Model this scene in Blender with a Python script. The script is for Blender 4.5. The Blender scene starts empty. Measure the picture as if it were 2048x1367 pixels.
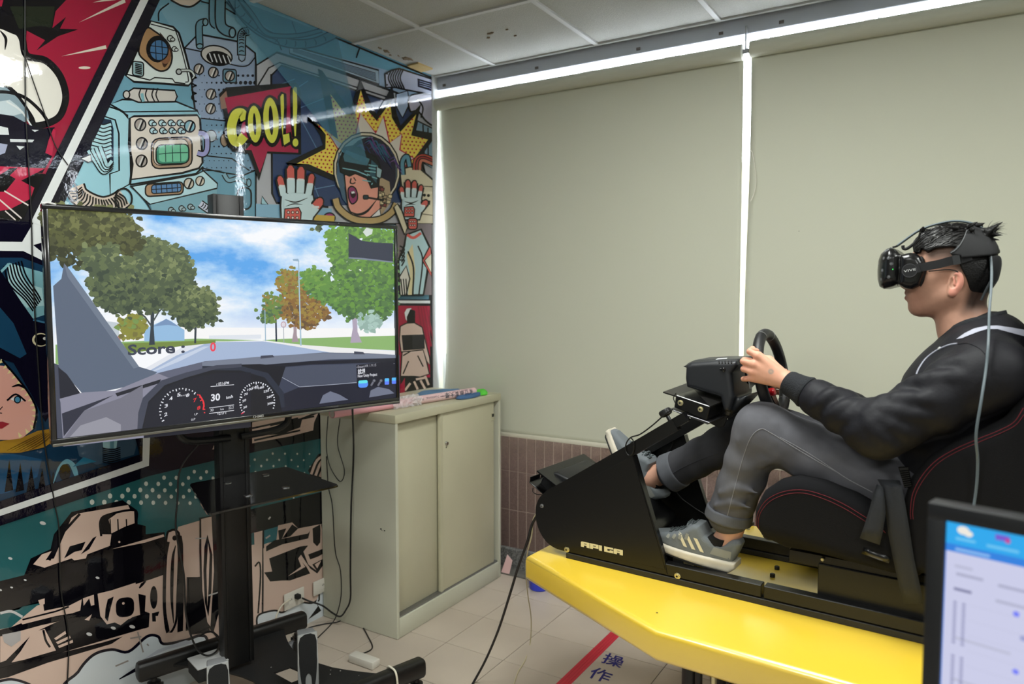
import bpy, bmesh, math, random
import numpy as np
from mathutils import Vector, Matrix
from mathutils.geometry import tessellate_polygon

SC = bpy.context.scene
COL = SC.collection
# ------------------------------------------------------------------ camera, world, lights, exposure
F_PX, CX, CY = 1454.0, 1024.0, 683.5
YAW = math.atan2(893, 1454)
PITCH = math.atan2(93.5, 1454)
CAM = Vector((0, 0, 1.6))
cd = bpy.data.cameras.new('camera')
cam = bpy.data.objects.new('camera', cd)
COL.objects.link(cam)
cam.location = CAM
cam.rotation_euler = (math.pi / 2 - PITCH, 0, YAW)
cd.sensor_width = 36.0
cd.sensor_fit = 'HORIZONTAL'
cd.lens = F_PX / 2048 * 36
cd.clip_start = 0.05
cd.dof.use_dof = True
cd.dof.focus_distance = 2.5
cd.dof.aperture_fstop = 2.9
SC.camera = cam
SC.view_settings.view_transform = 'Standard'
SC.view_settings.look = 'None'
SC.view_settings.gamma = 1
SC.view_settings.exposure = 0.0
SC.view_settings.use_curve_mapping = False
wd = bpy.data.worlds.new('world')
SC.world = wd
wd.use_nodes = True
wd.node_tree.nodes['Background'].inputs[0].default_value = (0.88, 0.94, 1.0, 1)
wd.node_tree.nodes['Background'].inputs[1].default_value = 24.0


def lamp(x, y, z, sx, sy, power, col=(0.95, 1.0, 0.975)):
    l = bpy.data.lights.new('troffer_light', 'AREA')
    l.shape = 'RECTANGLE'
    l.size, l.size_y = sx, sy
    l.energy = power
    l.color = col
    o = bpy.data.objects.new('troffer_light', l)
    COL.objects.link(o)
    o.location = (x, y, z)
    return o


# ceiling troffers of the office grid (outside the frame), the leftmost added to lighten the blind's left end; (x, y) of their centres
TROFFERS = [(-0.685, 1.86), (1.18, 1.86), (-1.925, 0.62), (-0.685, -0.62), (1.18, -0.62)]
TPOW = [31, 26, 16, 25, 26]
for (tx, ty), tp in zip(TROFFERS, TPOW):
    lamp(tx, ty, 2.835, 0.56, 0.56, tp)

# ------------------------------------------------------------------ unprojection on real planes (modelling aid)
_cF = Vector((-math.sin(YAW) * math.cos(PITCH), math.cos(YAW) * math.cos(PITCH), -math.sin(PITCH)))
_cR = Vector((math.cos(YAW), math.sin(YAW), 0))
_cU = _cR.cross(_cF)


def ray(px, py):
    return _cF + _cR * ((px - CX) / F_PX) - _cU * ((py - CY) / F_PX)


def on_plane(px, py, p0, n):
    d = ray(px, py)
    return CAM + d * ((Vector(p0) - CAM).dot(n) / d.dot(n))


def on_z(px, py, z):
    return on_plane(px, py, (0, 0, z), Vector((0, 0, 1)))


def on_x(px, py, x):
    return on_plane(px, py, (x, 0, 0), Vector((1, 0, 0)))


def on_y(px, py, y):
    return on_plane(px, py, (0, y, 0), Vector((0, 1, 0)))


# ------------------------------------------------------------------ materials
def lin(c):
    return tuple(((v / 255) / 12.92 if v / 255 <= 0.04045 else ((v / 255 + 0.055) / 1.055) ** 2.4) for v in c)


def pbsdf(name, col, rough=0.5, metal=0.0, spec=0.5, noise=None, bump=None, coat=0.0, emit=None, srgb=True, sheen=0):
    """noise=(scale, amount) colour grain; bump=(scale, strength)"""
    m = bpy.data.materials.new(name)
    m.use_nodes = True
    nt = m.node_tree
    b = nt.nodes['Principled BSDF']
    c = lin(col) if srgb else col
    b.inputs['Base Color'].default_value = (*c, 1)
    b.inputs['Roughness'].default_value = rough
    b.inputs['Metallic'].default_value = metal
    b.inputs['Specular IOR Level'].default_value = spec
    if coat:
        b.inputs['Coat Weight'].default_value = coat
        b.inputs['Coat Roughness'].default_value = 0.08
    if sheen:
        b.inputs['Sheen Weight'].default_value = sheen
    tc = nt.nodes.new('ShaderNodeTexCoord')
    if noise:
        n = nt.nodes.new('ShaderNodeTexNoise')
        n.inputs['Scale'].default_value = noise[0]
        n.inputs['Detail'].default_value = 4
        nt.links.new(tc.outputs['Object'], n.inputs['Vector'])
        r = nt.nodes.new('ShaderNodeValToRGB')
        r.color_ramp.elements[0].position = 0.3
        r.color_ramp.elements[1].position = 0.7
        r.color_ramp.elements[0].color = (*[max(0, v * (1 - noise[1])) for v in c], 1)
        r.color_ramp.elements[1].color = (*[min(1, v * (1 + noise[1])) for v in c], 1)
        nt.links.new(n.outputs['Fac'], r.inputs['Fac'])
        nt.links.new(r.outputs['Color'], b.inputs['Base Color'])
    if bump:
        n2 = nt.nodes.new('ShaderNodeTexNoise')
        n2.inputs['Scale'].default_value = bump[0]
        n2.inputs['Detail'].default_value = 3
        nt.links.new(tc.outputs['Object'], n2.inputs['Vector'])
        bp = nt.nodes.new('ShaderNodeBump')
        bp.inputs['Strength'].default_value = bump[1]
        bp.inputs['Distance'].default_value = 0.01
        nt.links.new(n2.outputs['Fac'], bp.inputs['Height'])
        nt.links.new(bp.outputs['Normal'], b.inputs['Normal'])
    if emit:
        b.inputs['Emission Color'].default_value = (*c, 1)
        b.inputs['Emission Strength'].default_value = emit
    return m


def attr_mat(name, rough=0.3, spec=0.5, emit=0.0, bump=None, noise=None, coat=0):
    m = pbsdf(name, (128, 128, 128), rough, spec=spec, bump=bump, coat=coat)
    nt = m.node_tree
    b = nt.nodes['Principled BSDF']
    a = nt.nodes.new('ShaderNodeAttribute')
    a.attribute_name = 'print'
    out = a.outputs['Color']
    if noise:
        tc = nt.nodes.new('ShaderNodeTexCoord')
        n = nt.nodes.new('ShaderNodeTexNoise')
        n.inputs['Scale'].default_value = noise[0]
        n.inputs['Detail'].default_value = 5
        nt.links.new(tc.outputs['Object'], n.inputs['Vector'])
        mr = nt.nodes.new('ShaderNodeMapRange')
        mr.inputs[1].default_value = 0.3
        mr.inputs[2].default_value = 0.7
        mr.inputs[3].default_value = 1 - noise[1]
        mr.inputs[4].default_value = 1 + noise[1]
        nt.links.new(n.outputs['Fac'], mr.inputs[0])
        mx = nt.nodes.new('ShaderNodeVectorMath')
        mx.operation = 'SCALE'
        nt.links.new(out, mx.inputs[0])
        nt.links.new(mr.outputs[0], mx.inputs['Scale'])
        out = mx.outputs[0]
    if emit:
        b.inputs['Base Color'].default_value = (0.01, 0.01, 0.012, 1)
        nt.links.new(out, b.inputs['Emission Color'])
        b.inputs['Emission Strength'].default_value = emit
    else:
        nt.links.new(out, b.inputs['Base Color'])
    return m


# ------------------------------------------------------------------ object helpers
def tag(o, label=None, cat=None, group=None, kind=None):
    if label:
        o['label'] = label
    if cat:
        o['category'] = cat
    if group:
        o['group'] = group
    if kind:
        o['kind'] = kind
    return o


def empty(name, loc=(0, 0, 0), rz=0.0, label=None, cat=None, group=None):
    o = bpy.data.objects.new(name, None)
    o.empty_display_size = 0.05
    COL.objects.link(o)
    o.location = loc
    o.rotation_euler = (0, 0, rz)
    tag(o, label, cat, group)
    return o


def link_mesh(name, me, mats, parent=None, world=True):
    """mesh given in world coordinates; parented without moving it"""
    o = bpy.data.objects.new(name, me)
    COL.objects.link(o)
    for m in (mats if isinstance(mats, (list, tuple)) else [mats]):
        me.materials.append(m)
    if parent is not None:
        o.parent = parent
        if world:
            mw = world_matrix(parent)
            o.matrix_parent_inverse = mw.inverted()
    return o


def world_matrix(o):
    m = Matrix.LocRotScale(o.location, o.rotation_euler, o.scale)
    if o.parent:
        return world_matrix(o.parent) @ o.matrix_parent_inverse @ m
    return m


class MB:
    """collects shapes for ONE mesh object"""

    def __init__(s):
        s.bm = bmesh.new()
        s.mi = 0

    def _faces(s, fs):
        for f in fs:
            f.material_index = s.mi

    def hull8(s, pts, bevel=0.0, seg=2):
        vs = [s.bm.verts.new(p) for p in pts]
        fs = []
        for q in ((0, 3, 2, 1), (4, 5, 6, 7), (0, 1, 5, 4), (1, 2, 6, 5), (2, 3, 7, 6), (3, 0, 4, 7)):
            fs.append(s.bm.faces.new([vs[i] for i in q]))
        s._faces(fs)
        if bevel:
            es = {e for f in fs for e in f.edges}
            r = bmesh.ops.bevel(s.bm, geom=list(es), offset=bevel, segments=seg, profile=0.5, affect='EDGES', clamp_overlap=True)
            s._faces(r['faces'])
        return s

    def box(s, c, size, bevel=0.0, seg=2, M=None):
        x, y, z = [v / 2 for v in size]
        c = Vector(c)
        pts = [Vector(p) for p in ((-x, -y, -z), (x, -y, -z), (x, y, -z), (-x, y, -z), (-x, -y, z), (x, -y, z), (x, y, z), (-x, y, z))]
        if M is not None:
            pts = [M @ p for p in pts]
        return s.hull8([c + p for p in pts], bevel, seg)

    def prism(s, pts, d, bevel=0.0, seg=2, ends=True):
        """pts: planar polygon (world points); d: extrusion vector"""
        d = Vector(d)
        a = [s.bm.verts.new(Vector(p)) for p in pts]
        b = [s.bm.verts.new(Vector(p) + d) for p in pts]
        n = len(a)
        fs = [s.bm.faces.new(a[::-1]), s.bm.faces.new(b)]
        side = []
        for i in range(n):
            side.append(s.bm.faces.new((a[i], a[(i + 1) % n], b[(i + 1) % n], b[i])))
        s._faces(fs + side)
        if bevel:
            es = {e for f in fs for e in f.edges}
            r = bmesh.ops.bevel(s.bm, geom=list(es), offset=bevel, segments=seg, profile=0.5, affect='EDGES', clamp_overlap=True)
            s._faces(r['faces'])
        return s

    def sweep(s, path, r, n=8, closed=False, caps=True, flat=None, up=None):
        """tube along path; r number or list; flat=(w,h) gives a rectangular ribbon profile with up vector"""
        P = [Vector(p) for p in path]
        m = len(P)
        R = r if isinstance(r, (list, tuple)) else [r] * m
        rings = []
        prevN = None
        for i in range(m):
            if closed:
                t = P[(i + 1) % m] - P[i - 1]
            else:
                t = P[min(i + 1, m - 1)] - P[max(i - 1, 0)]
            t.normalize()
            if up is not None:
                U = up[i] if isinstance(up, list) else up
                nn = Vector(U) - t * t.dot(Vector(U))
            elif prevN is None:
                a = Vector((0, 0, 1)) if abs(t.z) < 0.9 else Vector((1, 0, 0))
                nn = a - t * a.dot(t)
            else:
                nn = prevN - t * prevN.dot(t)
            nn.normalize()
            prevN = nn
            bb = t.cross(nn)
            ring = []
            if flat:
                w, h = flat
                f = R[i]
                for (x, y) in ((-w, -h), (w, -h), (w, h), (-w, h)):
                    ring.append(s.bm.verts.new(P[i] + bb * (x / 2 * f) + nn * (y / 2 * f)))
            else:
                for k in range(n):
                    a = 2 * math.pi * k / n
                    ring.append(s.bm.verts.new(P[i] + (nn * math.cos(a) + bb * math.sin(a)) * R[i]))
            rings.append(ring)
        fs = []
        n2 = len(rings[0])
        for i in range(m if closed else m - 1):
            A, B = rings[i], rings[(i + 1) % m]
            for k in range(n2):
                fs.append(s.bm.faces.new((A[k], A[(k + 1) % n2], B[(k + 1) % n2], B[k])))
        if not closed and caps:
            fs.append(s.bm.faces.new(rings[0][::-1]))
            fs.append(s.bm.faces.new(rings[-1]))
        s._faces(fs)
        return s

    def lathe(s, p0, axis, prof, n=20):
        """prof: list of (t along axis, radius)"""
        axis = Vector(axis).normalized()
        a = Vector((0, 0, 1)) if abs(axis.z) < 0.9 else Vector((1, 0, 0))
        e1 = (a - axis * a.dot(axis)).normalized()
        e2 = axis.cross(e1)
        p0 = Vector(p0)
        rings = []
        for t, r in prof:
            rings.append([s.bm.verts.new(p0 + axis * t + (e1 * math.cos(2 * math.pi * k / n) + e2 * math.sin(2 * math.pi * k / n)) * max(r, 1e-5)) for k in range(n)])
        fs = []
        for A, B in zip(rings, rings[1:]):
            for k in range(n):
                fs.append(s.bm.faces.new((A[k], A[(k + 1) % n], B[(k + 1) % n], B[k])))
        fs.append(s.bm.faces.new(rings[0][::-1]))
        fs.append(s.bm.faces.new(rings[-1]))
        s._faces(fs)
        return s

    def poly(s, pts, thick=None):
        vs = [s.bm.verts.new(Vector(p)) for p in pts]
        s._faces([s.bm.faces.new(vs)])
        return s

    def grid(s, rows):
        """rows: list of lists of points"""
        V = [[s.bm.verts.new(Vector(p)) for p in r] for r in rows]
        fs = []
        for A, B in zip(V, V[1:]):
            for k in range(len(A) - 1):
                fs.append(s.bm.faces.new((A[k], A[k + 1], B[k + 1], B[k])))
        s._faces(fs)
        return s

    def build(s, name, mats, parent=None, smooth=35, world=True):
        bmesh.ops.recalc_face_normals(s.bm, faces=s.bm.faces)
        me = bpy.data.meshes.new(name)
        s.bm.to_mesh(me)
        s.bm.free()
        if smooth:
            me.shade_smooth()
            me.set_sharp_from_angle(angle=math.radians(smooth))
        return link_mesh(name, me, mats, parent, world)


def catmull(pts, n=6, closed=False):
    P = [Vector(p) for p in pts]
    m = len(P)
    out = []
    for i in range(m if closed else m - 1):
        p1, p2 = P[i], P[(i + 1) % m]
        p0 = P[i - 1] if (closed or i > 0) else p1 * 2 - p2
        p3 = P[(i + 2) % m] if (closed or i + 2 < m) else p2 * 2 - p1
        for k in range(n):
            t = k / n
            out.append(0.5 * (2 * p1 + (p2 - p0) * t + (2 * p0 - 5 * p1 + 4 * p2 - p3) * t * t + (3 * p1 - p0 - 3 * p2 + p3) * t ** 3))
    if not closed:
        out.append(P[-1].copy())
    return out


def text_mesh(body, size=1.0, align='LEFT', bold=0.0, extrude=0.0):
    """2-D text as (verts, faces) via a text curve"""
    c = bpy.data.curves.new('txt', 'FONT')
    c.body = body
    c.size = size
    c.align_x = align
    c.align_y = 'CENTER'
    c.offset = bold
    c.extrude = extrude
    c.resolution_u = 3
    o = bpy.data.objects.new('txt', c)
    COL.objects.link(o)
    bpy.context.view_layer.update()
    dg = bpy.context.evaluated_depsgraph_get()
    me = bpy.data.meshes.new_from_object(o.evaluated_get(dg))
    vs = [v.co.copy() for v in me.vertices]
    fs = [list(p.vertices) for p in me.polygons]
    bpy.data.objects.remove(o)
    bpy.data.curves.remove(c)
    bpy.data.meshes.remove(me)
    return vs, fs


class Print:
    """flat printed artwork: coloured polygons stacked in thin ink layers on one plane.
    fn maps sheet coordinates (2-D) to the world; nrm is the plane's normal"""

    def __init__(s, fn, nrm, step=0.00012, base=0.0004):
        s.fn, s.n, s.step, s.base = fn, Vector(nrm), step, base
        s.V, s.Fc, s.Cc = [], [], []
        s.boxes, s.lay = [], []
        s.T = (0, 0, 1.0)
        s.bold = 1.0

    def crop(s, ox, oy, k):
        s.T = (ox, oy, k)

    def m(s, p):
        return (s.T[0] + p[0] * s.T[2], s.T[1] + p[1] * s.T[2])

    def _layer(s, pts, same=None):
        a = np.array(pts)
        bx = (a[:, 0].min(), a[:, 1].min(), a[:, 0].max(), a[:, 1].max())
        L = 0
        if s.boxes:
            B = np.array(s.boxes)
            hit = (B[:, 0] < bx[2]) & (B[:, 2] > bx[0]) & (B[:, 1] < bx[3]) & (B[:, 3] > bx[1])
            if hit.any():
                L = np.array(s.lay)[hit].max() + 1
        s.boxes.append(bx)
        s.lay.append(L)
        return L

    def raw(s, pts, tris, col, L):
        o = len(s.V)
        for p in pts:
            s.V.append(s.fn(p[0], p[1]) + s.n * (s.base + s.step * L))
        for t in tris:
            s.Fc.append([o + i for i in t])
            s.Cc.append(col)

    def fill(s, col, pts, smooth=False, mapped=False):
        q = [p if mapped else s.m(p) for p in pts]
        if smooth:
            q = [(p.x, p.y) for p in catmull([(a, b, 0) for a, b in q], 5, True)]
        tr = tessellate_polygon([[Vector((a, b, 0)) for a, b in q]])
        s.raw(q, tr, lin(col), s._layer(q))

    def stroke(s, col, pts, w, smooth=False, closed=False, taper=False, mapped=False):
        q = [p if mapped else s.m(p) for p in pts]
        if smooth:
            q = [(p.x, p.y) for p in catmull([(a, b, 0) for a, b in q], 5, closed)]
        w = w * (1 if mapped else s.T[2]) / 2 * s.bold
        n = len(q)
        L_, R_ = [], []
        for i in range(n):
            if closed:
                a, b = q[i - 1], q[(i + 1) % n]
            else:
                a, b = q[max(i - 1, 0)], q[min(i + 1, n - 1)]
            dx, dy = b[0] - a[0], b[1] - a[1]
            l = math.hypot(dx, dy) or 1
            ww = w
            if taper:
                ww = w * (0.15 + 0.85 * math.sin(math.pi * (i + 0.3) / (n - 0.4)))
            L_.append((q[i][0] - dy / l * ww, q[i][1] + dx / l * ww))
            R_.append((q[i][0] + dy / l * ww, q[i][1] - dx / l * ww))
        pts2 = L_ + R_
        tr = []
        for i in range(n if closed else n - 1):
            j = (i + 1) % n
            tr.append((i, j, n + j))
            tr.append((i, n + j, n + i))
        s.raw(pts2, tr, lin(col), s._layer(pts2))

    def shape(s, col, pts, line=(12, 14, 28), w=7, smooth=False):
        s.fill(col, pts, smooth)
        s.stroke(line, pts, w, smooth, True)

    def ell(s, col, c, rx, ry=None, rot=0, n=20, line=None, w=6, a0=0, a1=360):
        ry = ry or rx
        r = math.radians(rot)
        pts = []
        for k in range(n):
            t = math.radians(a0 + (a1 - a0) * k / (n if a1 - a0 >= 360 else n - 1))
            x, y = rx * math.cos(t), ry * math.sin(t)
            pts.append((c[0] + x * math.cos(r) - y * math.sin(r), c[1] + x * math.sin(r) + y * math.cos(r)))
        if col:
            s.fill(col, pts)
        if line:
            s.stroke(line, pts, w, False, True)

    def text(s, col, body, p0, p1, h, bold=0.0, w=None):
        """text whose baseline centre line runs from p0 to p1 (sheet pixels), letter size h"""
        vs, fs = text_mesh(body, 1.0, 'LEFT', bold)
        if not vs:
            return
        x0 = min(v.x for v in vs)
        x1 = max(v.x for v in vs)
        p0, p1 = s.m(p0), s.m(p1)
        h = h * s.T[2]
        ux, uy = p1[0] - p0[0], p1[1] - p0[1]
        q = []
        for v in vs:
            t = (v.x - x0) / max(x1 - x0, 1e-6)
            q.append((p0[0] + ux * t, p0[1] + uy * t - v.y * h))
        s.raw(q, fs, lin(col), s._layer(q))

    def build(s, name, mat, parent=None):
        me = bpy.data.meshes.new(name)
        me.from_pydata([tuple(v) for v in s.V], [], s.Fc)
        ca = me.color_attributes.new('print', 'FLOAT_COLOR', 'CORNER')
        arr = []
        for f, c in zip(s.Fc, s.Cc):
            arr.extend([c[0], c[1], c[2], 1.0] * len(f))
        ca.data.foreach_set('color', arr)
        # all faces look along the normal
        bm = bmesh.new()
        bm.from_mesh(me)
        bm.normal_update()
        fl = [f for f in bm.faces if f.normal.dot(s.n) < 0]
        bmesh.ops.reverse_faces(bm, faces=fl)
        bm.to_mesh(me)
        bm.free()
        return link_mesh(name, me, mat, parent)


# ------------------------------------------------------------------ signed-distance bodies -> one continuous mesh
class Field:
    def __init__(s, lo, hi, h, xs=None, ys=None, zs=None):
        ax = [np.arange(lo[i], hi[i] + h, h) for i in range(3)]
        for i, g in enumerate((xs, ys, zs)):
            if g is not None:
                ax[i] = g
        s.ax = [a.astype(np.float32) for a in ax]
        s.D = np.full([len(a) for a in s.ax], 0.5, np.float32)
        s.h = h

    def add(s, fn, lo, hi, k=0.0, op='add'):
        sl = []
        for i in range(3):
            a = int(np.searchsorted(s.ax[i], lo[i] - k - s.h * 3))
            b = int(np.searchsorted(s.ax[i], hi[i] + k + s.h * 3))
            if b <= a:
                return
            sl.append(slice(a, b))
        X = s.ax[0][sl[0]][:, None, None]
        Y = s.ax[1][sl[1]][None, :, None]
        Z = s.ax[2][sl[2]][None, None, :]
        d = fn(X, Y, Z)
        D = s.D[sl[0], sl[1], sl[2]]
        if op == 'add':
            if k > 0:
                h = np.clip(0.5 + 0.5 * (d - D) / k, 0, 1)
                r = d * (1 - h) + D * h - k * h * (1 - h)
            else:
                r = np.minimum(D, d)
        else:
            if k > 0:
                h = np.clip(0.5 - 0.5 * (D + d) / k, 0, 1)
                r = D * (1 - h) - d * h + k * h * (1 - h)
            else:
                r = np.maximum(D, -d)
        s.D[sl[0], sl[1], sl[2]] = r

    def cap(s, a, b, ra, rb=None, k=0.0, op='add', flat=None, wr=None):
        """tapered capsule; flat=(unit dir, factor): squeezes the section along dir by factor"""
        a, b = np.array(a, np.float32), np.array(b, np.float32)
        rb = ra if rb is None else rb
        R = max(ra, rb) * 1.02
        if wr:
            R += wr[0] * 2
        ba = b - a
        L2 = float(ba @ ba) + 1e-9

        def fn(X, Y, Z):
            px, py, pz = X - a[0], Y - a[1], Z - a[2]
            t = np.clip((px * ba[0] + py * ba[1] + pz * ba[2]) / L2, 0, 1)
            qx, qy, qz = px - t * ba[0], py - t * ba[1], pz - t * ba[2]
            if flat:
                n, f = flat
                c = qx * n[0] + qy * n[1] + qz * n[2]
                g = (1 / f - 1) * c
                qx, qy, qz = qx + g * n[0], qy + g * n[1], qz + g * n[2]
            d = np.sqrt(qx * qx + qy * qy + qz * qz) - (ra + (rb - ra) * t)
            if flat:
                d = d * min(1, flat[1])
            if wr:
                A, fr, tw, ph = wr
                L = math.sqrt(L2)
                s1 = np.sin(fr * t * L + tw * (qx * 13 + qy * 9 + qz * 17) + ph)
                d = d - A * s1 * np.sin(np.pi * np.clip(t, 0.02, 0.98))
            return d.astype(np.float32)
        lo = np.minimum(a, b) - R
        hi = np.maximum(a, b) + R
        s.add(fn, lo, hi, k, op)

    def ell(s, c, r, k=0.0, op='add', M=None):
        """ellipsoid with radii r in frame M (columns = axes)"""
        c = np.array(c, np.float32)
        A = np.eye(3, dtype=np.float32) if M is None else np.array(M, np.float32)
        r = np.array(r, np.float32)
        ext = np.sqrt(((A * r[None, :]) ** 2).sum(1))

        def fn(X, Y, Z):
            px, py, pz = X - c[0], Y - c[1], Z - c[2]
            q = [(px * A[0, i] + py * A[1, i] + pz * A[2, i]) for i in range(3)]
            k0 = np.sqrt(sum((q[i] / r[i]) ** 2 for i in range(3))) + 1e-6
            k1 = np.sqrt(sum((q[i] / r[i] ** 2) ** 2 for i in range(3))) + 1e-6
            return (k0 * (k0 - 1) / k1).astype(np.float32)
        s.add(fn, c - ext, c + ext, k, op)

    def rbox(s, c, hs, r, k=0.0, op='add', M=None):
        c = np.array(c, np.float32)
        A = np.eye(3, dtype=np.float32) if M is None else np.array(M, np.float32)
        hs = np.array(hs, np.float32)
        ext = (np.abs(A) * hs[None, :]).sum(1)

        def fn(X, Y, Z):
            px, py, pz = X - c[0], Y - c[1], Z - c[2]
            q = [np.abs(px * A[0, i] + py * A[1, i] + pz * A[2, i]) - (hs[i] - r) for i in range(3)]
            o = np.sqrt(sum(np.maximum(v, 0) ** 2 for v in q))
            return (o + np.minimum(np.maximum(q[0], np.maximum(q[1], q[2])), 0) - r).astype(np.float32)
        s.add(fn, c - ext, c + ext, k, op)

    def mesh(s, name):
        D = s.D
        I = D < 0
        nx, ny, nz = D.shape
        c = I[:-1, :-1, :-1].astype(np.uint8)
        cnt = np.zeros_like(c)
        for i in (0, 1):
            for j in (0, 1):
                for k in (0, 1):
                    cnt += I[i:nx - 1 + i, j:ny - 1 + j, k:nz - 1 + k]
        act = (cnt > 0) & (cnt < 8)
        idx = np.argwhere(act)
        vid = np.full(act.shape, -1, np.int32)
        vid[act] = np.arange(len(idx))
        pos = np.zeros((len(idx), 3), np.float64)
        w = np.zeros(len(idx))
        cor = [(i, j, k) for i in (0, 1) for j in (0, 1) for k in (0, 1)]
        for a in range(8):
            for b in range(a + 1, 8):
                if sum(abs(cor[a][q] - cor[b][q]) for q in range(3)) != 1:
                    continue
                pa, pb = idx + cor[a], idx + cor[b]
                da = D[pa[:, 0], pa[:, 1], pa[:, 2]]
                db = D[pb[:, 0], pb[:, 1], pb[:, 2]]
                m = (da < 0) != (db < 0)
                t = da[m] / (da[m] - db[m])
                A = np.stack([s.ax[q][pa[m, q]] for q in range(3)], 1)
                B = np.stack([s.ax[q][pb[m, q]] for q in range(3)], 1)
                pos[m] += A + (B - A) * t[:, None]
                w[m] += 1
        pos /= w[:, None]
        quads = []
        for axis in range(3):
            sl0 = [slice(1, -1)] * 3
            sl1 = [slice(1, -1)] * 3
            sl0[axis] = slice(0, -1)
            sl1[axis] = slice(1, None)
            A, B = I[tuple(sl0)], I[tuple(sl1)]
            ch = np.argwhere(A != B)
            if not len(ch):
                continue
            ins = A[ch[:, 0], ch[:, 1], ch[:, 2]]
            base = ch + 1
            base[:, axis] -= 1
            o1, o2 = [(1, 2), (2, 0), (0, 1)][axis]

            def vv(d1, d2):
                q = base.copy()
                q[:, o1] -= d1
                q[:, o2] -= d2
                return vid[q[:, 0], q[:, 1], q[:, 2]]
            Q = np.stack([vv(1, 1), vv(0, 1), vv(0, 0), vv(1, 0)], 1)
            Q[~ins] = Q[~ins][:, ::-1]
            quads.append(Q)
        Q = np.concatenate(quads)
        Q = Q[(Q >= 0).all(1)]
        me = bpy.data.meshes.new(name)
        me.vertices.add(len(pos))
        me.vertices.foreach_set('co', pos.astype(np.float32).ravel())
        me.loops.add(len(Q) * 4)
        me.loops.foreach_set('vertex_index', Q.astype(np.int32).ravel())
        me.polygons.add(len(Q))
        me.polygons.foreach_set('loop_start', np.arange(0, len(Q) * 4, 4, dtype=np.int32))
        me.update(calc_edges=True)
        me.validate()
        me.shade_smooth()
        s.P = pos
        return me


def vert_colors(me, cols, name='print'):
    """per-vertex colours (n,3) linear"""
    ca = me.color_attributes.new(name, 'FLOAT_COLOR', 'POINT')
    a = np.ones((len(cols), 4), np.float32)
    a[:, :3] = cols
    ca.data.foreach_set('color', a.ravel())


BLACK = pbsdf('black_paint', (16, 16, 17), 0.4)
# ================================================================== the room
WX, WY, CZ = -2.66, 3.56, 2.864          # mural wall, window wall, ceiling height
RX, RY = 3.4, -2.6                        # walls behind the camera
M_floor_tile = pbsdf('floor_tile', (186, 174, 160), 0.34, noise=(3.0, 0.06), spec=0.35)
M_grout = pbsdf('floor_grout', (110, 102, 94), 0.8)
M_cement = pbsdf('cement', (104, 102, 96), 0.85, noise=(30, 0.25))
M_wall = pbsdf('wall_paint', (205, 206, 196), 0.7)
M_ceil = pbsdf('ceiling_board', (174, 175, 170), 0.9, noise=(230, 0.09), bump=(200, 0.3))
M_tbar = pbsdf('ceiling_bar', (196, 198, 198), 0.5)
M_dark = pbsdf('dark_gap', (30, 30, 30), 0.9)


def struct(o, label=None):
    o['kind'] = 'structure'
    if label:
        o['label'] = label
    return o


# floor slab with grout bed; tiles are pieces of it
fl = struct(MB().box(((WX + RX) / 2, (WY + RY) / 2, -0.053), (RX - WX + 0.4, WY - RY + 0.6, 0.1)).build('floor', M_grout), 'beige ceramic tile floor')
TP = 0.312
tile_me = None
ox, oy = -1.965 - 0.002, 2.62
for i in range(-3, 12):
    for j in range(-9, 3):
        x0, y0 = ox + i * TP, oy + j * TP
        x1, y1 = x0 + TP, y0 + TP
        x0, x1 = max(x0, WX), min(x1, 2.0)
        y0, y1 = max(y0, -0.1), min(y1, 3.46)
        if x1 - x0 < 0.02 or y1 - y0 < 0.02:
            continue
        full = abs(x1 - x0 - TP) < 1e-4 and abs(y1 - y0 - TP) < 1e-4
        if full and tile_me:
            t = bpy.data.objects.new('floor_tile', tile_me)
            COL.objects.link(t)
        else:
            t = MB().box((0, 0, -0.004), (x1 - x0 - 0.003, y1 - y0 - 0.003, 0.008), 0.0008, 1).build('floor_tile', M_floor_tile)
            if full:
                tile_me = t.data
        t.location = ((x0 + x1) / 2, (y0 + y1) / 2, 0)
        t.parent = fl
kerb = struct(MB().box(((WX + RX) / 2, 3.51, 0.0), (RX - WX, 0.098, 0.006)).build('trim_1', M_cement), 'grey cement strip at the foot of the window wall')

# mural wall (left)
M_mural_base = pbsdf('mural_board', (214, 214, 210), 0.25)
wl = struct(MB().box((WX - 0.1, (3.43 + RY) / 2, CZ / 2), (0.2, 3.43 - RY, CZ + 0.2)).build('wall_left', M_mural_base), 'glossy wall covered with a comic style mural')
struct(MB().box((WX - 0.09, 3.455, CZ / 2), (0.2, 0.05, CZ + 0.2), 0.004).build('trim_2', pbsdf('white_trim', (205, 208, 210), 0.4)), 'white corner strip beside the mural')
struct(MB().box((WX - 0.16, 3.7, CZ / 2), (0.2, 0.45, CZ + 0.2)).build('wall_left_reveal', M_wall))

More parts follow.
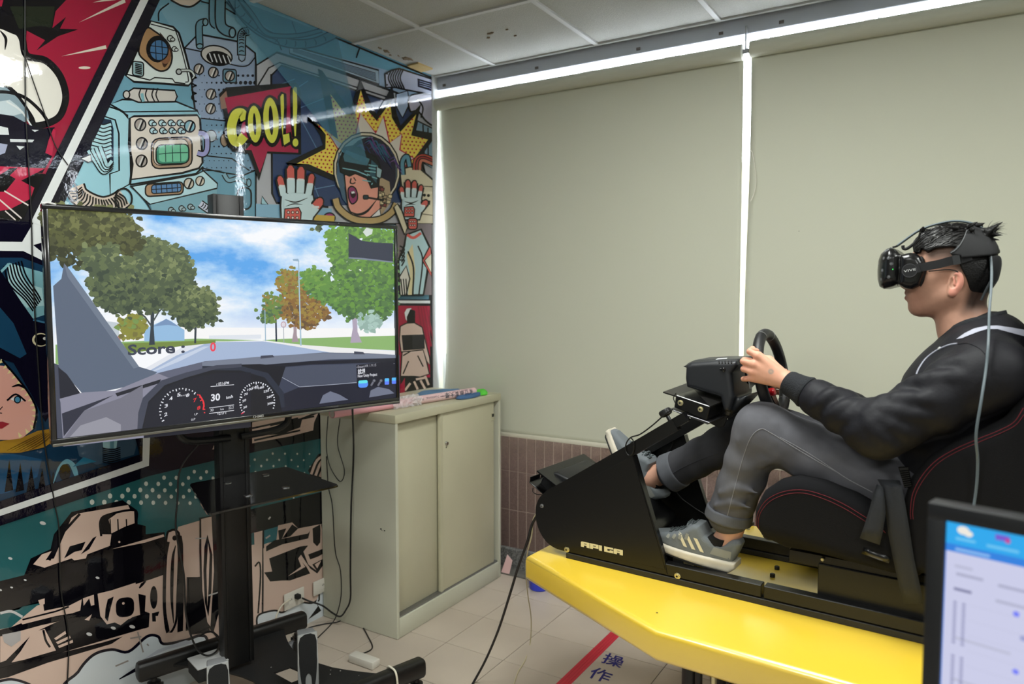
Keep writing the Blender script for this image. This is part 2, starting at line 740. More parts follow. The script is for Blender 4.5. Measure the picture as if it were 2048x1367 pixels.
# window wall: sill wall with granite skirting and brown tiles
M_bed = pbsdf('tile_joint', (172, 156, 146), 0.8)
wf = struct(MB().box(((WX + RX) / 2, WY + 0.12, 0.45), (RX - WX + 0.3, 0.2, 0.9)).build('wall_front', M_bed), 'sill wall with brown speckled tiles under the window')
M_btile = pbsdf('brown_tile', (112, 92, 86), 0.6, noise=(160, 0.22), bump=(200, 0.3))
bt = None
for r in range(3):
    for k in range(74):
        x = -2.74 + 0.0583 * k
        zc = [0.23, 0.458, 0.68][r]
        hh = [0.222, 0.226, 0.212][r]
        if x > 1.4:
            continue
        t = MB().box((x + 0.029, WY + 0.0235, zc), (0.0535, 0.012, hh), 0.001, 1).build('brown_tile', M_btile, wf)
M_granite = pbsdf('granite', (120, 120, 118), 0.35, noise=(140, 0.75))
struct(MB().box(((WX + RX) / 2, WY + 0.009, 0.06), (RX - WX + 0.3, 0.03, 0.118), 0.003, 1).build('baseboard_front', M_granite), 'speckled grey granite skirting')
# lintel, jambs, far window frame
M_lintel = pbsdf('lintel_paint', (188, 194, 206), 0.45)
lt = struct(MB().box(((WX + RX) / 2, 3.53, 2.86), (RX - WX + 0.3, 0.1, 0.125), 0.003, 1).build('wall_front_lintel', M_lintel), 'blue grey steel lintel strip above the blinds')
for x in (-2.6, -1.98, -1.4, -0.99, -0.72, -0.05):
    MB().box((x, 3.4785, 2.82), (0.02, 0.006, 0.013)).build('bracket', pbsdf('bracket', (96, 90, 88), 0.5), lt)
M_frame = pbsdf('window_frame', (226, 214, 204), 0.4)
M_alu = pbsdf('window_alu', (160, 164, 168), 0.35, metal=0.7)
win = struct(MB().box(((WX + RX) / 2, 3.72, 0.86), (RX - WX, 0.26, 0.06), 0.004).build('window_1', M_frame), 'window strip behind the roller blinds')
MB().box(((WX + RX) / 2, 3.72, 2.93), (RX - WX, 0.1, 0.05), 0.004).build('frame_head', M_frame, win)
for k in range(14):
    x = -2.70 + k * 0.4645
    MB().box((x - 0.01, 3.70, 1.89), (0.042, 0.05, 2.06), 0.003).build('mullion', M_frame, win)
    MB().box((x + 0.032, 3.69, 1.89), (0.008, 0.05, 2.06), 0.002).build('sash_edge', M_alu, win)
M_glass = bpy.data.materials.new('window_glass')
M_glass.use_nodes = True
gb = M_glass.node_tree.nodes['Principled BSDF']
gb.inputs['Transmission Weight'].default_value = 1
gb.inputs['Roughness'].default_value = 0.0
gb.inputs['IOR'].default_value = 1.02
gb.inputs['Base Color'].default_value = (0.97, 0.98, 1, 1)
for k in range(13):
    x = -2.70 + k * 0.4645
    MB().box((x + 0.23, 3.712, 1.89), (0.42, 0.004, 2.06)).build('pane', M_glass, win)
# outside: pale building face across the yard seen only as glare
# cream pier that stands behind the slit between the two blinds
struct(MB().box((-0.87, 3.63, 1.56), (0.20, 0.04, 1.36), 0.004).build('trim_3', pbsdf('cream_pier', (232, 222, 208), 0.5)), 'cream window post behind the slit between the blinds')
struct(MB().box((-2.66, 3.63, 1.06), (0.25, 0.04, 0.36), 0.004).build('trim_4', pbsdf('grey_pier', (196, 198, 200), 0.5)), 'pale sill panel at the left end of the window')

# ceiling slab, bars and boards
cl = struct(MB().box(((WX + RX) / 2, (WY + RY) / 2 - 0.04, CZ + 0.10), (RX - WX + 0.4, WY - RY + 0.3, 0.1)).build('ceiling', M_dark), 'suspended ceiling of white mineral boards')
CXs = [-2.235 + 0.621 * k for k in range(-1, 10)]
CYs = [3.445, 2.793] + [2.793 - 0.621 * k for k in range(1, 9)]
CXs[0] = WX
M_trof = pbsdf('troffer_diffuser', (255, 250, 240), 0.5, emit=9.0)
holes = set()
for tx, ty in TROFFERS:
    for i in range(len(CXs) - 1):
        for j in range(len(CYs) - 1):
            if CXs[i] < tx < CXs[i + 1] and CYs[j + 1] < ty < CYs[j]:
                holes.add((i, j))
random.seed(4)
for i in range(len(CXs) - 1):
    for j in range(len(CYs) - 1):
        x0, x1, y1, y0 = CXs[i], CXs[i + 1], CYs[j], CYs[j + 1]
        if x0 > RX or y1 < RY:
            continue
        if (i, j) in holes:
            tr = empty('ceiling_light', ((x0 + x1) / 2, (y0 + y1) / 2, CZ), 0, 'square recessed ceiling light above the picture frame', 'ceiling light', 'recessed ceiling lights')
            MB().box(((x0 + x1) / 2, (y0 + y1) / 2, CZ + 0.02), (0.58, 0.58, 0.03)).build('diffuser', M_trof, tr)
            f = MB()
            for sx, sy, w, h in ((0, 0.296, 0.61, 0.02), (0, -0.296, 0.61, 0.02), (0.296, 0, 0.02, 0.6), (-0.296, 0, 0.02, 0.6)):
                f.box(((x0 + x1) / 2 + sx, (y0 + y1) / 2 + sy, CZ + 0.015), (w, h, 0.04))
            f.build('frame', M_tbar, tr)
            continue
        dz = random.uniform(0.004, 0.009)
        MB().box(((x0 + x1) / 2, (y0 + y1) / 2, CZ + 0.012 + dz), (x1 - x0 - 0.012, y1 - y0 - 0.012, 0.016), 0.001, 1).build('ceiling_board', M_ceil, cl)
for x in CXs[1:]:
    if x < RX:
        MB().box((x, (3.445 + RY) / 2, CZ + 0.008), (0.024, 3.445 - RY, 0.012), 0.001, 1).build('ceiling_bar', M_tbar, cl)
for y in CYs[1:]:
    if y > RY:
        MB().box(((WX + RX) / 2, y, CZ + 0.0085), (RX - WX, 0.024, 0.012), 0.001, 1).build('ceiling_bar', M_tbar, cl)
MB().box(((WX + RX) / 2, 3.452, CZ + 0.012), (RX - WX, 0.02, 0.02), 0.001, 1).build('wall_angle', M_tbar, cl)
# stains and a glued yellow patch on the boards near the corner
M_stain = pbsdf('stain', (122, 106, 84), 0.9)
random.seed(9)


def blot(cx, cy, rx, ry, m, n=12, z=0.0003, name='stain', rag=0.5):
    p = []
    for k in range(n):
        a = 2 * math.pi * k / n
        r = 1 + random.uniform(-rag, rag)
        p.append(Vector((cx + rx * r * math.cos(a), cy + ry * r * math.sin(a), CZ + 0.0035)))
    return MB().prism(p, (0, 0, 0.012)).build(name, m, cl)


for px, py, r in ((773, 105, .016), (781, 113, .006), (797, 114, .006), (812, 120, .022), (821, 121, .018), (760, 99, .008)):
    p = on_z(px, py, CZ)
    blot(p.x, p.y, r * 0.7, r * 1.2, M_stain)
for px, py, r in ((979, 70, .012), (977, 78, .008), (1014, 62, .006), (1030, 74, .006), (984, 68, .006)):
    p = on_z(px, py, CZ)
    blot(p.x, p.y, r, r * .6, M_stain)
MB().prism([Vector((x, y, CZ)) for x, y in ((-2.65, 3.205), (-2.568, 3.2), (-2.566, 3.325), (-2.65, 3.33))], (0, 0, 0.012)).build('yellow_patch', pbsdf('yellow_patch', (176, 152, 96), 0.8), cl)
blot(-2.615, 3.285, .012, .02, M_ceil)

# walls outside the frame
struct(MB().box((RX + 0.1, (WY + RY) / 2, CZ / 2), (0.2, WY - RY + 0.4, CZ + 0.2)).build('wall_right', M_wall))
struct(MB().box(((WX + RX) / 2, RY - 0.1, CZ / 2), (RX - WX + 0.4, 0.2, CZ + 0.2)).build('wall_back', M_wall))

# ------------------------------------------------------------------ roller blinds
def blind_mat():
    m = pbsdf('blind_fabric', (196, 197, 180), 0.75, bump=(900, 0.03))
    nt = m.node_tree
    b = nt.nodes['Principled BSDF']
    tr = nt.nodes.new('ShaderNodeBsdfTranslucent')
    tr.inputs[0].default_value = (0.72, 0.74, 0.58, 1)
    mx = nt.nodes.new('ShaderNodeMixShader')
    mx.inputs[0].default_value = 0.028
    nt.links.new(b.outputs[0], mx.inputs[1])
    nt.links.new(tr.outputs[0], mx.inputs[2])
    nt.links.new(mx.outputs[0], nt.nodes['Material Output'].inputs[0])
    return m


M_blind = blind_mat()
M_plast = pbsdf('blind_rail', (206, 202, 186), 0.5)


def blind(x0, x1, l0, r0, ztop, zbot, label, seed):
    """l0/r0: functions z -> edge x"""
    random.seed(seed)
    r = empty('roller_blind', ((x0 + x1) / 2, 3.47, zbot), 0, label, 'roller blind')
    rows = []
    NZ, NX = 60, 70
    rip = [(random.uniform(-1, 1), random.uniform(0.5, 1.7), random.uniform(0, 6), random.uniform(-1.5, 1.5)) for _ in range(5)]
    for i in range(NZ + 1):
        z = ztop + (zbot - ztop) * i / NZ
        row = []
        a, b = l0(z), r0(z)
        for k in range(NX + 1):
            u = k / NX
            x = a + (b - a) * u
            y = 3.497
            f = i / NZ
            for A, fr, ph, sk in rip:
                y += 0.0050 * A * f * (1 - 0.3 * f) * math.sin(fr * 3.1 * (x - x0) + sk * (z - 1.5) * 1.6 + ph)
            row.append((x, y, z))
        rows.append(row)
    o = MB().grid(rows).build('fabric', M_blind, r)
    s = o.modifiers.new('thick', 'SOLIDIFY')
    s.thickness = 0.0012
    MB().lathe((x0, 3.475, ztop - 0.02), (1, 0, 0), [(0, 0.012), (0.001, 0.036), (x1 - x0 - 0.001, 0.036), (x1 - x0, 0.012)], 24).build('roller', M_blind, r)
    MB().box(((x0 + x1) / 2 + (l0(zbot) - x0 + r0(zbot) - x1) / 2, 3.497, zbot), (r0(zbot) - l0(zbot), 0.014, 0.024), 0.004).build('bottom_rail', M_plast, r)
    return r


lb = blind(-2.655, -0.888, lambda z: -2.655 + (0.04 * min(1, max(0, (2.55 - z) / 0.6)) if z > 1.2 else 0.04 - 0.02 * min(1, (1.2 - z) / .3)), lambda z: -0.888 + 0.010 * (2.72 - z) / 1.9, 2.735, 0.806,
           'long beige roller blind from the mural corner to the light slit', 1)
rb = blind(-0.853, 1.35, lambda z: -0.853 + 0.004 * math.sin((2.7 - z) * 4) - 0.004 * (2.72 - z), lambda z: 1.35, 2.742, 0.80,
           'beige roller blind behind the seated driver', 2)
blind(1.40, 3.3, lambda z: 1.40, lambda z: 3.3, 2.742, 0.80, 'beige roller blind at the right end of the window outside the picture', 3)
# roller bracket and bead chain at the slit
br = MB()
br.box((-0.87, 3.472, 2.77), (0.006, 0.04, 0.11), 0.001, 1)
br.box((-0.868, 3.472, 2.71), (0.028, 0.05, 0.02), 0.002, 1)
br.build('bracket', M_alu, rb)
ch = [on_y(1497 + dx, y, 3.475) for dx, y in ((4, 300), (8, 306), (12, 330), (15, 352), (14, 375), (9, 392), (4, 402))]
MB().sweep(catmull(ch, 6), 0.0016, 6).build('bead_chain', M_plast, rb)
# pale glue streaks / creases on the left blind
sk = on_y(1598, 462, 3.494)
MB().lathe(sk, (0, -1, 0), [(0, .0018), (.0006, .0018)], 8).build('speck', M_dark, rb)
# ================================================================== the printed comic mural (ink layers on the wall)
M_ink = attr_mat('mural_ink', 0.04, spec=0.75, bump=(40, 0.02))
NX1 = Vector((1, 0, 0))


def wall_pt(px, py):
    return on_x(px, py, WX)


K = (9, 8, 15)
NAVY = (13, 11, 28)
CREAM = (205, 190, 176)
PALE = (176, 208, 216)
BLUE = (128, 176, 194)
LILAC = (136, 154, 180)
WHITE = (216, 220, 220)
RED = (146, 22, 52)


def pip(p, poly):
    c = False
    n = len(poly)
    for i in range(n):
        a, b = poly[i], poly[i - 1]
        if (a[1] > p[1]) != (b[1] > p[1]) and p[0] < (b[0] - a[0]) * (p[1] - a[1]) / (b[1] - a[1]) + a[0]:
            c = not c
    return c


def pipe(P, col, pts, w, lw=8, ribs=0, line=K):
    P.stroke(line, pts, w + 2 * lw, True)
    P.stroke(col, pts, w, True)
    if ribs:
        q = catmull([(a, b, 0) for a, b in pts], 8)
        st = max(1, len(q) // ribs)
        for i in range(st, len(q) - 1, st):
            t = (q[i + 1] - q[i - 1]).normalized()
            a, b = q[i], Vector((-t.y, t.x, 0)) * w / 2
            P.stroke(line, [(a.x - b.x, a.y - b.y), (a.x + t.x * w * .16, a.y + t.y * w * .16), (a.x + b.x, a.y + b.y)], lw * .8, True)


def knob(P, x, y, r, col=(160, 152, 146)):
    P.ell(col, (x, y), r, r * 1.08, line=K, w=r * .2)
    P.stroke(K, [(x + r * .55, y - r * .8), (x - r * .1, y + r * .9)], r * .3)
    P.stroke((205, 205, 200), [(x + r * .25, y - r * .8), (x - r * .4, y + r * .8)], r * .22)


def bolt(P, x, y, r, col=PALE):
    P.ell(col, (x, y), r, line=K, w=r * .3)
    P.ell(col, (x + r * .8, y + r * .35), r * .75, r * .6, line=K, w=r * .25)


def rrect(x0, y0, x1, y1, r, sk=0):
    o = []
    for cx, cy, a in ((x1 - r, y0 + r, -90), (x1 - r, y1 - r, 0), (x0 + r, y1 - r, 90), (x0 + r, y0 + r, 180)):
        for k in range(4):
            t = math.radians(a + 30 * k)
            x = cx + r * math.cos(t)
            o.append((x, cy + r * math.sin(t) + sk * (x - x0)))
    return o


# ---- backing sheet
bk = Print(wall_pt, NX1, base=0.0002)
bk.raw([], [], (0, 0, 0), 0)
P = bk
yy = [(0, 0)]


def sheet_rect(P, col, y0, y1, z0, z1):
    L = P._layer([(-200000, -200000), (200000, 200000)])
    o = len(P.V)
    for y, z in ((y0, z0), (y1, z0), (y1, z1), (y0, z1)):
        P.V.append(Vector((WX, y, z)) + P.n * P.base)
    P.Fc.append([o, o + 1, o + 2, o + 3])
    P.Cc.append(lin(col))


sheet_rect(bk, NAVY, -1.6, 3.43, 0.0, CZ)
bk.build('mural_sheet', M_ink, wl)

# ---- panel with the robot and the astronaut
P = Print(wall_pt, NX1)
P.bold = 1.3
P.crop(0, 0, .32178)
P.fill((104, 152, 172), [(990, 0), (1520, -60), (2690, 480), (2665, 1860), (2300, 1860), (1700, 1367), (310, 1290)])
# teal wall at the back
P.fill((118, 160, 178), [(985, 40), (1060, 20), (1300, 30), (1450, 110), (1600, 110), (1600, 420), (1140, 300)])
P.stroke(K, [(985, 130), (990, 70), (1050, 20)], 7, True)
P.fill(CREAM, [(1060, 0), (1250, 0), (1200, 38), (1130, 30)])
P.stroke(K, [(1060, 0), (1130, 36), (1190, 40), (1250, 0)], 9, True)
P.stroke(K, [(1250, 10), (1380, 40), (1500, 110), (1616, 130)], 7)
# machine behind
P.shape(LILAC, [(1145, 300), (1230, 212), (1500, 262), (1585, 330), (1600, 560), (1600, 1060), (1260, 1060), (1190, 520)], K, 9)
P.fill((150, 168, 190), [(1160, 295), (1232, 222), (1500, 272), (1575, 340), (1540, 400), (1400, 395), (1250, 310)])
P.stroke(K, [(1150, 300), (1280, 330), (1420, 395), (1530, 410), (1590, 350)], 6, True)
P.fill((112, 146, 170), [(1248, 735), (1440, 760), (1560, 960), (1560, 1085), (1255, 1045)])
P.stroke(K, [(1248, 735), (1440, 755)], 6)
P.stroke(K, [(1255, 965), (1440, 985), (1550, 1060)], 6)
P.stroke(K, [(1255, 1045), (1400, 1075), (1510, 1090), (1580, 1060)], 7)
P.ell((188, 186, 182), (1345, 345), 98, 60, 12, line=K, w=7)
P.ell(K, (1358, 362), 78, 44, 12)
for k in range(5):
    P.stroke((190, 194, 196), [(1300 + 28 * k, 330 + 4 * k), (1320 + 28 * k, 385 + 3 * k)], 9, taper=True)
random.seed(3)
for iy in range(14):
    for ix in range(13):
        x, y = 1240 + ix * 30 + (iy % 2) * 15, 470 + iy * 44
        r = 2.5 + 11.5 * max(0, min(1, (x - 1230) / 300)) * (0.55 + .45 * math.sin(iy * .9))
        if r > 2 and not (x < 1260 and y > 700):
            P.ell(NAVY, (x, y), r, n=8)
for x, y in ((1235, 430), (1325, 450), (1310, 585), (1308, 675)):
    knob(P, x, y, 30)
P.shape((96, 132, 150), rrect(1385, 428, 1468, 510, 14, .06), K, 6)
knob(P, 1427, 472, 29)
P.ell((170, 180, 186), (1312, 845), 32, 36, line=K, w=5)
P.ell((150, 130, 110), (1395, 870), 26, 40, line=K, w=5)
pipe(P, (96, 138, 156), [(1240, 285), (1236, 200), (1240, 150), (1275, 135)], 26, 6)
P.ell((120, 158, 172), (1275, 138), 16, 22, line=K, w=6)
P.ell((120, 158, 172), (1240, 288), 20, 16, line=K, w=6)
pipe(P, (96, 138, 156), [(1318, -10), (1318, 130), (1345, 165)], 22, 6)
pipe(P, (96, 138, 156), [(1368, -10), (1368, 140), (1395, 185), (1440, 202)], 40, 7)
P.ell((120, 158, 172), (1442, 204), 20, 30, line=K, w=7)
pipe(P, (110, 146, 164), [(1500, 345), (1500, 250), (1508, 205), (1550, 192)], 32, 6, 9)
P.shape((140, 160, 180), [(1482, 340), (1525, 345), (1520, 372), (1502, 384), (1484, 370)], K, 6)
# pipes under the console to the right
pipe(P, (120, 160, 176), [(1390, 1080), (1420, 1120), (1480, 1110), (1545, 1140)], 16, 5)
P.ell((120, 160, 176), (1545, 1135), 14, 24, line=K, w=5)
P.shape((96, 140, 160), rrect(1475, 1165, 1560, 1300, 36), K, 8)
# robot: left flank, tubes and hose
P.fill((150, 198, 212), [(450, 1110), (690, 640), (810, 720), (815, 1150), (930, 1300), (930, 1360), (600, 1290)])
P.shape((158, 202, 214), [(668, 660), (760, 690), (805, 745), (812, 1140), (685, 1210), (682, 1080), (740, 1060), (738, 830), (715, 745), (640, 720)], K, 8)
P.fill((26, 44, 66), [(640, 735), (690, 745), (705, 800), (705, 1020), (690, 1068), (560, 1000), (540, 930)])
for i in range(9):
    y = 750 + i * 24
    P.stroke(K, [(600 - i * 6, y + 20), (640, y + 36), (690, y + 22)], 24, True)
    P.stroke((168, 206, 214), [(600 - i * 6, y + 20), (640, y + 36), (690, y + 22)], 13, True)
for i in range(4):
    pipe(P, (168, 206, 214), [(545 + 24 * i, 935 - i * 8), (590 + 18 * i, 1005 - 8 * i), (640 + 8 * i, 1070 - 14 * i), (692, 1035 - 12 * i)], 15, 5)
P.shape(WHITE, [(500, 985), (560, 960), (565, 1000), (545, 1010)], K, 6)
pipe(P, CREAM, [(465, 1160), (490, 1215), (560, 1260), (640, 1282), (720, 1262), (775, 1225)], 82, 9, 16)
P.ell(None, (445, 1180), 30, 70, -18, line=K, w=9)
P.ell(None, (765, 1235), 52, 64, 0, line=K, w=9)
P.stroke(PALE, [(385, 1250), (420, 1270)], 20)
# robot: body
P.shape((140, 188, 204), [(684, 648), (760, 618), (1095, 632), (1225, 685), (1242, 722), (800, 722)], K, 8)
P.stroke(K, [(690, 650), (770, 695), (1225, 690)], 6)
P.fill((148, 194, 208), [(796, 715), (1245, 715), (1262, 1040), (1205, 1090), (805, 1160)])
P.shape((214, 206, 196), [(805, 735), (830, 722), (1225, 716), (1242, 740), (1258, 1010), (1235, 1045), (1130, 1075), (812, 1115)], K, 10)
P.stroke(K, [(805, 735), (800, 900), (822, 1020), (806, 1148)], 11)
P.stroke(K, [(806, 1148), (1215, 1080), (1262, 1035)], 9)
knob(P, 870, 775, 34)
knob(P, 880, 892, 34)
knob(P, 878, 1000, 34)
knob(P, 1178, 785, 33, (128, 172, 188))
for x in (942, 1003, 1061, 1117):
    bolt(P, x, 764, 19)
    bolt(P, x + 6, 812, 19)
P.shape((162, 138, 116), rrect(940, 862, 1192, 1050, 46, -.05), K, 7)
P.shape((206, 196, 182), rrect(952, 872, 1168, 1030, 44, -.05), K, 4)
P.shape((60, 130, 108), rrect(968, 902, 1172, 1022, 34, -.04), K, 6)
P.fill((112, 186, 152), rrect(985, 905, 1165, 1008, 26, -.04))
for x in (1025, 1068, 1118):
    P.stroke((38, 70, 64), [(x, 900), (x + 3, 1006)], 4)
P.stroke((38, 70, 64), [(985, 958), (1070, 950), (1164, 948)], 4, True)
pipe(P, (150, 150, 196), [(1232, 825), (1268, 832), (1285, 860), (1284, 930), (1262, 958), (1225, 950)], 20, 6)
P.shape((176, 210, 218), [(806, 1160), (1215, 1085), (1262, 1062), (1348, 1140), (1345, 1170), (930, 1270)], K, 7)
P.fill((120, 164, 178), [(930, 1272), (1345, 1175), (1345, 1360), (960, 1360)])
P.stroke(K, [(815, 1160), (900, 1250), (940, 1320)], 6, True)
P.shape((166, 134, 104), rrect(900, 1145, 1135, 1222, 26, -.07), K, 7)
P.shape((84, 124, 166), rrect(938, 1150, 1122, 1204, 16, -.07), K, 5)
for k in range(5):
    P.stroke(NAVY, [(965 + 33 * k, 1150 - 2 * k), (968 + 33 * k, 1205 - 2 * k)], 4)
P.stroke(NAVY, [(938, 1178), (1122, 1165)], 4)
knob(P, 1170, 1140, 30, (196, 186, 170))
knob(P, 1240, 1125, 27, (196, 186, 170))
for x, y in ((1060, 1305), (1125, 1295), (1180, 1285)):
    bolt(P, x, y, 17, (150, 170, 176))
pipe(P, (190, 196, 214), [(1240, 1265), (1275, 1290), (1320, 1320)], 28, 6, 5)
# robot: neck and head
P.shape((196, 192, 186), [(765, 590), (830, 548), (1085, 562), (1100, 600), (1085, 632), (860, 636), (800, 612)], K, 8)
for x in (905, 945, 985, 1010):
    P.stroke(K, [(x - 30, 548), (x - 42, 590), (x - 24, 634)], 6, True)
P.stroke((120, 170, 180), [(880, 580), (890, 632)], 14)
P.ell((196, 192, 186), (785, 588), 20, 24, line=K, w=6)
P.shape((206, 218, 216), [(935, 130), (1075, 168), (1110, 205), (1150, 330), (1195, 505), (1170, 532), (1020, 520), (830, 508), (780, 470)], K, 10)
P.stroke(K, [(935, 150), (1065, 186), (1100, 220), (1168, 480), (1150, 512)], 5, True)
P.stroke(K, [(780, 460), (930, 498), (960, 482), (1070, 490), (1085, 512), (1150, 520)], 6)
P.shape((158, 124, 88), [(905, 180), (960, 195), (1040, 265), (1068, 350), (1045, 425), (985, 440), (915, 390), (860, 320)], K, 8, True)
P.fill((60, 40, 32), [(990, 200), (1050, 280), (1064, 345), (1020, 420), (1000, 350), (1020, 280)], True)
P.ell(K, (978, 305), 72, 84)
P.ell((130, 90, 64), (1012, 330), 44, 70, -20)
P.ell((66, 108, 148), (985, 312), 58, 66, line=K, w=6)
for dx in (-22, 18):
    P.stroke(NAVY, [(985 + dx, 250), (990 + dx, 375)], 4)
for dy in (-24, 18):
    P.stroke(NAVY, [(930, 308 + dy), (1042, 322 + dy)], 4)
P.shape((140, 170, 176), rrect(822, 380, 890, 468, 14, .12), K, 6)
for k in range(6):
    P.stroke(K, [(838, 396 + 11 * k), (880, 406 + 11 * k)], 6)
bolt(P, 1056, 240, 18, (190, 200, 196))
bolt(P, 1082, 305, 15, (190, 200, 196))
P.ell((170, 176, 176), (1110, 446), 17, line=K, w=6)
pipe(P, (190, 200, 196), [(1125, 438), (1180, 440), (1205, 470), (1195, 490)], 8, 4)
sp = [(1205 + 16 * math.sin(t * 1.6), 470 + 12.5 * t + 8 * math.cos(t * 1.6)) for t in [i * .5 for i in range(28)]]
P.stroke(K, sp, 7)
# ---- right half: window, vents, cables
P.crop(400, 0, .33647)
P.fill((92, 142, 164), [(170, -20), (1392, 455), (1392, 560), (1150, 520), (560, 290), (330, 110)])
P.fill((128, 152, 178), [(470, 300), (540, 270), (1120, 420), (1392, 560), (1392, 700), (1150, 560), (480, 340)])
P.shape((170, 172, 178), [(330, 390), (455, 312), (800, 420), (1150, 545), (1392, 650), (1392, 1330), (330, 1330)], K, 10)
P.stroke(K, [(335, 520), (405, 405), (470, 372), (1150, 590)], 7)
P.fill((44, 62, 100), [(420, 450), (480, 388), (930, 540), (1290, 660), (1260, 1200), (760, 1225), (450, 1200), (420, 1150)])
P.stroke(K, [(420, 450), (480, 388), (930, 540), (1290, 660)], 8)
for a, b in (((430, 620), (640, 480)), ((440, 700), (800, 560)), ((560, 640), (700, 900)), ((660, 1060), (720, 1215)), ((640, 1130), (800, 1100)), ((430, 520), (560, 470))):
    P.stroke((86, 120, 156), [a, b], 4)
P.stroke(K, [(420, 440), (425, 1150), (450, 1205), (760, 1230)], 9)
P.fill((130, 172, 196), [(330, 1210), (440, 1215), (780, 1240), (780, 1330), (330, 1330)])
P.shape((150, 190, 200), [(365, 1165), (400, 1215), (360, 1212)], K, 5)
# grille
P.shape((152, 174, 192), [(525, 268), (1058, 418), (1062, 502), (530, 318)], K, 7)
P.fill(NAVY, [(548, 285), (1040, 432), (1044, 484), (560, 312)])
for k in range(5):
    f = (k + 1) / 6
    P.stroke((108, 130, 150), [(548, 285 + 26 * f), (1042, 432 + 52 * f)], 4)
P.stroke(K, [(945, 285), (925, 345)], 6)
P.stroke(K, [(800, 225), (1392, 470)], 8)
P.stroke((60, 96, 116), [(545, 130), (570, 200)], 5)
# cables under the ceiling
T1 = (84, 128, 148)
T2 = (36, 66, 86)
pipe(P, T1, [(185, -10), (250, 90), (330, 170), (450, 235), (560, 262), (680, 252), (790, 205)], 34, 6, 12, T2)
pipe(P, T1, [(235, 0), (300, 80), (380, 190), (470, 215), (600, 210), (720, 180)], 14, 5, 0, T2)
P.stroke(T2, [(150, 10), (240, 110), (370, 210), (450, 240), (480, 300)], 6, True)
# projector-like cylinder
P.shape((160, 166, 186), [(1095, 440), (1130, 420), (1180, 408), (1392, 476), (1392, 568), (1200, 530), (1160, 520), (1100, 520)], K, 8)
for k in range(6):
    P.stroke(K, [(1135 + 14 * k, 415 - k), (1115 + 14 * k, 465), (1140 + 14 * k, 520 + 2 * k)], 7, True)
P.fill(NAVY, [(1288, 466), (1372, 492), (1370, 542), (1290, 516)])
for k in range(3):
    P.stroke((120, 130, 150), [(1300, 482 + 12 * k), (1368, 502 + 12 * k)], 3)
P.ell(K, (1108, 440), 5, n=8)
P.ell(K, (1108, 505), 5, n=8)
# bits at the far right
P.shape((150, 170, 196), [(1160, 560), (1230, 540), (1240, 620), (1200, 700), (1165, 640)], K, 6)
P.shape((178, 176, 196), [(1240, 575), (1330, 560), (1392, 590), (1392, 740), (1340, 720), (1290, 660), (1245, 660)], K, 8, True)
P.stroke(K, [(1290, 590), (1320, 640), (1310, 700)], 7, True)
P.shape((120, 150, 170), [(1290, 720), (1392, 770), (1392, 1010), (1310, 960), (1270, 800)], K, 8)
P.stroke(K, [(1320, 740), (1330, 960)], 6)
P.stroke(K, [(1350, 760), (1352, 980)], 6)
# ---- explosion star
star = [(515, 978), (735, 872), (722, 800), (635, 705), (785, 800), (708, 415), (855, 640), (900, 655), (950, 480), (1000, 625), (1052, 690), (1140, 520), (1150, 680), (1192, 760), (1305, 632), (1262, 780), (1392, 800), (1300, 920), (1340, 1040), (1000, 1000), (790, 1060), (620, 990)]
P.fill(K, star)
P.stroke(K, star, 22, closed=True)
yel = [(570, 972), (740, 885), (742, 800), (690, 735), (815, 830), (770, 560), (860, 680), (915, 680), (950, 535), (985, 650), (1045, 720), (1125, 610), (1135, 700), (1185, 785), (1280, 680), (1250, 805), (1350, 830), (1280, 925), (1325, 1040), (1000, 1000), (800, 1045), (640, 975)]
P.fill((230, 204, 84), yel)
inn = [(760, 800), (900, 900), (945, 670), (1040, 792), (1085, 690), (1122, 850), (1195, 795), (1182, 890), (1265, 940), (1190, 1010), (1000, 1010), (860, 960)]
for iy in range(24):
    for ix in range(34):
        x, y = 560 + ix * 24 + (iy % 2) * 12, 520 + iy * 22 + ix * 2
        if pip((x, y), yel) and not pip((x, y), inn):
            P.ell((168, 40, 50), (x, y), 5.6, n=8)
P.fill((216, 208, 196), inn)
P.stroke((176, 30, 66), inn, 7, closed=True)
# ---- speech burst COOL!
P.fill(K, [(108, 560), (150, 520), (565, 492), (592, 530), (596, 918), (392, 912), (345, 1075), (282, 912), (185, 900)])
P.fill((140, 110, 96), [(112, 580), (150, 540), (170, 640), (120, 650)])
P.fill((160, 32, 68), [(140, 582), (530, 514), (580, 545), (578, 908), (395, 900), (350, 1028), (300, 893), (208, 888)])
YG = (206, 208, 78)
Cp = [(262, 712), (240, 672), (205, 682), (184, 735), (182, 790), (198, 838), (226, 842), (258, 808)]
for w, c, dx in ((76, K, 8), (58, K, 0), (42, YG, 0)):
    P.stroke(c, [(a + dx, b + dx) for a, b in Cp], w, True)
for (cx, cy, rx, ry, hx, hy) in ((318, 738, 48, 118, 9, 66), (415, 716, 54, 144, 13, 88)):
    P.ell(K, (cx + 8, cy + 8), rx + 8, ry + 8)
    P.ell(YG, (cx, cy), rx, ry, -3, line=K, w=12)
    P.ell(K, (cx, cy), hx, hy, -3)
Lp = [(462, 575), (478, 552), (498, 560), (500, 640), (494, 800), (528, 788), (534, 845), (486, 868), (470, 760)]
P.fill(K, [(a + 9, b + 9) for a, b in Lp])
P.shape(YG, Lp, K, 12)
Ep = [(536, 530), (552, 508), (576, 520), (578, 640), (570, 810), (548, 815), (538, 700)]
P.fill(K, [(a + 9, b + 9) for a, b in Ep])
P.shape(YG, Ep, K, 12)
P.ell(K, (566, 856), 28, 32)
P.ell(YG, (560, 848), 23, 30, line=K, w=9)
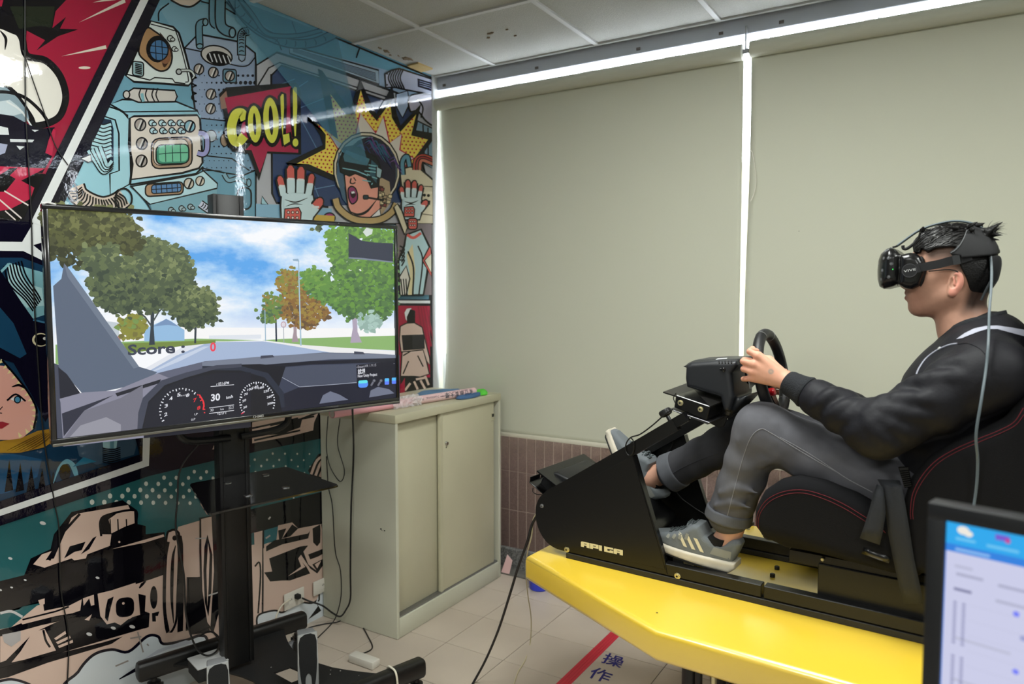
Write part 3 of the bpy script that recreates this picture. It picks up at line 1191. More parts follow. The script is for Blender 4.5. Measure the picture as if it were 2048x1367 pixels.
# ---- astronaut
P.shape((206, 196, 168), [(1180, 1010), (1240, 990), (1300, 1000), (1392, 1080), (1392, 1330), (1280, 1330), (1190, 1100)], K, 9)
pipe(P, (90, 140, 160), [(1200, 1040), (1198, 960), (1225, 930), (1240, 990)], 16, 6)
for k, c in enumerate(((176, 70, 56), (150, 50, 50), (190, 110, 90))):
    pipe(P, c, [(1268 + 16 * k, 1010), (1275 + 14 * k, 950 + 10 * k), (1320, 925 + 14 * k), (1392, 950 + 16 * k)], 12, 4)
P.shape((206, 196, 168), [(1300, 1105), (1380, 1110), (1384, 1280), (1310, 1270)], K, 7)
P.shape(K, [(1318, 1190), (1362, 1195), (1360, 1215), (1318, 1210)], K, 5)
P.ell(K, (1328, 1160), 9)
P.ell(K, (1352, 1162), 9)
P.ell(K, (985, 1008), 202, 226, -8)
P.ell((206, 196, 172), (985, 1008), 194, 218, -8)
P.ell(K, (985, 1010), 184, 208, -8)
P.ell((150, 180, 186), (985, 1012), 178, 202, -8)
P.ell((28, 26, 50), (1010, 1010), 150, 196, -8)
random.seed(12)
for k in range(26):
    t = random.uniform(0, 1)
    x = 890 + 230 * t
    y = 830 + 130 * abs(t - .35) + random.uniform(-4, 60)
    c = ((66, 56, 110), (44, 92, 116), (90, 60, 110), (36, 44, 80))[k % 4]
    P.stroke(c, [(x, y), (x + 30, y - 14), (x + 50, y + 22), (x + 80, y + 70)], 7, True, taper=True)
P.fill((70, 96, 118), [(815, 900), (845, 960), (850, 1100), (880, 1230), (840, 1180), (805, 1050)])
P.fill((172, 150, 120), [(1040, 1040), (1120, 1080), (1130, 1200), (1070, 1280), (1030, 1250)])
for k in range(14):
    x, y = 1050 + random.uniform(0, 80), 1060 + random.uniform(0, 190)
    P.shape(((206, 190, 150), (120, 60, 56), (150, 130, 100))[k % 3], [(x, y), (x + 22, y + 5), (x + 18, y + 24), (x - 4, y + 20)], K, 4)
FACE = (222, 152, 134)
P.shape(FACE, [(850, 1040), (960, 1010), (1055, 1090), (1052, 1170), (1020, 1230), (1000, 1310), (900, 1285), (872, 1230), (858, 1130)], K, 7)
P.fill(FACE, [(940, 1230), (1060, 1180), (1060, 1320), (950, 1320)])
P.stroke(K, [(880, 1255), (930, 1275), (985, 1255), (1040, 1190)], 12, True, taper=True)
P.shape((222, 222, 220), [(900, 1300), (1000, 1295), (1060, 1240), (1075, 1330), (900, 1330)], K, 6)
P.stroke(K, [(890, 1060), (885, 1085), (900, 1092), (915, 1085)], 6, True)
P.stroke(K, [(905, 1055), (918, 1075)], 5)
P.shape((140, 52, 100), [(872, 1128), (890, 1108), (915, 1120), (928, 1160), (922, 1195), (895, 1212), (876, 1180)], K, 6, True)
P.fill((40, 16, 30), [(886, 1142), (908, 1136), (918, 1160), (902, 1178), (888, 1165)], True)
P.fill(WHITE, [(890, 1140), (908, 1136), (912, 1148), (893, 1152)])
P.shape((22, 30, 36), [(820, 960), (850, 878), (900, 868), (1040, 935), (1062, 985), (1052, 1110), (1010, 1118), (985, 1060), (915, 1030), (880, 1046), (828, 1022)], K, 8)
P.fill((70, 112, 126), [(842, 930), (860, 892), (1000, 945), (985, 985), (850, 960)])
P.fill((50, 84, 98), [(1010, 950), (1048, 985), (1040, 1090), (1000, 1040)])
P.stroke((120, 170, 180), [(838, 1000), (920, 1015), (990, 1045)], 5)
for k in range(7):
    P.stroke((120, 176, 182), [(985 + random.uniform(-30, 50), 980 + 18 * k), (1010 + random.uniform(-20, 40), 990 + 18 * k)], 5)
P.shape((150, 180, 186), [(1040, 990), (1075, 1010), (1065, 1060), (1038, 1050)], K, 6)
P.stroke(K, [(975, 1172), (1020, 1180), (1085, 1190)], 9)
P.shape((40, 56, 66), rrect(962, 1160, 992, 1184, 6), K, 4)
pipe(P, (178, 152, 104), [(796, 1180), (815, 1235), (880, 1290), (960, 1312), (1060, 1305), (1130, 1262), (1160, 1210)], 26, 6)
P.ell((150, 50, 110), (760, 1295), 34, 30, line=K, w=6)
P.stroke((190, 160, 70), [(640, 1290), (790, 1300)], 26)


def finger(a, b, w, col=(198, 92, 84)):
    pipe(P, (196, 218, 222), [a, ((a[0] + b[0]) / 2, (a[1] + b[1]) / 2), b], w, 7)
    P.ell((196, 218, 222), a, w / 2, w / 2, line=None)
    m = (a[0] + (b[0] - a[0]) * .42, a[1] + (b[1] - a[1]) * .42)
    P.ell(K, a, w / 2 + 6, w / 2 + 8)
    pipe(P, col, [a, m], w * .9, 3)
    P.ell(col, a, w * .45, w * .5)
    P.stroke(WHITE, [(m[0] - w * .5, m[1]), (m[0] + w * .5, m[1] + 2)], 9)


def glove(o, s, pad=True):
    g = lambda x, y: (o[0] + x * s, o[1] + y * s)
    P.shape((196, 218, 222), [g(0, 60), g(180, 60), g(190, 120), g(235, 130), g(190, 230), g(170, 300), g(0, 300), g(-8, 160)], K, 8)
    for a, b, w in (((-12, 0), (12, 100), 30), ((50, -60), (55, 85), 36), ((112, -52), (108, 85), 36), ((175, -14), (155, 95), 28), ((225, 135), (165, 210), 42)):
        finger(g(*a), g(*b), w * s)
    P.fill((196, 218, 222), [g(10, 90), g(165, 90), g(175, 180), g(150, 250), g(10, 250)])
    P.stroke(K, [g(15, 125), g(80, 140), g(150, 115)], 6, True, taper=True)
    P.stroke(K, [g(20, 165), g(70, 150), g(120, 155)], 5, True, taper=True)
    P.shape((206, 92, 84), [g(15, 180), g(98, 172), g(112, 200), g(108, 270), g(10, 270)], K, 6)
    for i in range(3):
        for j in range(2):
            P.ell((226, 200, 190), g(36 + 26 * i, 200 + 32 * j), 8 * s, line=K, w=3)


glove((477, 1062), 1.0)
glove((1195, 1120), .62)
# sleeve of the second hand
P.crop(440, 400, .36565)
P.fill((120, 110, 112), [(955, 130), (1150, 130), (1150, 518), (970, 518)])
P.shape((176, 206, 210), [(1010, 190), (1092, 160), (1140, 260), (1125, 400), (1105, 518), (975, 518), (968, 330), (1000, 250)], K, 9)
P.fill((216, 204, 160), [(1012, 300), (1045, 240), (1060, 380), (1050, 518), (1020, 518), (1030, 400)])
P.stroke(K, [(1020, 280), (1050, 370), (1046, 518)], 7, True)
P.stroke(K, [(1075, 250), (1100, 330), (1080, 518)], 6, True)
P.stroke((206, 92, 84), [(1015, 190), (1050, 206), (1092, 180)], 12, True)
P.shape((196, 90, 84), [(1098, 330), (1140, 250), (1150, 300), (1150, 420)], K, 6)
P.shape((216, 212, 190), [(1110, 330), (1150, 290), (1150, 400)], K, 5)
for k in range(4):
    P.stroke(K, [(975, 250 + 26 * k), (1000, 268 + 20 * k), (985, 300 + 20 * k)], 6, True)
P.shape((206, 196, 168), [(940, 40), (975, 130), (1000, 190), (1015, 150), (985, 60), (960, 20)], K, 6)
P.shape((216, 212, 200), [(972, 420), (1010, 360), (1030, 430), (1010, 518), (976, 518)], K, 6)
for k in range(3):
    P.stroke(K, [(980 + 14 * k, 430), (990 + 12 * k, 518)], 5)
P.shape((206, 92, 84), rrect(1018, 100, 1068, 160, 14), K, 5)
for i in range(3):
    for j in range(2):
        P.ell((226, 200, 190), (1030 + 12 * i, 118 + 20 * j), 5, line=K, w=2, n=10)
P.build('comic_panel', M_ink, wl)['label'] = 'robot and astronaut panel in blue with a speech burst'

# translucent light beam printed across the astronaut panel
P = Print(wall_pt, NX1, base=0.018)
P.crop(400, 0, .33647)
P.fill((96, 152, 178), [(200, 0), (806, 222), (990, 985), (835, 905), (395, 345), (200, 120)])
mb = attr_mat('mural_beam', 0.05, spec=0.3)
nt = mb.node_tree
nt.nodes['Principled BSDF'].inputs['Alpha'].default_value = 0.45
P.base = 0.0
P.V = [v - NX1 * 0.018 + NX1 * 0.012 for v in P.V]
P.build('comic_panel', mb, wl)['label'] = 'translucent pale blue beam'

# ---- red panel, upper left
P = Print(wall_pt, NX1)
P.crop(0, 0, .32178)
P.fill(RED, [(-300, -100), (870, -100), (225, 1270), (150, 1367), (-300, 1367)])
P.fill(K, [(-300, -100), (430, -100), (410, 0), (345, 70), (325, 175), (410, 105), (372, 178), (485, 183), (360, 225), (225, 315), (280, 250), (165, 190), (150, 360), (-300, 360)])
P.fill((28, 34, 24), [(60, 40), (340, 40), (320, 170), (240, 160), (120, 180)])
P.fill(RED, [(-300, 0), (20, 0), (10, 40), (-300, 60)])
P.shape((214, 212, 204), [(-60, 180), (85, 190), (135, 235), (165, 345), (280, 375), (365, 460), (405, 570), (398, 660), (350, 740), (220, 782), (180, 720), (60, 560), (-60, 560)], K, 44, True)
P.fill((122, 142, 152), [(-60, 510), (40, 545), (110, 610), (170, 690), (180, 740), (150, 760), (-60, 700)])
P.fill((176, 190, 196), [(-60, 640), (60, 620), (110, 660), (150, 700), (-60, 760)])
P.stroke(K, [(-60, 570), (60, 575), (160, 610), (250, 690), (310, 775)], 20, True)
P.stroke(K, [(0, 190), (35, 240), (30, 310)], 18, True, taper=True)
P.stroke((200, 206, 206), [(40, 630), (130, 690), (195, 785)], 10, True)
P.fill(NAVY, [(-60, 700), (80, 720), (180, 775), (250, 800), (340, 790), (300, 870), (282, 950), (322, 970), (262, 1075), (-60, 1040)])
P.fill((196, 202, 204), [(-60, 770), (48, 795), (55, 838), (-60, 836)])
P.fill((196, 202, 204), [(60, 864), (212, 868), (200, 884), (62, 882)])
P.fill((150, 156, 180), [(-60, 880), (46, 898), (30, 950), (-60, 985)])
P.fill((196, 202, 204), [(100, 905), (152, 911), (122, 932)])
P.fill((196, 202, 204), [(195, 806), (240, 808), (215, 820)])
P.fill(K, [(-300, 1030), (280, 1080), (200, 1367), (-300, 1367)])
P.fill((172, 34, 66), [(-60, 1030), (280, 1046), (130, 1122), (212, 1166), (188, 1235), (60, 1300), (-60, 1320)])
P.fill(K, [(-60, 1120), (40, 1060), (60, 1045), (110, 1040), (60, 1090), (95, 1112), (30, 1192), (-60, 1190)])
P.fill((172, 34, 66), [(305, 860), (330, 800), (345, 810), (322, 968), (280, 950)])
for a, b, w in (((25, 1186), (175, 1276), 9), ((-40, 1210), (132, 1357), 9), ((30, 1310), (95, 1367), 8)):
    P.stroke((206, 196, 190), [a, b], w)
for a, b, w in (((490, 140), (780, 2), 20), ((380, 350), (662, 290), 18), ((575, 16), (720, -12), 18)):
    P.fill((206, 200, 186), [a, (b[0] - 6, b[1] - w * .5), (b[0], b[1] + w * .7)])
P.ell((206, 200, 186), (525, 421), 37, 9)
# frame between the panels
P.fill(NAVY, [(845, -60), (1020, -60), (385, 1290), (330, 1367), (140, 1367)])
P.fill(WHITE, [(900, -60), (950, -60), (312, 1262), (250, 1400), (190, 1380)])
P.build('comic_panel', M_ink, wl)['label'] = 'red panel with white shapes at the upper left'

# ---- hooded girl panel, lower left
P = Print(wall_pt, NX1)
P.crop(0, 400, .43886)
P.fill((22, 52, 78), [(-200, 235), (110, 235), (195, 290), (660, 900), (660, 1190), (400, 1270), (-200, 1440)])
P.fill(NAVY, [(-200, 100), (60, 100), (160, 100), (195, 130), (195, 210), (110, 180), (-200, 180)])
P.fill(NAVY, [(-200, 225), (110, 230), (200, 275), (200, 300), (100, 262), (-200, 262)])
P.fill((120, 170, 180), [(40, 285), (200, 330), (210, 520), (150, 540), (60, 420)])
P.fill((168, 206, 210), [(30, 290), (90, 300), (120, 380), (190, 400), (200, 480), (120, 490), (40, 400)])
for k in range(7):
    P.stroke(K, [(18 + 13 * k, 300 - 4 * k), (40 + 13 * k, 380 - 6 * k), (110 + 10 * k, 450 - 4 * k), (150 + 6 * k, 505 - 8 * k)], 7, True)
P.stroke((120, 170, 180), [(0, 330), (40, 290)], 12)
P.fill(NAVY, [(0, 320), (100, 470), (150, 540), (225, 560), (235, 960), (205, 1010), (150, 900), (60, 740), (-100, 690), (-100, 320)])
P.fill((26, 66, 96), [(-60, 420), (60, 560), (120, 700), (90, 720), (-60, 640)])
P.stroke((60, 110, 140), [(150, 545), (215, 560)], 8)
P.ell((206, 196, 160), (184, 636), 39, 31)
P.ell(K, (186, 636), 31, 26)
P.ell((206, 206, 200), (204, 630), 10, 7)
P.fill((216, 160, 146), [(-100, 745), (20, 755), (70, 800), (130, 880), (162, 955), (152, 1040), (90, 1092), (-100, 1090)])
for k in range(16):
    t = k / 15
    q = catmull([(10, 730, 0), (70, 800, 0), (130, 880, 0), (165, 955, 0), (150, 1040, 0), (60, 1095, 0)], 3)
    a = q[min(k, len(q) - 2)]
    b = q[min(k, len(q) - 2) + 1]
    d = (b - a).normalized()
    P.fill((220, 208, 150), [(a.x - d.x * 9, a.y - d.y * 9), (a.x + d.x * 9, a.y + d.y * 9), (a.x - d.y * 24, a.y + d.x * 24)])
P.stroke(K, [(8, 728), (70, 800), (130, 880), (165, 955), (152, 1040)], 9, True)
P.stroke(K, [(52, 850), (85, 842), (112, 858)], 11, True, taper=True)
P.fill(WHITE, [(45, 905), (75, 890), (105, 910), (80, 925)])
P.ell((70, 130, 160), (78, 908), 14, 15, line=K, w=5)
P.stroke(K, [(30, 912), (70, 884), (115, 915)], 8, True)
P.fill((150, 40, 50), [(-40, 1012), (10, 1008), (42, 1018), (8, 1040), (-40, 1042)])
P.stroke(K, [(10, 940), (-10, 965), (8, 970)], 4, True)
P.fill((150, 112, 36), [(-100, 1110), (90, 1085), (170, 1050), (240, 1040), (262, 1085), (200, 1125), (90, 1150), (-100, 1150)])
for k in range(6):
    P.stroke((90, 62, 20), [(30 + 20 * k, 1140), (110 + 18 * k, 1100), (190 + 10 * k, 1060)], 6, True, taper=True)
P.fill((30, 74, 110), [(-100, 1150), (60, 1155), (190, 1180), (170, 1260), (40, 1330), (-100, 1360)])
for k in range(5):
    P.fill(K, [(20 + 50 * k, 1330), (42 + 50 * k, 1180 + 14 * k), (60 + 50 * k, 1320)])
P.fill((100, 156, 176), [(240, 1300), (262, 1220), (300, 1180), (340, 1200), (356, 1250), (340, 1258), (310, 1200), (270, 1230)], True)
P.ell(K, (295, 1240), 26, 38)
P.fill((62, 84, 104), [(350, 1120), (420, 1085), (630, 1085), (610, 1160), (440, 1205), (360, 1165)])
P.fill((40, 110, 140), [(380, 1170), (440, 1190), (330, 1215)])
P.fill((150, 190, 200), [(466, 1085), (535, 1085), (530, 1130), (470, 1130)])
P.fill((96, 140, 156), [(500, 1085), (520, 1085), (518, 1130), (502, 1130)])
for k in range(8):
    P.stroke(K, [(466, 1128 + 9 * k), (508, 1136 + 9 * k), (548, 1126 + 9 * k)], 4, True)
# white panel frame (with the Y joint behind the television's corner)
P.fill(WHITE, [(-200, 187), (100, 190), (150, 105), (200, 45), (200, 190), (150, 205), (200, 245), (200, 278), (105, 232), (-200, 228)])
P.crop(0, 860, .3710)
P.fill(NAVY, [(700, -60), (1200, -60), (1132, 130), (1132, 165), (808, 242), (0, 512), (-200, 570), (-200, 380), (0, 380), (750, 130)])
P.fill(WHITE, [(770, -60), (810, -60), (800, 190), (0, 460), (-200, 530), (-200, 495), (0, 425), (765, 165)])
P.build('comic_panel', M_ink, wl)['label'] = 'dark blue panel with a hooded face'

# ---- racing car panel, bottom
P = Print(wall_pt, NX1)
P.crop(0, 860, .3710)
P.fill((40, 92, 96), [(-200, 575), (0, 515), (808, 245), (1132, 168), (1500, 90), (1800, 30), (1800, 900), (-200, 1100)])
DOT = (196, 202, 194)
for iy in range(9):
    for ix in range(26):
        x = 480 + ix * 66 - iy * 31 + (iy % 2) * 0
        y = 115 + iy * 33 + 2 * ix - (x - 480) * .02
        r = 15.5 - 0.55 * max(0, (x - 500) / 60) - 0.2 * iy * .3
        top = 512 - (x) * (267 / 808) if x < 808 else 245 - (x - 808) * .238
        if y > top + 26 and y < 395 and r > 3 and x < 1760 and x > 470:
            P.ell(DOT, (x, y), r * .85, r, n=10)
SKIN = (206, 180, 166)
P.fill(SKIN, [(-200, 1010), (0, 985), (600, 860), (900, 780), (960, 520), (1130, 470), (1180, 640), (1800, 560), (1800, 1500), (-200, 1500)])
P.fill(K, [(-200, 860), (0, 812), (130, 780), (165, 690), (272, 640), (290, 560), (385, 440), (660, 376), (738, 430), (742, 505), (785, 515), (785, 560), (888, 548), (895, 775), (600, 872), (200, 940), (0, 985), (-200, 1030)])
P.fill(SKIN, [(178, 722), (225, 668), (278, 650), (245, 700), (290, 690), (385, 470), (420, 448), (690, 402), (700, 424), (570, 455), (535, 490), (540, 560), (600, 560), (592, 622), (470, 668), (462, 690), (400, 700), (385, 690), (310, 715), (240, 740)])
P.fill(SKIN, [(640, 440), (722, 432), (725, 500), (670, 520), (600, 555), (585, 480)])
P.stroke(K, [(545, 570), (540, 490), (580, 455), (725, 430), (735, 500)], 12, True)
for x in (592, 634, 680):
    P.stroke(K, [(x, 478), (x + 3, 545)], 11, taper=True)
P.stroke(K, [(265, 700), (330, 560), (430, 450)], 14)
P.fill(K, [(345, 690), (375, 625), (460, 600), (440, 645), (400, 655)])
P.fill(K, [(435, 668), (500, 580), (520, 570), (480, 640)])
P.fill(SKIN, [(600, 640), (880, 560), (885, 572), (780, 605)])
P.ell(SKIN, (642, 601), 6)
# body side below the black band
P.fill((40, 92, 96), [(-200, 1030), (0, 985), (200, 945), (235, 915), (130, 1000), (60, 1060), (-200, 1110)])
P.fill(K, [(-200, 1120), (60, 1060), (240, 990), (230, 920), (560, 860), (545, 1000), (650, 1050), (700, 1010), (800, 980), (800, 1060), (560, 1130), (120, 1260), (-200, 1340)])
P.fill(SKIN, [(100, 1025), (200, 980), (370, 945), (440, 910), (432, 970), (390, 985), (300, 1000), (120, 1045)])
P.stroke(K, [(120, 1020), (300, 975), (370, 950)], 9)
P.fill(SKIN, [(0, 1110), (220, 1050), (310, 1030), (330, 1020), (180, 1090), (30, 1240), (0, 1250)])
P.fill(SKIN, [(205, 915), (240, 905), (240, 935), (215, 945)])
P.fill(SKIN, [(446, 905), (505, 885), (508, 940), (490, 945), (480, 905), (450, 945)])
P.fill(SKIN, [(525, 880), (600, 862), (730, 820), (742, 985), (700, 1015), (575, 1045), (540, 1000)])
P.fill(K, [(568, 960), (580, 910), (612, 895), (590, 980), (580, 1030), (565, 1010)])
P.fill(K, rrect(624, 905, 722, 1010, 34, -.1))
P.ell(SKIN, (664, 932), 7)
P.fill(SKIN, [(735, 830), (890, 775), (890, 1100), (820, 1060), (800, 980), (760, 900)])
P.ell(K, (828, 900), 20, 62)
P.fill(K, [(745, 880), (785, 890), (780, 975), (806, 985), (800, 1075), (760, 1060)])
P.stroke(K, [(750, 850), (765, 830), (785, 812)], 16, taper=True)
P.fill(K, [(818, 985), (858, 975), (850, 1000), (838, 1000), (840, 1030), (820, 1030)])
P.fill(SKIN, [(455, 1020), (495, 990), (480, 1025)])
for x, y, a in ((480, 1098, 16), (610, 1065, 14), (712, 1058, 16), (525, 794, 11), (230, 500, 17), (55, 690, 12), (135, 806, 8), (0, 860, 10), (62, 846, 8)):
    P.ell((196, 196, 196), (x, y), a, a * .55, 15)
# wheel stripes
P.shape(SKIN, [(895, 590), (920, 540), (955, 545), (965, 600), (955, 900), (945, 1040), (900, 1088), (882, 900)], K, 12, True)
P.fill(K, [(952, 560), (985, 570), (990, 900), (985, 1080), (955, 1088), (962, 800)])
P.stroke(K, [(905, 1085), (885, 950), (890, 700), (905, 600)], 18, True)
P.stroke(K, [(935, 1040), (925, 900), (930, 700), (945, 620)], 18, True, taper=True)
P.ell(K, (940, 580), 12, 14)
P.fill(SKIN, [(970, 520), (1080, 488), (1060, 780), (1020, 800), (1000, 700)])
P.fill(K, [(1005, 790), (1070, 790), (1100, 830), (1095, 1060), (1000, 1080)])
P.fill(SKIN, [(900, 1090), (985, 1090), (985, 1120), (890, 1140)])
# ground and smoke
P.fill(SKIN, [(-200, 1330), (340, 1210), (800, 1060), (880, 1120), (700, 1200), (430, 1367), (420, 1500), (-200, 1500)])
P.fill(K, [(-200, 1320), (0, 1280), (560, 1140), (660, 1110), (600, 1150), (260, 1250), (40, 1330), (-200, 1380)])
P.fill(SKIN, [(110, 1190), (175, 1085), (240, 1070), (300, 1185), (130, 1235), (60, 1250)])
P.stroke(K, [(232, 1075), (245, 1130), (268, 1168)], 12, True)
P.fill(SKIN, [(290, 1120), (350, 1080), (355, 1095), (300, 1130)])
P.fill(SKIN, [(300, 1140), (375, 1105), (380, 1118), (310, 1152)])
P.fill(SKIN, [(310, 1160), (390, 1128), (392, 1142), (318, 1172)])
SMK = (206, 214, 220)
P.shape(SMK, [(390, 1400), (420, 1300), (500, 1210), (600, 1180), (690, 1192), (790, 1110), (850, 1110), (880, 1150), (1000, 1130), (1080, 1105), (1120, 1150), (1132, 1420)], NAVY, 15, True)
P.fill((182, 188, 200), [(850, 1180), (1000, 1130), (1060, 1140), (900, 1180), (760, 1240)])
P.stroke(NAVY, [(640, 1340), (760, 1270), (800, 1240)], 20, True, taper=True)
P.shape(SMK, [(-200, 1420), (0, 1350), (90, 1345), (190, 1390), (200, 1460), (-200, 1500)], NAVY, 14, True)
P.stroke((190, 190, 190), [(0, 985), (60, 975), (120, 1005)], 14, True)
P.fill((172, 168, 168), [(10, 1100), (110, 1080), (110, 1130), (60, 1165), (20, 1140)])
for a, b in (((700, 1120), (760, 1110)), ((740, 1085), (770, 1195)), ((620, 1270), (690, 1240)), ((790, 1150), (800, 1160))):
    P.stroke((150, 142, 138), [a, b], 8)
# ---- right part of the car panel (behind the television stand)
P.crop(340, 820, .4)
P.fill(K, [(-10, 50), (800, 20), (790, 130), (400, 190), (-10, 290)])
for q in ([(0, 110), (60, 90), (90, 150), (240, 100), (248, 190), (160, 205), (60, 200), (0, 170)], [(105, 90), (240, 76), (238, 130), (110, 140)],
          [(410, 60), (620, 20), (740, 5), (600, 60), (480, 100), (410, 110)], [(410, 130), (560, 118), (720, 60), (715, 100), (600, 130), (410, 165)],
          [(660, 45), (740, 15), (720, 60), (650, 85)]):
    P.fill(SKIN, q)
for a, b in (((0, 150), (100, 160)), ((60, 190), (240, 150)), ((110, 100), (180, 135)), ((150, 85), (230, 130)), ((410, 90), (640, 40)), ((420, 150), (650, 100)), ((500, 75), (720, 30))):
    P.stroke(K, [a, b], 9, taper=False)
P.fill(K, [(380, 500), (790, 400), (795, 560), (640, 600), (420, 610), (380, 620)])
P.shape(SKIN, [(150, 540), (270, 515), (278, 1140), (240, 1140), (180, 1060), (155, 900), (150, 700)], K, 10)
P.fill(K, [(205, 520), (245, 515), (255, 700), (245, 1000), (215, 1110), (200, 1080), (218, 800)])
P.fill(K, [(170, 680), (185, 620), (210, 720), (205, 900), (190, 1030), (172, 960), (165, 800)])
P.fill(SKIN, [(188, 660), (196, 720), (190, 900), (184, 980), (180, 800)])
P.fill(K, [(90, 840), (150, 830), (165, 1000), (200, 1110), (100, 1120)])
P.stroke((176, 174, 172), [(190, 925), (250, 900), (265, 850)], 7, True)
P.stroke((176, 174, 172), [(125, 640), (180, 638)], 6)
P.fill(SKIN, [(420, 612), (466, 600), (462, 1015), (438, 1015), (425, 780)])
P.fill((44, 110, 122), [(468, 600), (540, 580), (540, 640), (470, 670)])
P.stroke(K, [(466, 600), (462, 1015)], 9)
P.stroke(K, [(424, 780), (446, 760), (452, 830), (440, 1015)], 8, True)
P.fill(SKIN, [(540, 575), (610, 560), (640, 590), (800, 560), (800, 900), (700, 1000), (470, 1010), (466, 690), (530, 660)])
for q in ([(480, 680), (520, 650), (690, 615), (700, 600), (690, 640), (560, 670), (480, 705)], [(495, 740), (650, 680), (690, 675), (640, 740), (655, 780), (560, 850), (500, 855), (470, 810), (510, 805)],
          [(550, 850), (680, 780), (660, 760), (700, 815), (600, 850)], [(640, 700), (660, 690), (690, 770), (730, 800), (770, 740), (775, 760), (735, 815), (700, 790)],
          [(690, 720), (795, 680), (795, 700), (740, 730), (700, 745)], [(712, 590), (750, 570), (752, 600), (750, 660), (735, 680), (715, 660)], [(755, 570), (795, 560), (795, 640), (770, 650)],
          [(540, 600), (580, 590), (560, 640), (545, 650)], [(560, 640), (610, 570), (640, 590), (600, 630)], [(710, 770), (768, 740), (735, 805)]):
    P.fill(K, q)
P.fill(SKIN, [(722, 770), (755, 750), (735, 790)])
P.fill(K, [(690, 300), (740, 220), (800, 200), (800, 350), (720, 370)])
for k in range(3):
    P.stroke(SKIN, [(705 + 22 * k, 320 + 6 * k), (735 + 20 * k, 250 + 10 * k), (790, 215 + 22 * k)], 13, True)
P.shape(SMK, [(435, 1090), (440, 1025), (520, 1000), (560, 1010), (600, 985), (650, 960), (720, 960), (800, 900), (800, 1050), (600, 1110), (430, 1110)], K, 9, True)
P.fill(SMK, [(745, 915), (800, 890), (800, 1020), (590, 1110), (640, 1080), (700, 1040)])
P.fill(K, [(690, 1045), (738, 980), (730, 960), (755, 1000), (735, 1015)])
P.stroke(K, [(745, 900), (745, 945), (740, 955)], 8)
P.stroke((176, 172, 170), [(478, 640), (500, 625)], 8)
P.stroke((190, 186, 182), [(492, 545), (502, 532)], 8)
P.build('comic_panel', M_ink, wl)['label'] = 'teal and cream racing car panel'

# ---- small red panel with the crewman, right edge
P = Print(wall_pt, NX1)
P.crop(440, 400, .36565)
P.fill(NAVY, [(860, 516), (1149, 518), (1149, 590), (860, 590)])
P.fill(WHITE, [(860, 548), (1149, 549), (1149, 564), (860, 563)])
P.fill((158, 24, 56), [(860, 575), (1149, 578), (1149, 1160), (860, 1160)])
for k in range(6):
    P.fill((132, 20, 46), [(1080 + 14 * k, 580), (1088 + 14 * k, 580), (1120 + 20 * k, 800), (1108 + 20 * k, 800)] if k < 4 else [(1140, 600), (1149, 600), (1149, 700)])
P.shape(SKIN, [(985, 690), (1020, 672), (1062, 670), (1105, 695), (1120, 760), (1145, 860), (1148, 900), (1128, 880), (1110, 820), (990, 830), (980, 760)], K, 7)
P.fill(WHITE, [(1008, 615), (1020, 594), (1045, 590), (1040, 640), (1030, 670), (1014, 650)])
P.fill(K, [(1020, 640), (1040, 596), (1066, 604), (1066, 670), (1022, 672)])
P.shape(SKIN, [(995, 830), (1110, 818), (1128, 880), (1144, 950), (1100, 965), (1060, 992), (985, 980)], K, 7)
P.fill(K, [(992, 738), (1114, 734), (1119, 812), (1000, 822)])
P.fill((34, 34, 38), [(1050, 738), (1114, 734), (1119, 812), (1052, 818)])
P.fill(K, [(985, 960), (1060, 960), (1148, 970), (1148, 1150), (985, 1150)])
for q in ([(1000, 850), (1040, 826)], [(1080, 850), (1110, 910)], [(1030, 880), (1000, 950)]):
    P.stroke(K, q, 7)
for q in ([(1010, 1040), (1040, 1000)], [(1060, 990), (1080, 1035)], [(1095, 985), (1120, 1030)], [(1120, 960), (1140, 1010)], [(1070, 980), (1120, 970)]):
    P.stroke(SKIN, q, 12)
P.fill((158, 24, 56), [(985, 1010), (1010, 970), (1010, 1150), (985, 1150)])
P.build('comic_panel', M_ink, wl)['label'] = 'small red panel with a figure seen from behind'
# ================================================================== steel cabinet and what lies on it
M_cab = pbsdf('cabinet_enamel', (196, 196, 178), 0.42, noise=(2.5, 0.05), spec=0.4)
M_cab2 = pbsdf('cabinet_door_enamel', (190, 186, 160), 0.45, noise=(3, 0.04), spec=0.35)
M_chrome = pbsdf('chrome', (200, 200, 200), 0.15, metal=1.0)
M_steel = pbsdf('steel', (150, 150, 150), 0.35, metal=0.8)
CFX, CBX, CY0, CY1, CH = -2.174, -2.655, 2.522, 3.418, 1.052
cab = empty('storage_cabinet', ((CFX + CBX) / 2, (CY0 + CY1) / 2, 0), 0, 'beige steel cabinet with two sliding doors standing against the mural', 'cabinet')
b = MB()
xm = (CFX + CBX) / 2
w = CFX - CBX
b.box((xm, CY0 + 0.009, CH / 2), (w, 0.018, CH - 0.002), 0.002, 1)
b.box((xm, CY1 - 0.009, CH / 2), (w, 0.018, CH - 0.002), 0.002, 1)
b.box((CBX + 0.006, (CY0 + CY1) / 2, CH / 2), (0.012, CY1 - CY0 - 0.03, CH - 0.01))
b.build('body', M_cab, cab)
MB().box((xm, (CY0 + CY1) / 2, CH - 0.019), (w + 0.004, CY1 - CY0 + 0.004, 0.04), 0.003, 2).build('top', M_cab2, cab)
MB().box((CFX - 0.03, (CY0 + CY1) / 2, 0.046), (0.06, CY1 - CY0 - 0.036, 0.09), 0.003, 2).build('plinth', M_cab, cab)
MB().box((CFX - 0.04, (CY0 + CY1) / 2, 0.096), (0.06, CY1 - CY0 - 0.04, 0.008)).build('door_track', M_steel, cab)
ys = lambda px, py: on_x(px, py, CFX).y
yd = ys(884, 900)
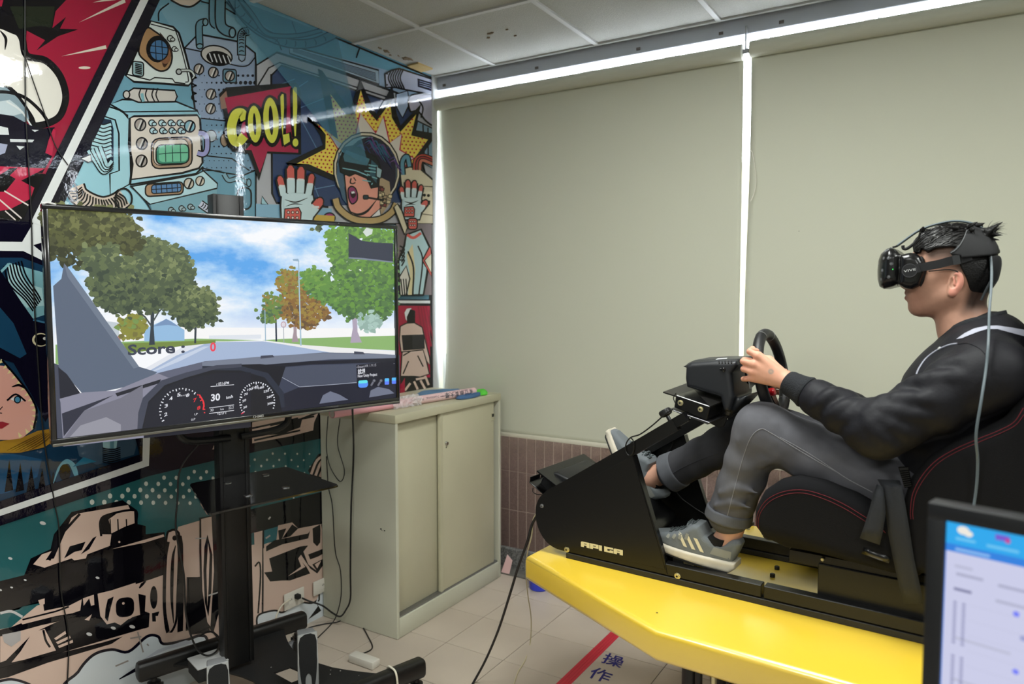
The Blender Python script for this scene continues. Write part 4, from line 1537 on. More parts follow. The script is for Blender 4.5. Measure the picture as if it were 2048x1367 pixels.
d1 = MB().box((CFX - 0.045, (CY0 + 0.02 + yd + 0.03) / 2, 0.56), (0.016, yd + 0.03 - CY0 - 0.02, 0.92), 0.003, 2).build('door', M_cab2, cab)
d2 = MB()
yr = ys(992, 900)
d2.box((CFX - 0.022, (yd + yr) / 2, 0.56), (0.016, yr - yd, 0.92), 0.003, 2)
d2.box((CFX - 0.0125, yd + 0.012, 0.56), (0.004, 0.02, 0.92), 0.001, 1)
d2 = d2.build('door', M_cab2, cab)
MB().box((CFX - .048, CY1 - .03, .56), (.02, .018, .92), .002).build('door_guide', M_steel, cab)
lk = on_x(893, 886, CFX - 0.012)
lo = MB().lathe((CFX - 0.014, lk.y, lk.z), (1, 0, 0), [(0, .011), (.004, .011), (.007, .008), (.010, .008)], 18).build('lock', M_chrome, d2)
MB().box((CFX - 0.0135, lk.y, lk.z - 0.021), (0.002, 0.005, 0.007)).build('keyhole', M_dark, d2)
hp = on_x(986, 833, CFX - 0.012)
h = MB()
for dy, dz, sy, sz in ((0, .019, .03, .003), (0, -.019, .03, .003), (-.0145, 0, .003, .04), (.0145, 0, .003, .04)):
    h.box((CFX - 0.0128, hp.y + dy, hp.z + dz), (0.004, sy, sz))
h.build('recessed_pull', M_cab2, d2)
MB().box((CFX - 0.0135, hp.y, hp.z + .008), (0.0015, 0.022, 0.016)).build('pull_hollow', M_dark, d2)
sp_ = on_y(765, 1058, CY0 - 0.0005)
sm = MB()
for dx, dz, s in ((-.010, 0, .006), (.012, -.004, .005), (-.004, -.006, .003)):
    sm.box((sp_.x + dx, CY0 - 0.0004, sp_.z + dz), (s * 1.6, 0.0006, s))
sm.build('chipped_paint', M_dark, cab)

# rolled poster
M_pink = pbsdf('pink_paper', (232, 168, 178), 0.45)
M_pinkw = pbsdf('pale_pink_paper', (226, 200, 200), 0.45)
RR = 0.0205
ra = on_z(664, 827, CH + RR + .003)
rb_ = on_z(948, 782, CH + RR + .003)
ax_ = (rb_ - ra).normalized()
L_ = (rb_ - ra).length
pr = MB().lathe(ra, ax_, [(0.001, RR * .82), (0, RR), (L_ * .62, RR), (L_, RR), (L_ - .001, RR * .8), (L_ - .05, RR * .78)], 28).build('rolled_poster', M_pink)
tag(pr, 'long pink rolled poster lying across the cabinet top', 'poster roll')
tube = MB().lathe(ra + ax_ * 0.0015, ax_, [(-.001, RR * .8), (0.0, RR * .55), (.0005, RR * .55)], 24).build('paper_core', pbsdf('paper_core', (214, 206, 198), .6), pr)
# printing on the roll (upside-down, running from the far end)
side = ax_.cross(Vector((0, 0, 1))).normalized()
if side.dot(CAM - ra) < 0:
    side = -side


def roll_pt(s, a, r=RR + 0.0004):
    return ra + ax_ * s + (side * math.cos(a) + Vector((0, 0, 1)) * math.sin(a)) * r


def roll_text(body, s0, s1, a0, h, mat, bold=0.01):
    vs, fs = text_mesh(body, 1.0, 'LEFT', bold)
    x0, x1 = min(v.x for v in vs), max(v.x for v in vs)
    pts = [roll_pt(s0 + (s1 - s0) * (v.x - x0) / (x1 - x0), a0 - v.y * h / RR) for v in vs]
    me = bpy.data.meshes.new('lettering')
    me.from_pydata([tuple(p) for p in pts], [], fs)
    link_mesh('lettering', me, mat, pr)


M_txt = pbsdf('print_black', (40, 44, 60), 0.6)
wrap = MB()
rows = []
for i in range(13):
    s = L_ * (0.50 + 0.5 * i / 12)
    rows.append([roll_pt(s, math.radians(-70 + 20 * k), RR + 0.0002) for k in range(12)])
wrap.grid(rows)
wrap.build('printed_band', M_pinkw, pr)
roll_text('國立屏東大學十', L_ * .97, L_ * .70, 0.42, 0.034, M_txt, 0.012)
roll_text('National Pingtung', L_ * .69, L_ * .48, 0.30, 0.017, pbsdf('print_grey', (120, 90, 100), .6))
# crumpled clear plastic around the roll
M_plastic = bpy.data.materials.new('clear_plastic')
M_plastic.use_nodes = True
pb = M_plastic.node_tree.nodes['Principled BSDF']
pb.inputs['Base Color'].default_value = (.9, .9, .9, 1)
pb.inputs['Roughness'].default_value = .25
pb.inputs['Alpha'].default_value = .42
random.seed(21)
pm = MB()
rows = []
for i in range(20):
    s = L_ * (0.35 + 0.20 * i / 19)
    row = []
    for k in range(15):
        a = math.radians(-60 + 17 * k)
        row.append(roll_pt(s, a, RR + 0.004 + random.uniform(0, 0.020) * (1 if k < 9 else .6)))
    rows.append(row)
pm.grid(rows)
for p in rows:
    pass
pw = tag(pm.build('plastic_wrap', M_plastic, None, smooth=0), 'crumpled clear plastic bag wrapped around the pink roll', 'plastic bag')
for v in pw.data.vertices:
    v.co.z = max(v.co.z, CH + 0.003)

# blue cloths, green cloth
def cloth(name, pts, col, label, cat, hgt=.014, seed=0):
    P_ = [on_z(x, y, CH + 0.004) for x, y in pts]
    cx = sum((p for p in P_), Vector()) / len(P_)
    random.seed(seed)
    q = catmull(P_, 4, True)
    m = MB()
    rings = []
    for f, z in ((1.0, 0), (1.03, .3), (.9, .85), (.6, 1.0), (.3, .9), (.02, 1.0)):
        rings.append([Vector((cx.x + (p.x - cx.x) * f, cx.y + (p.y - cx.y) * f, CH + .003 + hgt * z * random.uniform(.7, 1.25))) for p in q])
    vr = [[m.bm.verts.new(p) for p in r] for r in rings]
    n = len(q)
    for A, B in zip(vr, vr[1:]):
        for k in range(n):
            m.bm.faces.new((A[k], A[(k + 1) % n], B[(k + 1) % n], B[k]))
    m.bm.faces.new(vr[0][::-1])
    m.bm.faces.new(vr[-1])
    return tag(m.build(name, pbsdf(name, col, .9, bump=(300, .3)), None, smooth=60), label, cat)


cloth('folded_cloth', [(836, 789), (845, 784), (905, 779), (925, 781), (905, 786), (850, 791)], (92, 130, 166), 'flat blue cloth lying behind the pink roll', 'cloth', .012, 1)
cloth('crumpled_cloth', [(912, 797), (925, 791), (952, 788), (962, 789), (950, 794), (925, 798)], (70, 104, 146), 'crumpled dark blue cloth tucked in front of the roll end', 'cloth', .016, 2)
cloth('cleaning_pad', [(948, 788), (955, 781), (965, 779), (974, 783), (973, 789), (958, 790)], (92, 210, 60), 'bright green pad at the far end of the cabinet top', 'pad', .010, 3)

# ================================================================== television
TN = Vector((0.9593, -0.2823, 0))
TD = Vector((0.2823, 0.9593, 0))
TL = Vector((-2.351, 1.144, 1.458))


def tv(px, py, off=0.0):
    return on_plane(px, py, TL + TN * off, TN)


M_bez = pbsdf('tv_bezel', (22, 22, 24), 0.18, coat=.5)
M_bezl = pbsdf('tv_lip', (120, 118, 110), 0.25, metal=.6)
M_tvb = pbsdf('tv_back', (18, 18, 20), 0.5)
c00, c10, c11, c01 = tv(83, 405), tv(787, 450), tv(802, 800), tv(117, 889)
s0 = (c00 - TL).dot(TD)
s1 = (c10 - TL).dot(TD) * .35 + (c11 - TL).dot(TD) * .65
zt, zb = 1.882, 1.1455


def T(s, z, off=0.0):
    return TL * 1 + TD * s + TN * off + Vector((0, 0, z - TL.z + (s - .62) * .010))


tvo = empty('television', T((s0 + s1) / 2, zb, 0), 0, 'large flat television showing a driving game in front of the mural', 'television')
def tvbox(m, sa, sb, za, zz, o0, o1, bev=0):
    pts = [T(sa, za, o0), T(sb, za, o0), T(sb, za, o1), T(sa, za, o1), T(sa, zz, o0), T(sb, zz, o0), T(sb, zz, o1), T(sa, zz, o1)]
    m.hull8(pts, bev)


BZ = 0.016
m = MB()
tvbox(m, s0, s1, zt - BZ, zt, -.03, .004, .003)
tvbox(m, s0, s1, zb, zb + BZ * 1.25, -.03, .004, .003)
tvbox(m, s0, s0 + BZ, zb + BZ, zt - BZ, -.03, .004, .003)
tvbox(m, s1 - BZ * .8, s1, zb + BZ, zt - BZ, -.03, .004, .003)
m.build('bezel', M_bez, tvo)
m = MB()
tvbox(m, s0 + .002, s1 - .002, zb - .003, zb + .006, -.012, .008, .002)
m.build('bottom_lip', M_bezl, tvo)
m = MB()
tvbox(m, s0 + .01, s1 - .01, zb + .01, zt - .01, -.05, -.012, .01)
tvbox(m, s0 + .2, s1 - .2, zb + .06, zt - .12, -.085, -.05, .012)
m.build('back_cover', M_tvb, tvo)
# screen with procedural sky
M_sky = bpy.data.materials.new('screen_sky')
M_sky.use_nodes = True
nt = M_sky.node_tree
bs = nt.nodes['Principled BSDF']
bs.inputs['Base Color'].default_value = (.01, .01, .012, 1)
bs.inputs['Roughness'].default_value = .3
tc = nt.nodes.new('ShaderNodeTexCoord')
mp = nt.nodes.new('ShaderNodeMapping')
mp.inputs['Scale'].default_value = (3.2, 3.2, 7.0)
mp.inputs['Location'].default_value = (1.3, 0.4, 0.7)
ns = nt.nodes.new('ShaderNodeTexNoise')
ns.inputs['Scale'].default_value = 1.0
ns.inputs['Detail'].default_value = 7
ns.inputs['Roughness'].default_value = .58
cr = nt.nodes.new('ShaderNodeValToRGB')
cr.color_ramp.elements[0].position = .36
cr.color_ramp.elements[0].color = (*lin((92, 168, 238)), 1)
cr.color_ramp.elements[1].position = .62
cr.color_ramp.elements[1].color = (*lin((250, 252, 255)), 1)
e = cr.color_ramp.elements.new(.48)
e.color = (*lin((178, 216, 250)), 1)
sep = nt.nodes.new('ShaderNodeSeparateXYZ')
mr = nt.nodes.new('ShaderNodeMapRange')
mr.inputs[1].default_value = 1.62
mr.inputs[2].default_value = 1.44
mr.inputs[3].default_value = 0
mr.inputs[4].default_value = 1
mix = nt.nodes.new('ShaderNodeMix')
mix.data_type = 'RGBA'
mix.inputs[7].default_value = (*lin((250, 252, 255)), 1)
nt.links.new(tc.outputs['Object'], mp.inputs[0])
nt.links.new(mp.outputs[0], ns.inputs['Vector'])
nt.links.new(ns.outputs['Fac'], cr.inputs[0])
nt.links.new(tc.outputs['Object'], sep.inputs[0])
nt.links.new(sep.outputs[2], mr.inputs[0])
nt.links.new(mr.outputs[0], mix.inputs[0])
nt.links.new(cr.outputs[0], mix.inputs[6])
nt.links.new(mix.outputs[2], bs.inputs['Emission Color'])
bs.inputs['Emission Strength'].default_value = 0.95
m = MB()
tvbox(m, s0 + BZ * .9, s1 - BZ * .9, zb + BZ * 1.1, zt - BZ * .9, -.02, -.008)
m.build('screen', M_sky, tvo)
M_scr = attr_mat('screen_picture', 0.3, spec=.5, emit=0.95)


def tvp(px, py):
    return tv(px, py, -.008)


def leaves(P, poly, cols, n, r, seed, lay=14):
    """ragged computer-game foliage: many small leaf clumps"""
    random.seed(seed)
    q = [P.m(p) for p in poly]
    L0 = P._layer(q)
    P.boxes[-1] = (min(p[0] for p in q) - 6, min(p[1] for p in q) - 6, max(p[0] for p in q) + 6, max(p[1] for p in q) + 6)
    P.lay[-1] = L0 + lay + 2
    x0, x1 = min(p[0] for p in q), max(p[0] for p in q)
    y0, y1 = min(p[1] for p in q), max(p[1] for p in q)
    k = 0
    while k < n:
        x, y = random.uniform(x0, x1), random.uniform(y0, y1)
        if not pip((x, y), q):
            continue
        k += 1
        t = random.random() * .6 + .4 * (1 - (y - y0) / (y1 - y0))
        c = cols[min(int(t * len(cols)), len(cols) - 1)]
        m_ = 6
        x, y = x + random.gauss(0, r * .9), y + random.gauss(0, r * .9)
        a0 = random.uniform(0, 6)
        pts = [(x + r * random.uniform(.5, 1.3) * math.cos(a0 + 6.283 * i / m_), y + r * random.uniform(.4, 1.1) * math.sin(a0 + 6.283 * i / m_)) for i in range(m_)]
        P.raw(pts, [(0, i, i + 1) for i in range(1, m_ - 1)], lin(c), L0 + 1 + k % lay + random.random() * .8)


P = Print(tvp, TN, step=0.00006, base=.0002)
P.crop(80, 400, .36563)
# far ground, road
P.crop(440, 400, .36565)
P.fill((250, 250, 250), [(-900, 690), (560, 700), (966, 700), (966, 750), (-900, 770)])
P.fill((226, 232, 240), [(-60, 740), (225, 735), (225, 757), (-60, 766)])
P.fill((142, 182, 112), [(230, 765), (350, 758), (966, 740), (968, 830), (440, 790)])
P.fill((142, 182, 112), [(-900, 790), (-130, 757), (230, 765), (-60, 775), (-180, 790), (-900, 900)])
P.fill((228, 232, 240), [(-480, 960), (-200, 800), (-40, 772), (240, 770), (440, 795), (966, 822), (966, 850), (500, 880), (-480, 1000)])
P.fill((168, 186, 216), [(-480, 985), (-240, 850), (-60, 776), (235, 772), (620, 830), (640, 860), (200, 880), (-480, 1010)])
P.fill((200, 212, 232), [(-440, 970), (-210, 850), (-90, 800), (-60, 800), (-220, 880)])
P.fill((240, 240, 240), [(440, 790), (968, 828), (968, 842), (600, 832), (250, 772)])
# trunks and trees, right side
P.fill((176, 164, 184), [(716, 560), (744, 560), (752, 720), (776, 778), (712, 780), (726, 700)])
P.fill((168, 150, 158), [(400, 640), (416, 640), (420, 740), (430, 774), (392, 776), (402, 720)])
P.stroke((40, 52, 70), [(305, 640), (308, 772)], 9)
leaves(P, [(620, 145), (720, 150), (945, 165), (955, 590), (900, 640), (820, 660), (790, 625), (700, 640), (640, 600), (600, 470), (660, 440), (605, 400), (622, 340), (575, 250), (600, 190)], [(70, 104, 66), (86, 124, 70), (104, 150, 66), (116, 164, 70)], 2400, 5.2, 5)
leaves(P, [(345, 380), (420, 395), (450, 470), (480, 520), (560, 560), (590, 640), (520, 680), (440, 705), (380, 660), (300, 620), (300, 570), (340, 530), (315, 440)], [(106, 84, 60), (140, 104, 58), (158, 134, 64), (130, 140, 66)], 1000, 4.5, 6)
leaves(P, [(440, 400), (500, 380), (560, 410), (600, 450), (650, 500), (640, 580), (560, 540), (470, 500)], [(80, 116, 66), (100, 146, 70), (118, 160, 74)], 650, 4.5, 7)
leaves(P, [(240, 530), (300, 520), (345, 570), (310, 640), (270, 670), (225, 660), (220, 600), (260, 570)], [(80, 110, 80), (110, 140, 70), (150, 130, 70)], 150, 5, 8)
leaves(P, [(770, 640), (860, 640), (862, 690), (820, 716), (780, 690)], [(150, 180, 170), (170, 200, 190)], 40, 7, 9)
P.fill((168, 196, 216), [(424, 335), (430, 335), (444, 795), (436, 795)])
P.fill((150, 180, 204), [(395, 322), (425, 320), (432, 336), (398, 332)])
P.stroke((150, 180, 204), [(243, 600), (247, 770)], 5)
P.ell((226, 220, 228), (345, 680), 13, 15, line=(190, 150, 160), w=4)
P.stroke((170, 176, 186), [(345, 690), (347, 780)], 4)
# trees left
P.crop(80, 400, .36563)
P.fill((196, 206, 214), [(350, 660), (430, 670), (435, 770), (400, 775)])
P.fill((150, 190, 226), [(570, 705), (625, 680), (690, 650), (715, 660), (790, 710), (790, 768), (570, 772)])
P.fill((120, 150, 190), [(620, 690), (690, 648), (760, 690), (700, 682)])
P.fill((196, 130, 130), [(415, 745), (440, 745), (440, 770), (418, 770)])
P.fill((118, 140, 66), [(455, 782), (620, 778), (960, 765), (960, 780), (760, 800), (480, 835)])
leaves(P, [(445, 650), (520, 640), (570, 690), (560, 750), (500, 745), (445, 745), (438, 700)], [(120, 116, 60), (140, 140, 60), (120, 150, 80)], 110, 7, 20)
P.fill((48, 60, 70), [(605, 540), (628, 540), (622, 700), (628, 790), (596, 792), (604, 700)])
P.stroke((70, 80, 80), [(610, 690), (575, 640), (520, 590)], 9)
P.stroke((70, 80, 80), [(620, 660), (650, 610), (690, 570)], 8)
P.fill((48, 60, 70), [(846, 640), (858, 640), (854, 782), (843, 782)])
P.stroke((70, 80, 80), [(850, 710), (820, 680)], 5)
LC = [(58, 72, 56), (78, 92, 66), (98, 112, 74), (126, 138, 92)]
leaves(P, [(560, 240), (630, 215), (680, 260), (780, 280), (800, 350), (835, 440), (790, 520), (730, 560), (640, 590), (560, 590), (400, 605), (330, 560), (270, 450), (300, 400), (420, 380), (470, 290)], LC, 3000, 6.5, 21)
leaves(P, [(840, 480), (930, 500), (960, 580), (960, 660), (880, 670), (790, 690), (740, 640), (700, 610), (760, 540)], LC, 900, 5.5, 22)
leaves(P, [(45, 60), (440, 72), (470, 110), (515, 150), (510, 210), (545, 235), (480, 270), (400, 260), (350, 330), (300, 310), (230, 290), (200, 260), (110, 250), (50, 190)], [(52, 56, 30), (66, 70, 38), (88, 92, 50), (116, 120, 70)], 2200, 7.5, 23)
leaves(P, [(220, 280), (400, 270), (410, 330), (330, 400), (270, 380)], LC, 160, 9, 24)
leaves(P, [(60, 240), (110, 290), (195, 345), (185, 360), (100, 305), (60, 290)], [(52, 56, 30), (76, 80, 48)], 60, 8, 25)
# A-pillar and dashboard
P.fill((70, 74, 90), [(48, 880), (112, 905), (150, 1345), (84, 1345)])
P.fill((92, 104, 124), [(70, 470), (115, 430), (130, 345), (160, 380), (540, 910), (640, 940), (560, 1000), (240, 1068), (100, 910)])
P.fill((112, 124, 142), [(130, 345), (160, 380), (540, 910), (510, 920), (150, 420)])
P.fill((26, 28, 42), [(98, 912), (145, 950), (230, 1070), (110, 1105)])
P.fill((138, 138, 156), [(110, 1105), (105, 1085), (235, 1050), (410, 1040), (640, 945), (850, 900), (1100, 880), (1100, 1240), (126, 1345)])
P.fill((96, 100, 120), [(640, 945), (900, 880), (1150, 860), (1150, 920), (700, 970)])
P.fill((28, 30, 42), [(410, 1055), (660, 978), (650, 1000), (420, 1072)])
P.fill((42, 44, 60), [(118, 1165), (400, 1065), (240, 1150), (128, 1290)])
P.fill((116, 116, 130), [(130, 1298), (240, 1150), (440, 1080), (560, 1010), (560, 1250)])
P.fill((150, 150, 162), [(160, 1295), (220, 1230), (360, 1185), (440, 1225), (440, 1262)])
P.crop(440, 400, .36565)
P.fill((58, 64, 84), [(-100, 890), (200, 860), (560, 832), (800, 836), (968, 846), (978, 846), (980, 1110), (-100, 1240)])
P.fill((120, 128, 146), [(-100, 884), (200, 856), (560, 834), (800, 838), (968, 846), (968, 862), (600, 870), (200, 902), (-100, 920)])
P.fill((26, 28, 40), [(150, 906), (500, 880), (968, 862), (968, 884), (500, 898), (210, 922)])
P.fill((74, 80, 98), [(220, 925), (500, 902), (968, 890), (968, 990), (640, 1000), (440, 1018), (330, 960)])
P.stroke((150, 156, 172), [(325, 962), (432, 1020), (600, 1008), (744, 996)], 4)
P.fill((30, 32, 48), [(430, 1022), (745, 1000), (978, 985), (980, 1110), (330, 1180), (340, 1060)])
P.fill((66, 70, 86), [(220, 850), (285, 846), (295, 858), (218, 866)])
P.fill((66, 70, 86), [(730, 826), (780, 830), (790, 842), (730, 842)])
for q in ([(540, 1112), (560, 1065), (600, 1044), (650, 1062), (698, 1090)], [(812, 1078), (820, 1040), (860, 1020), (920, 1032), (950, 1055)]):
    P.fill((112, 118, 138), q)
# instrument hood
P.crop(80, 400, .36563)
P.fill((20, 22, 32), [(530, 1252), (535, 1160), (560, 1080), (660, 985), (800, 940), (960, 902), (1200, 895), (1340, 910), (1250, 1180)])
P.crop(440, 400, .36565)
P.fill((20, 22, 32), [(-110, 1150), (-100, 915), (120, 920), (250, 960), (330, 1060), (335, 1180), (-100, 1240)])
P.fill((40, 46, 62), [(-100, 905), (120, 908), (260, 945), (345, 1050), (352, 1130), (330, 1132), (320, 1070), (240, 968), (110, 930), (-100, 928)])
P.crop(80, 400, .36563)
P.fill((64, 68, 84), [(535, 1160), (560, 1080), (660, 985), (800, 940), (960, 902), (1100, 893), (1100, 912), (960, 922), (810, 965), (680, 1010), (590, 1100), (555, 1250), (530, 1252)])
P.fill((24, 26, 40), [(565, 1250), (590, 1110), (690, 1020), (800, 975), (960, 945), (1150, 940), (1150, 1240), (565, 1300)])
WT = (230, 232, 240)


def dial(cx, cy, rx, ry, a0, a1, n, labs, red=None, fs=26, ins=34, hw=9):
    for k in range(n):
        a = math.radians(a0 + (a1 - a0) * k / (n - 1))
        c_ = (236, 50, 60) if red and k >= red else WT
        big = 1.0 if k % 3 == 0 else .5
        P.stroke(c_, [(cx + rx * math.cos(a), cy - ry * math.sin(a)), (cx + (rx - 14 * big) * math.cos(a), cy - (ry - 14 * big) * math.sin(a))], 6)
    for k, t in enumerate(labs):
        a = math.radians(a0 + (a1 - a0) * (k + .5) / len(labs))
        x, y = cx + (rx - ins) * math.cos(a), cy - (ry - ins) * math.sin(a)
        P.text((236, 50, 60) if red and k >= len(labs) - 2 else WT, t, (x - hw * len(t), y + 5), (x + hw * len(t), y - 3), fs, .02)


dial(775, 1150, 126, 124, 208, -5, 26, ['2', '3', '4', '5', '6', '7', '8'], red=19)
P.stroke((236, 50, 60), catmull([(868, 1062, 0), (892, 1105, 0), (890, 1145, 0)], 4), 8)
P.text(WT, '1/min x1000', (748, 1070), (815, 1062), 14)
P.text(WT, 'r 051:6PM', (962, 1006), (1030, 998), 22, .01)
P.stroke(WT, [(930, 1018), (1058, 1008)], 3)
P.text(WT, '30', (932, 1082), (982, 1076), 52, .03)
P.text(WT, 'km/h', (1016, 1080), (1052, 1072), 22, .02)
P.stroke(WT, [(922, 1135), (1058, 1118)], 3)
P.text(WT, '30', (928, 1148), (946, 1146), 20)
P.text(WT, 'km', (984, 1143), (1002, 1141), 16)
P.text(WT, '22.2', (1028, 1136), (1056, 1131), 20)
P.stroke(WT, [(922, 1165), (1058, 1148)], 3)
P.text(WT, '+27.0°c', (966, 1168), (1016, 1161), 20, .01)
P.text(WT, 'LP', (842, 1170), (860, 1168), 16)
P.text(WT, '0.P', (824, 1200), (846, 1196), 16)
P.crop(440, 400, .36565)
dial(200, 1100, 98, 108, 215, -20, 30, ['30', '50', '70', '100', '140', '180', '220', '260', '300'], fs=17, ins=27, hw=5)
P.text(WT, 'km/h', (186, 1028), (212, 1025), 14)
P.stroke((226, 60, 90), [(112, 1168), (128, 1158)], 5)
# score line
P.crop(80, 400, .36563)
P.text((58, 64, 82), 'Score :', (478, 822), (790, 808), 78, .03)
P.text((240, 70, 90), '0', (930, 806), (962, 804), 66, .03)
# mirror
P.crop(440, 400, .36565)
P.fill((52, 58, 74), [(702, 180), (776, 222), (850, 232), (945, 236), (945, 338), (850, 326), (780, 318), (702, 314)])
P.fill((120, 130, 150), [(702, 312), (780, 316), (850, 324), (945, 336), (945, 342), (850, 332), (702, 318)])
leaves(P, [(520, 150), (550, 140), (545, 160)], LC, 8, 6, 31)
P.fill((210, 220, 214), [(780, 175), (800, 150), (835, 160), (830, 185), (800, 200)])
# status window
P.fill((16, 18, 34), [(742, 900), (964, 878), (970, 1000), (746, 1028)])
P.text((190, 190, 200), '-SteamVR 1.9.15', (744, 912), (850, 901), 20)
P.text(WT, '就緒', (750, 940), (790, 935), 30, .02)
P.text(WT, 'New Unity Project', (750, 962), (856, 952), 22, .015)
P.text(WT, '- x', (946, 892), (966, 889), 16)
P.fill((90, 150, 250), rrect(752, 988, 806, 1026, 16, -.06))
P.fill((100, 230, 240), rrect(753, 986, 804, 1002, 8, -.06))
for x in (830, 868):
    P.stroke((110, 112, 124), [(x - 8, 1014), (x + 6, 990)], 10)
    P.ell((120, 122, 132), (x + 9, 986), 8, line=(60, 62, 72), w=3)
for x in (909, 948):
    P.fill((90, 190, 250), rrect(x - 12, 974 - (x - 909) * .1, x + 12, 1008 - (x - 909) * .1, 4, -.05))
    P.fill((96, 130, 250), rrect(x - 12, 990 - (x - 909) * .1, x + 12, 1008 - (x - 909) * .1, 4, -.05))
P.build('screen_picture', M_scr, tvo)
# maker's name on the lower bezel
tp = Print(lambda x, y: tv(x, y, .0085), TN, base=.0003)
tp.text((170, 170, 165), 'CHIMEI', (506, 834), (527, 831), 7, .01)
tp.build('lettering', attr_mat('tv_letter', .4), tvo)
MB().sweep([tv(x, y, .006) for x, y in ((84, 407), (96, 404), (112, 409))], .003, 6).build('protective_film', M_plastic, tvo)

# ================================================================== television stand
M_blk = pbsdf('black_powdercoat', (7, 7, 8), 0.45, bump=(400, .05))
M_blkg = pbsdf('black_gloss', (10, 9, 10), 0.06, coat=.6)
M_rub = pbsdf('black_rubber', (22, 22, 23), 0.7)
M_gry = pbsdf('grey_plastic', (120, 124, 128), 0.5)
st = empty('television_stand', T(.63, 0, -.1), 0, 'black wheeled television stand with glass shelf in front of the mural', 'stand')
cs0 = (on_plane(441, 920, TL + TN * -.09, TN) - TL).dot(TD)
cs1 = (on_plane(502, 920, TL + TN * -.09, TN) - TL).dot(TD)
m = MB()
tvbox(m, cs0, cs1, .2, 1.965, -.155, -.10, .003)
tvbox(m, cs0 + .012, cs0 + .018, .2, 1.96, -.1005, -.097)
tvbox(m, cs1 - .018, cs1 - .012, .2, 1.96, -.1005, -.097)
m.build('column', M_blk, st)
m = MB()
tvbox(m, cs0 - .12, cs1 + .12, 1.42, 1.47, -.098, -.087, .002)
tvbox(m, cs0 - .12, cs1 + .12, 1.62, 1.67, -.098, -.087, .002)
m.build('mount_plate', M_blk, st)
cm = (cs0 + cs1) / 2
def curvy(sgn):
    return catmull([T(cm + sgn * .02, 1.075, -.09), T(cm + sgn * .14, 1.082, -.085), T(cm + sgn * .19, 1.10, -.08), T(cm + sgn * .205, 1.14, -.078), T(cm + sgn * .205, 1.26, -.078)], 5)
for sg in (-1, 1):
    MB().sweep(curvy(sg), .013, 10).build('mount_arm', M_blk, st)
# shelf
SZ = 0.935
sh = [on_z(x, y, SZ) for x, y in ((378, 966), (415, 1027), (680, 969), (572, 932))]
cxs = sum(sh, Vector()) / 4
shp = []
for i in range(4):
    a, b_, c_ = sh[i - 1], sh[i], sh[(i + 1) % 4]
    for f in (.05, 0.015):
        pass
    e1, e2 = (a - b_).normalized() * .02, (c_ - b_).normalized() * .02
    for t in (0, .5, 1):
        shp.append(b_ + e1 * (1 - t) ** 2 + e2 * t ** 2)
m = MB()
m.prism([p + Vector((0, 0, -.008)) for p in shp], (0, 0, .008), .0015, 1)
shelf = m.build('glass_shelf', M_blkg, st)
for x, y in ((455, 965), (531, 950), (496, 991), (571, 975)):
    p = on_z(x, y, SZ)
    MB().lathe(p, (0, 0, 1), [(0, .014), (.002, .014), (.003, .012)], 18).build('glass_mount', M_chrome, shelf)
m = MB()
tvbox(m, cs0 + .01, cs1 - .01, SZ - .05, SZ - .009, -.10, .12, .004)
m.build('shelf_bracket', M_blk, st)
# base plate and bars
BZ0, BZ1 = .165, .205
zc_ = .185
pl = on_z(268, 1338, zc_)
prr = on_z(611, 1237, zc_)
fr = on_z(846, 1331, zc_)
dep = (fr - prr).dot(TN)
len_ = (prr - pl).dot(TD)
def B(s, d, z):
    """base coordinates: s along the bars from the left end, d towards the room"""
    return Vector((prr.x, prr.y, 0)) + TD * (s - len_) + TN * d + Vector((0, 0, z))
sfr = (fr - prr).dot(TD) + len_
def bar(d, s_a, s_b):
    m_ = MB()
    prof = []
    for k in range(16):
        a = 2 * math.pi * k / 16
        cx, cz = math.cos(a), math.sin(a)
        q = 0.55
        prof.append((math.copysign(abs(cx) ** q, cx) * .028, math.copysign(abs(cz) ** q, cz) * .037))
    rings = []
    for s_, f in ((s_a, .6), (s_a + .004, .9), (s_a + .012, 1), (s_b - .012, 1), (s_b - .004, .9), (s_b, .6)):
        rings.append([m_.bm.verts.new(B(s_, d + u * f, zc_ + v * f)) for u, v in prof])
    for A, Bq in zip(rings, rings[1:]):
        for k in range(16):
            m_.bm.faces.new((A[k], A[(k + 1) % 16], Bq[(k + 1) % 16], Bq[k]))
    m_.bm.faces.new(rings[0])
    m_.bm.faces.new(rings[-1])
    return m_.build('base_bar', pbsdf('bar_vinyl', (9, 9, 10), .38), st)
bar(0, 0, len_)
bar(dep, sfr - len_, sfr)
sh_ = sfr - len_
m = MB()
n = 12
Lc, Rc = [], []
for k in range(n + 1):
    t = k / n
    pinch = .13 * math.sin(math.pi * t)
    Lc.append((.10 + pinch + sh_ * t, dep * t))
    Rc.append((len_ - .10 - pinch + sh_ * t, dep * t))
zz_ = .176
for (sa, sb) in ((0, .55), (.60, 1)):
    pts = [B(s, d, zz_) for (s, d) in Lc if sa * dep - 1e-6 <= d <= sb * dep + 1e-6]
    pts2 = [B(s, d, zz_) for (s, d) in Rc if sa * dep - 1e-6 <= d <= sb * dep + 1e-6]
    m.prism(pts + pts2[::-1], (0, 0, .008))
k1, k2 = int(.55 * n), int(.60 * n) + 1
for a_, b_ in ((0.0, .36), (.66, 1.0)):
    q = []
    for (ka, fr_) in ((k1, a_), (k2, a_), (k2, b_), (k1, b_)):
        l, r_ = Lc[ka], Rc[ka]
        q.append(B(l[0] + (r_[0] - l[0]) * fr_, l[1], zz_))
    m.prism(q, (0, 0, .008))
m.build('base_plate', pbsdf('base_board', (14, 14, 15), .6, noise=(60, .15)), st)
random.seed(2)
m = MB()
for _ in range(14):
    s_, d_ = random.uniform(.2, .5), random.uniform(.1, .6)
    m.box(B(s_ + sh_ * d_ / dep, d_, .1842), (random.uniform(.002, .005), random.uniform(.002, .004), .0006))
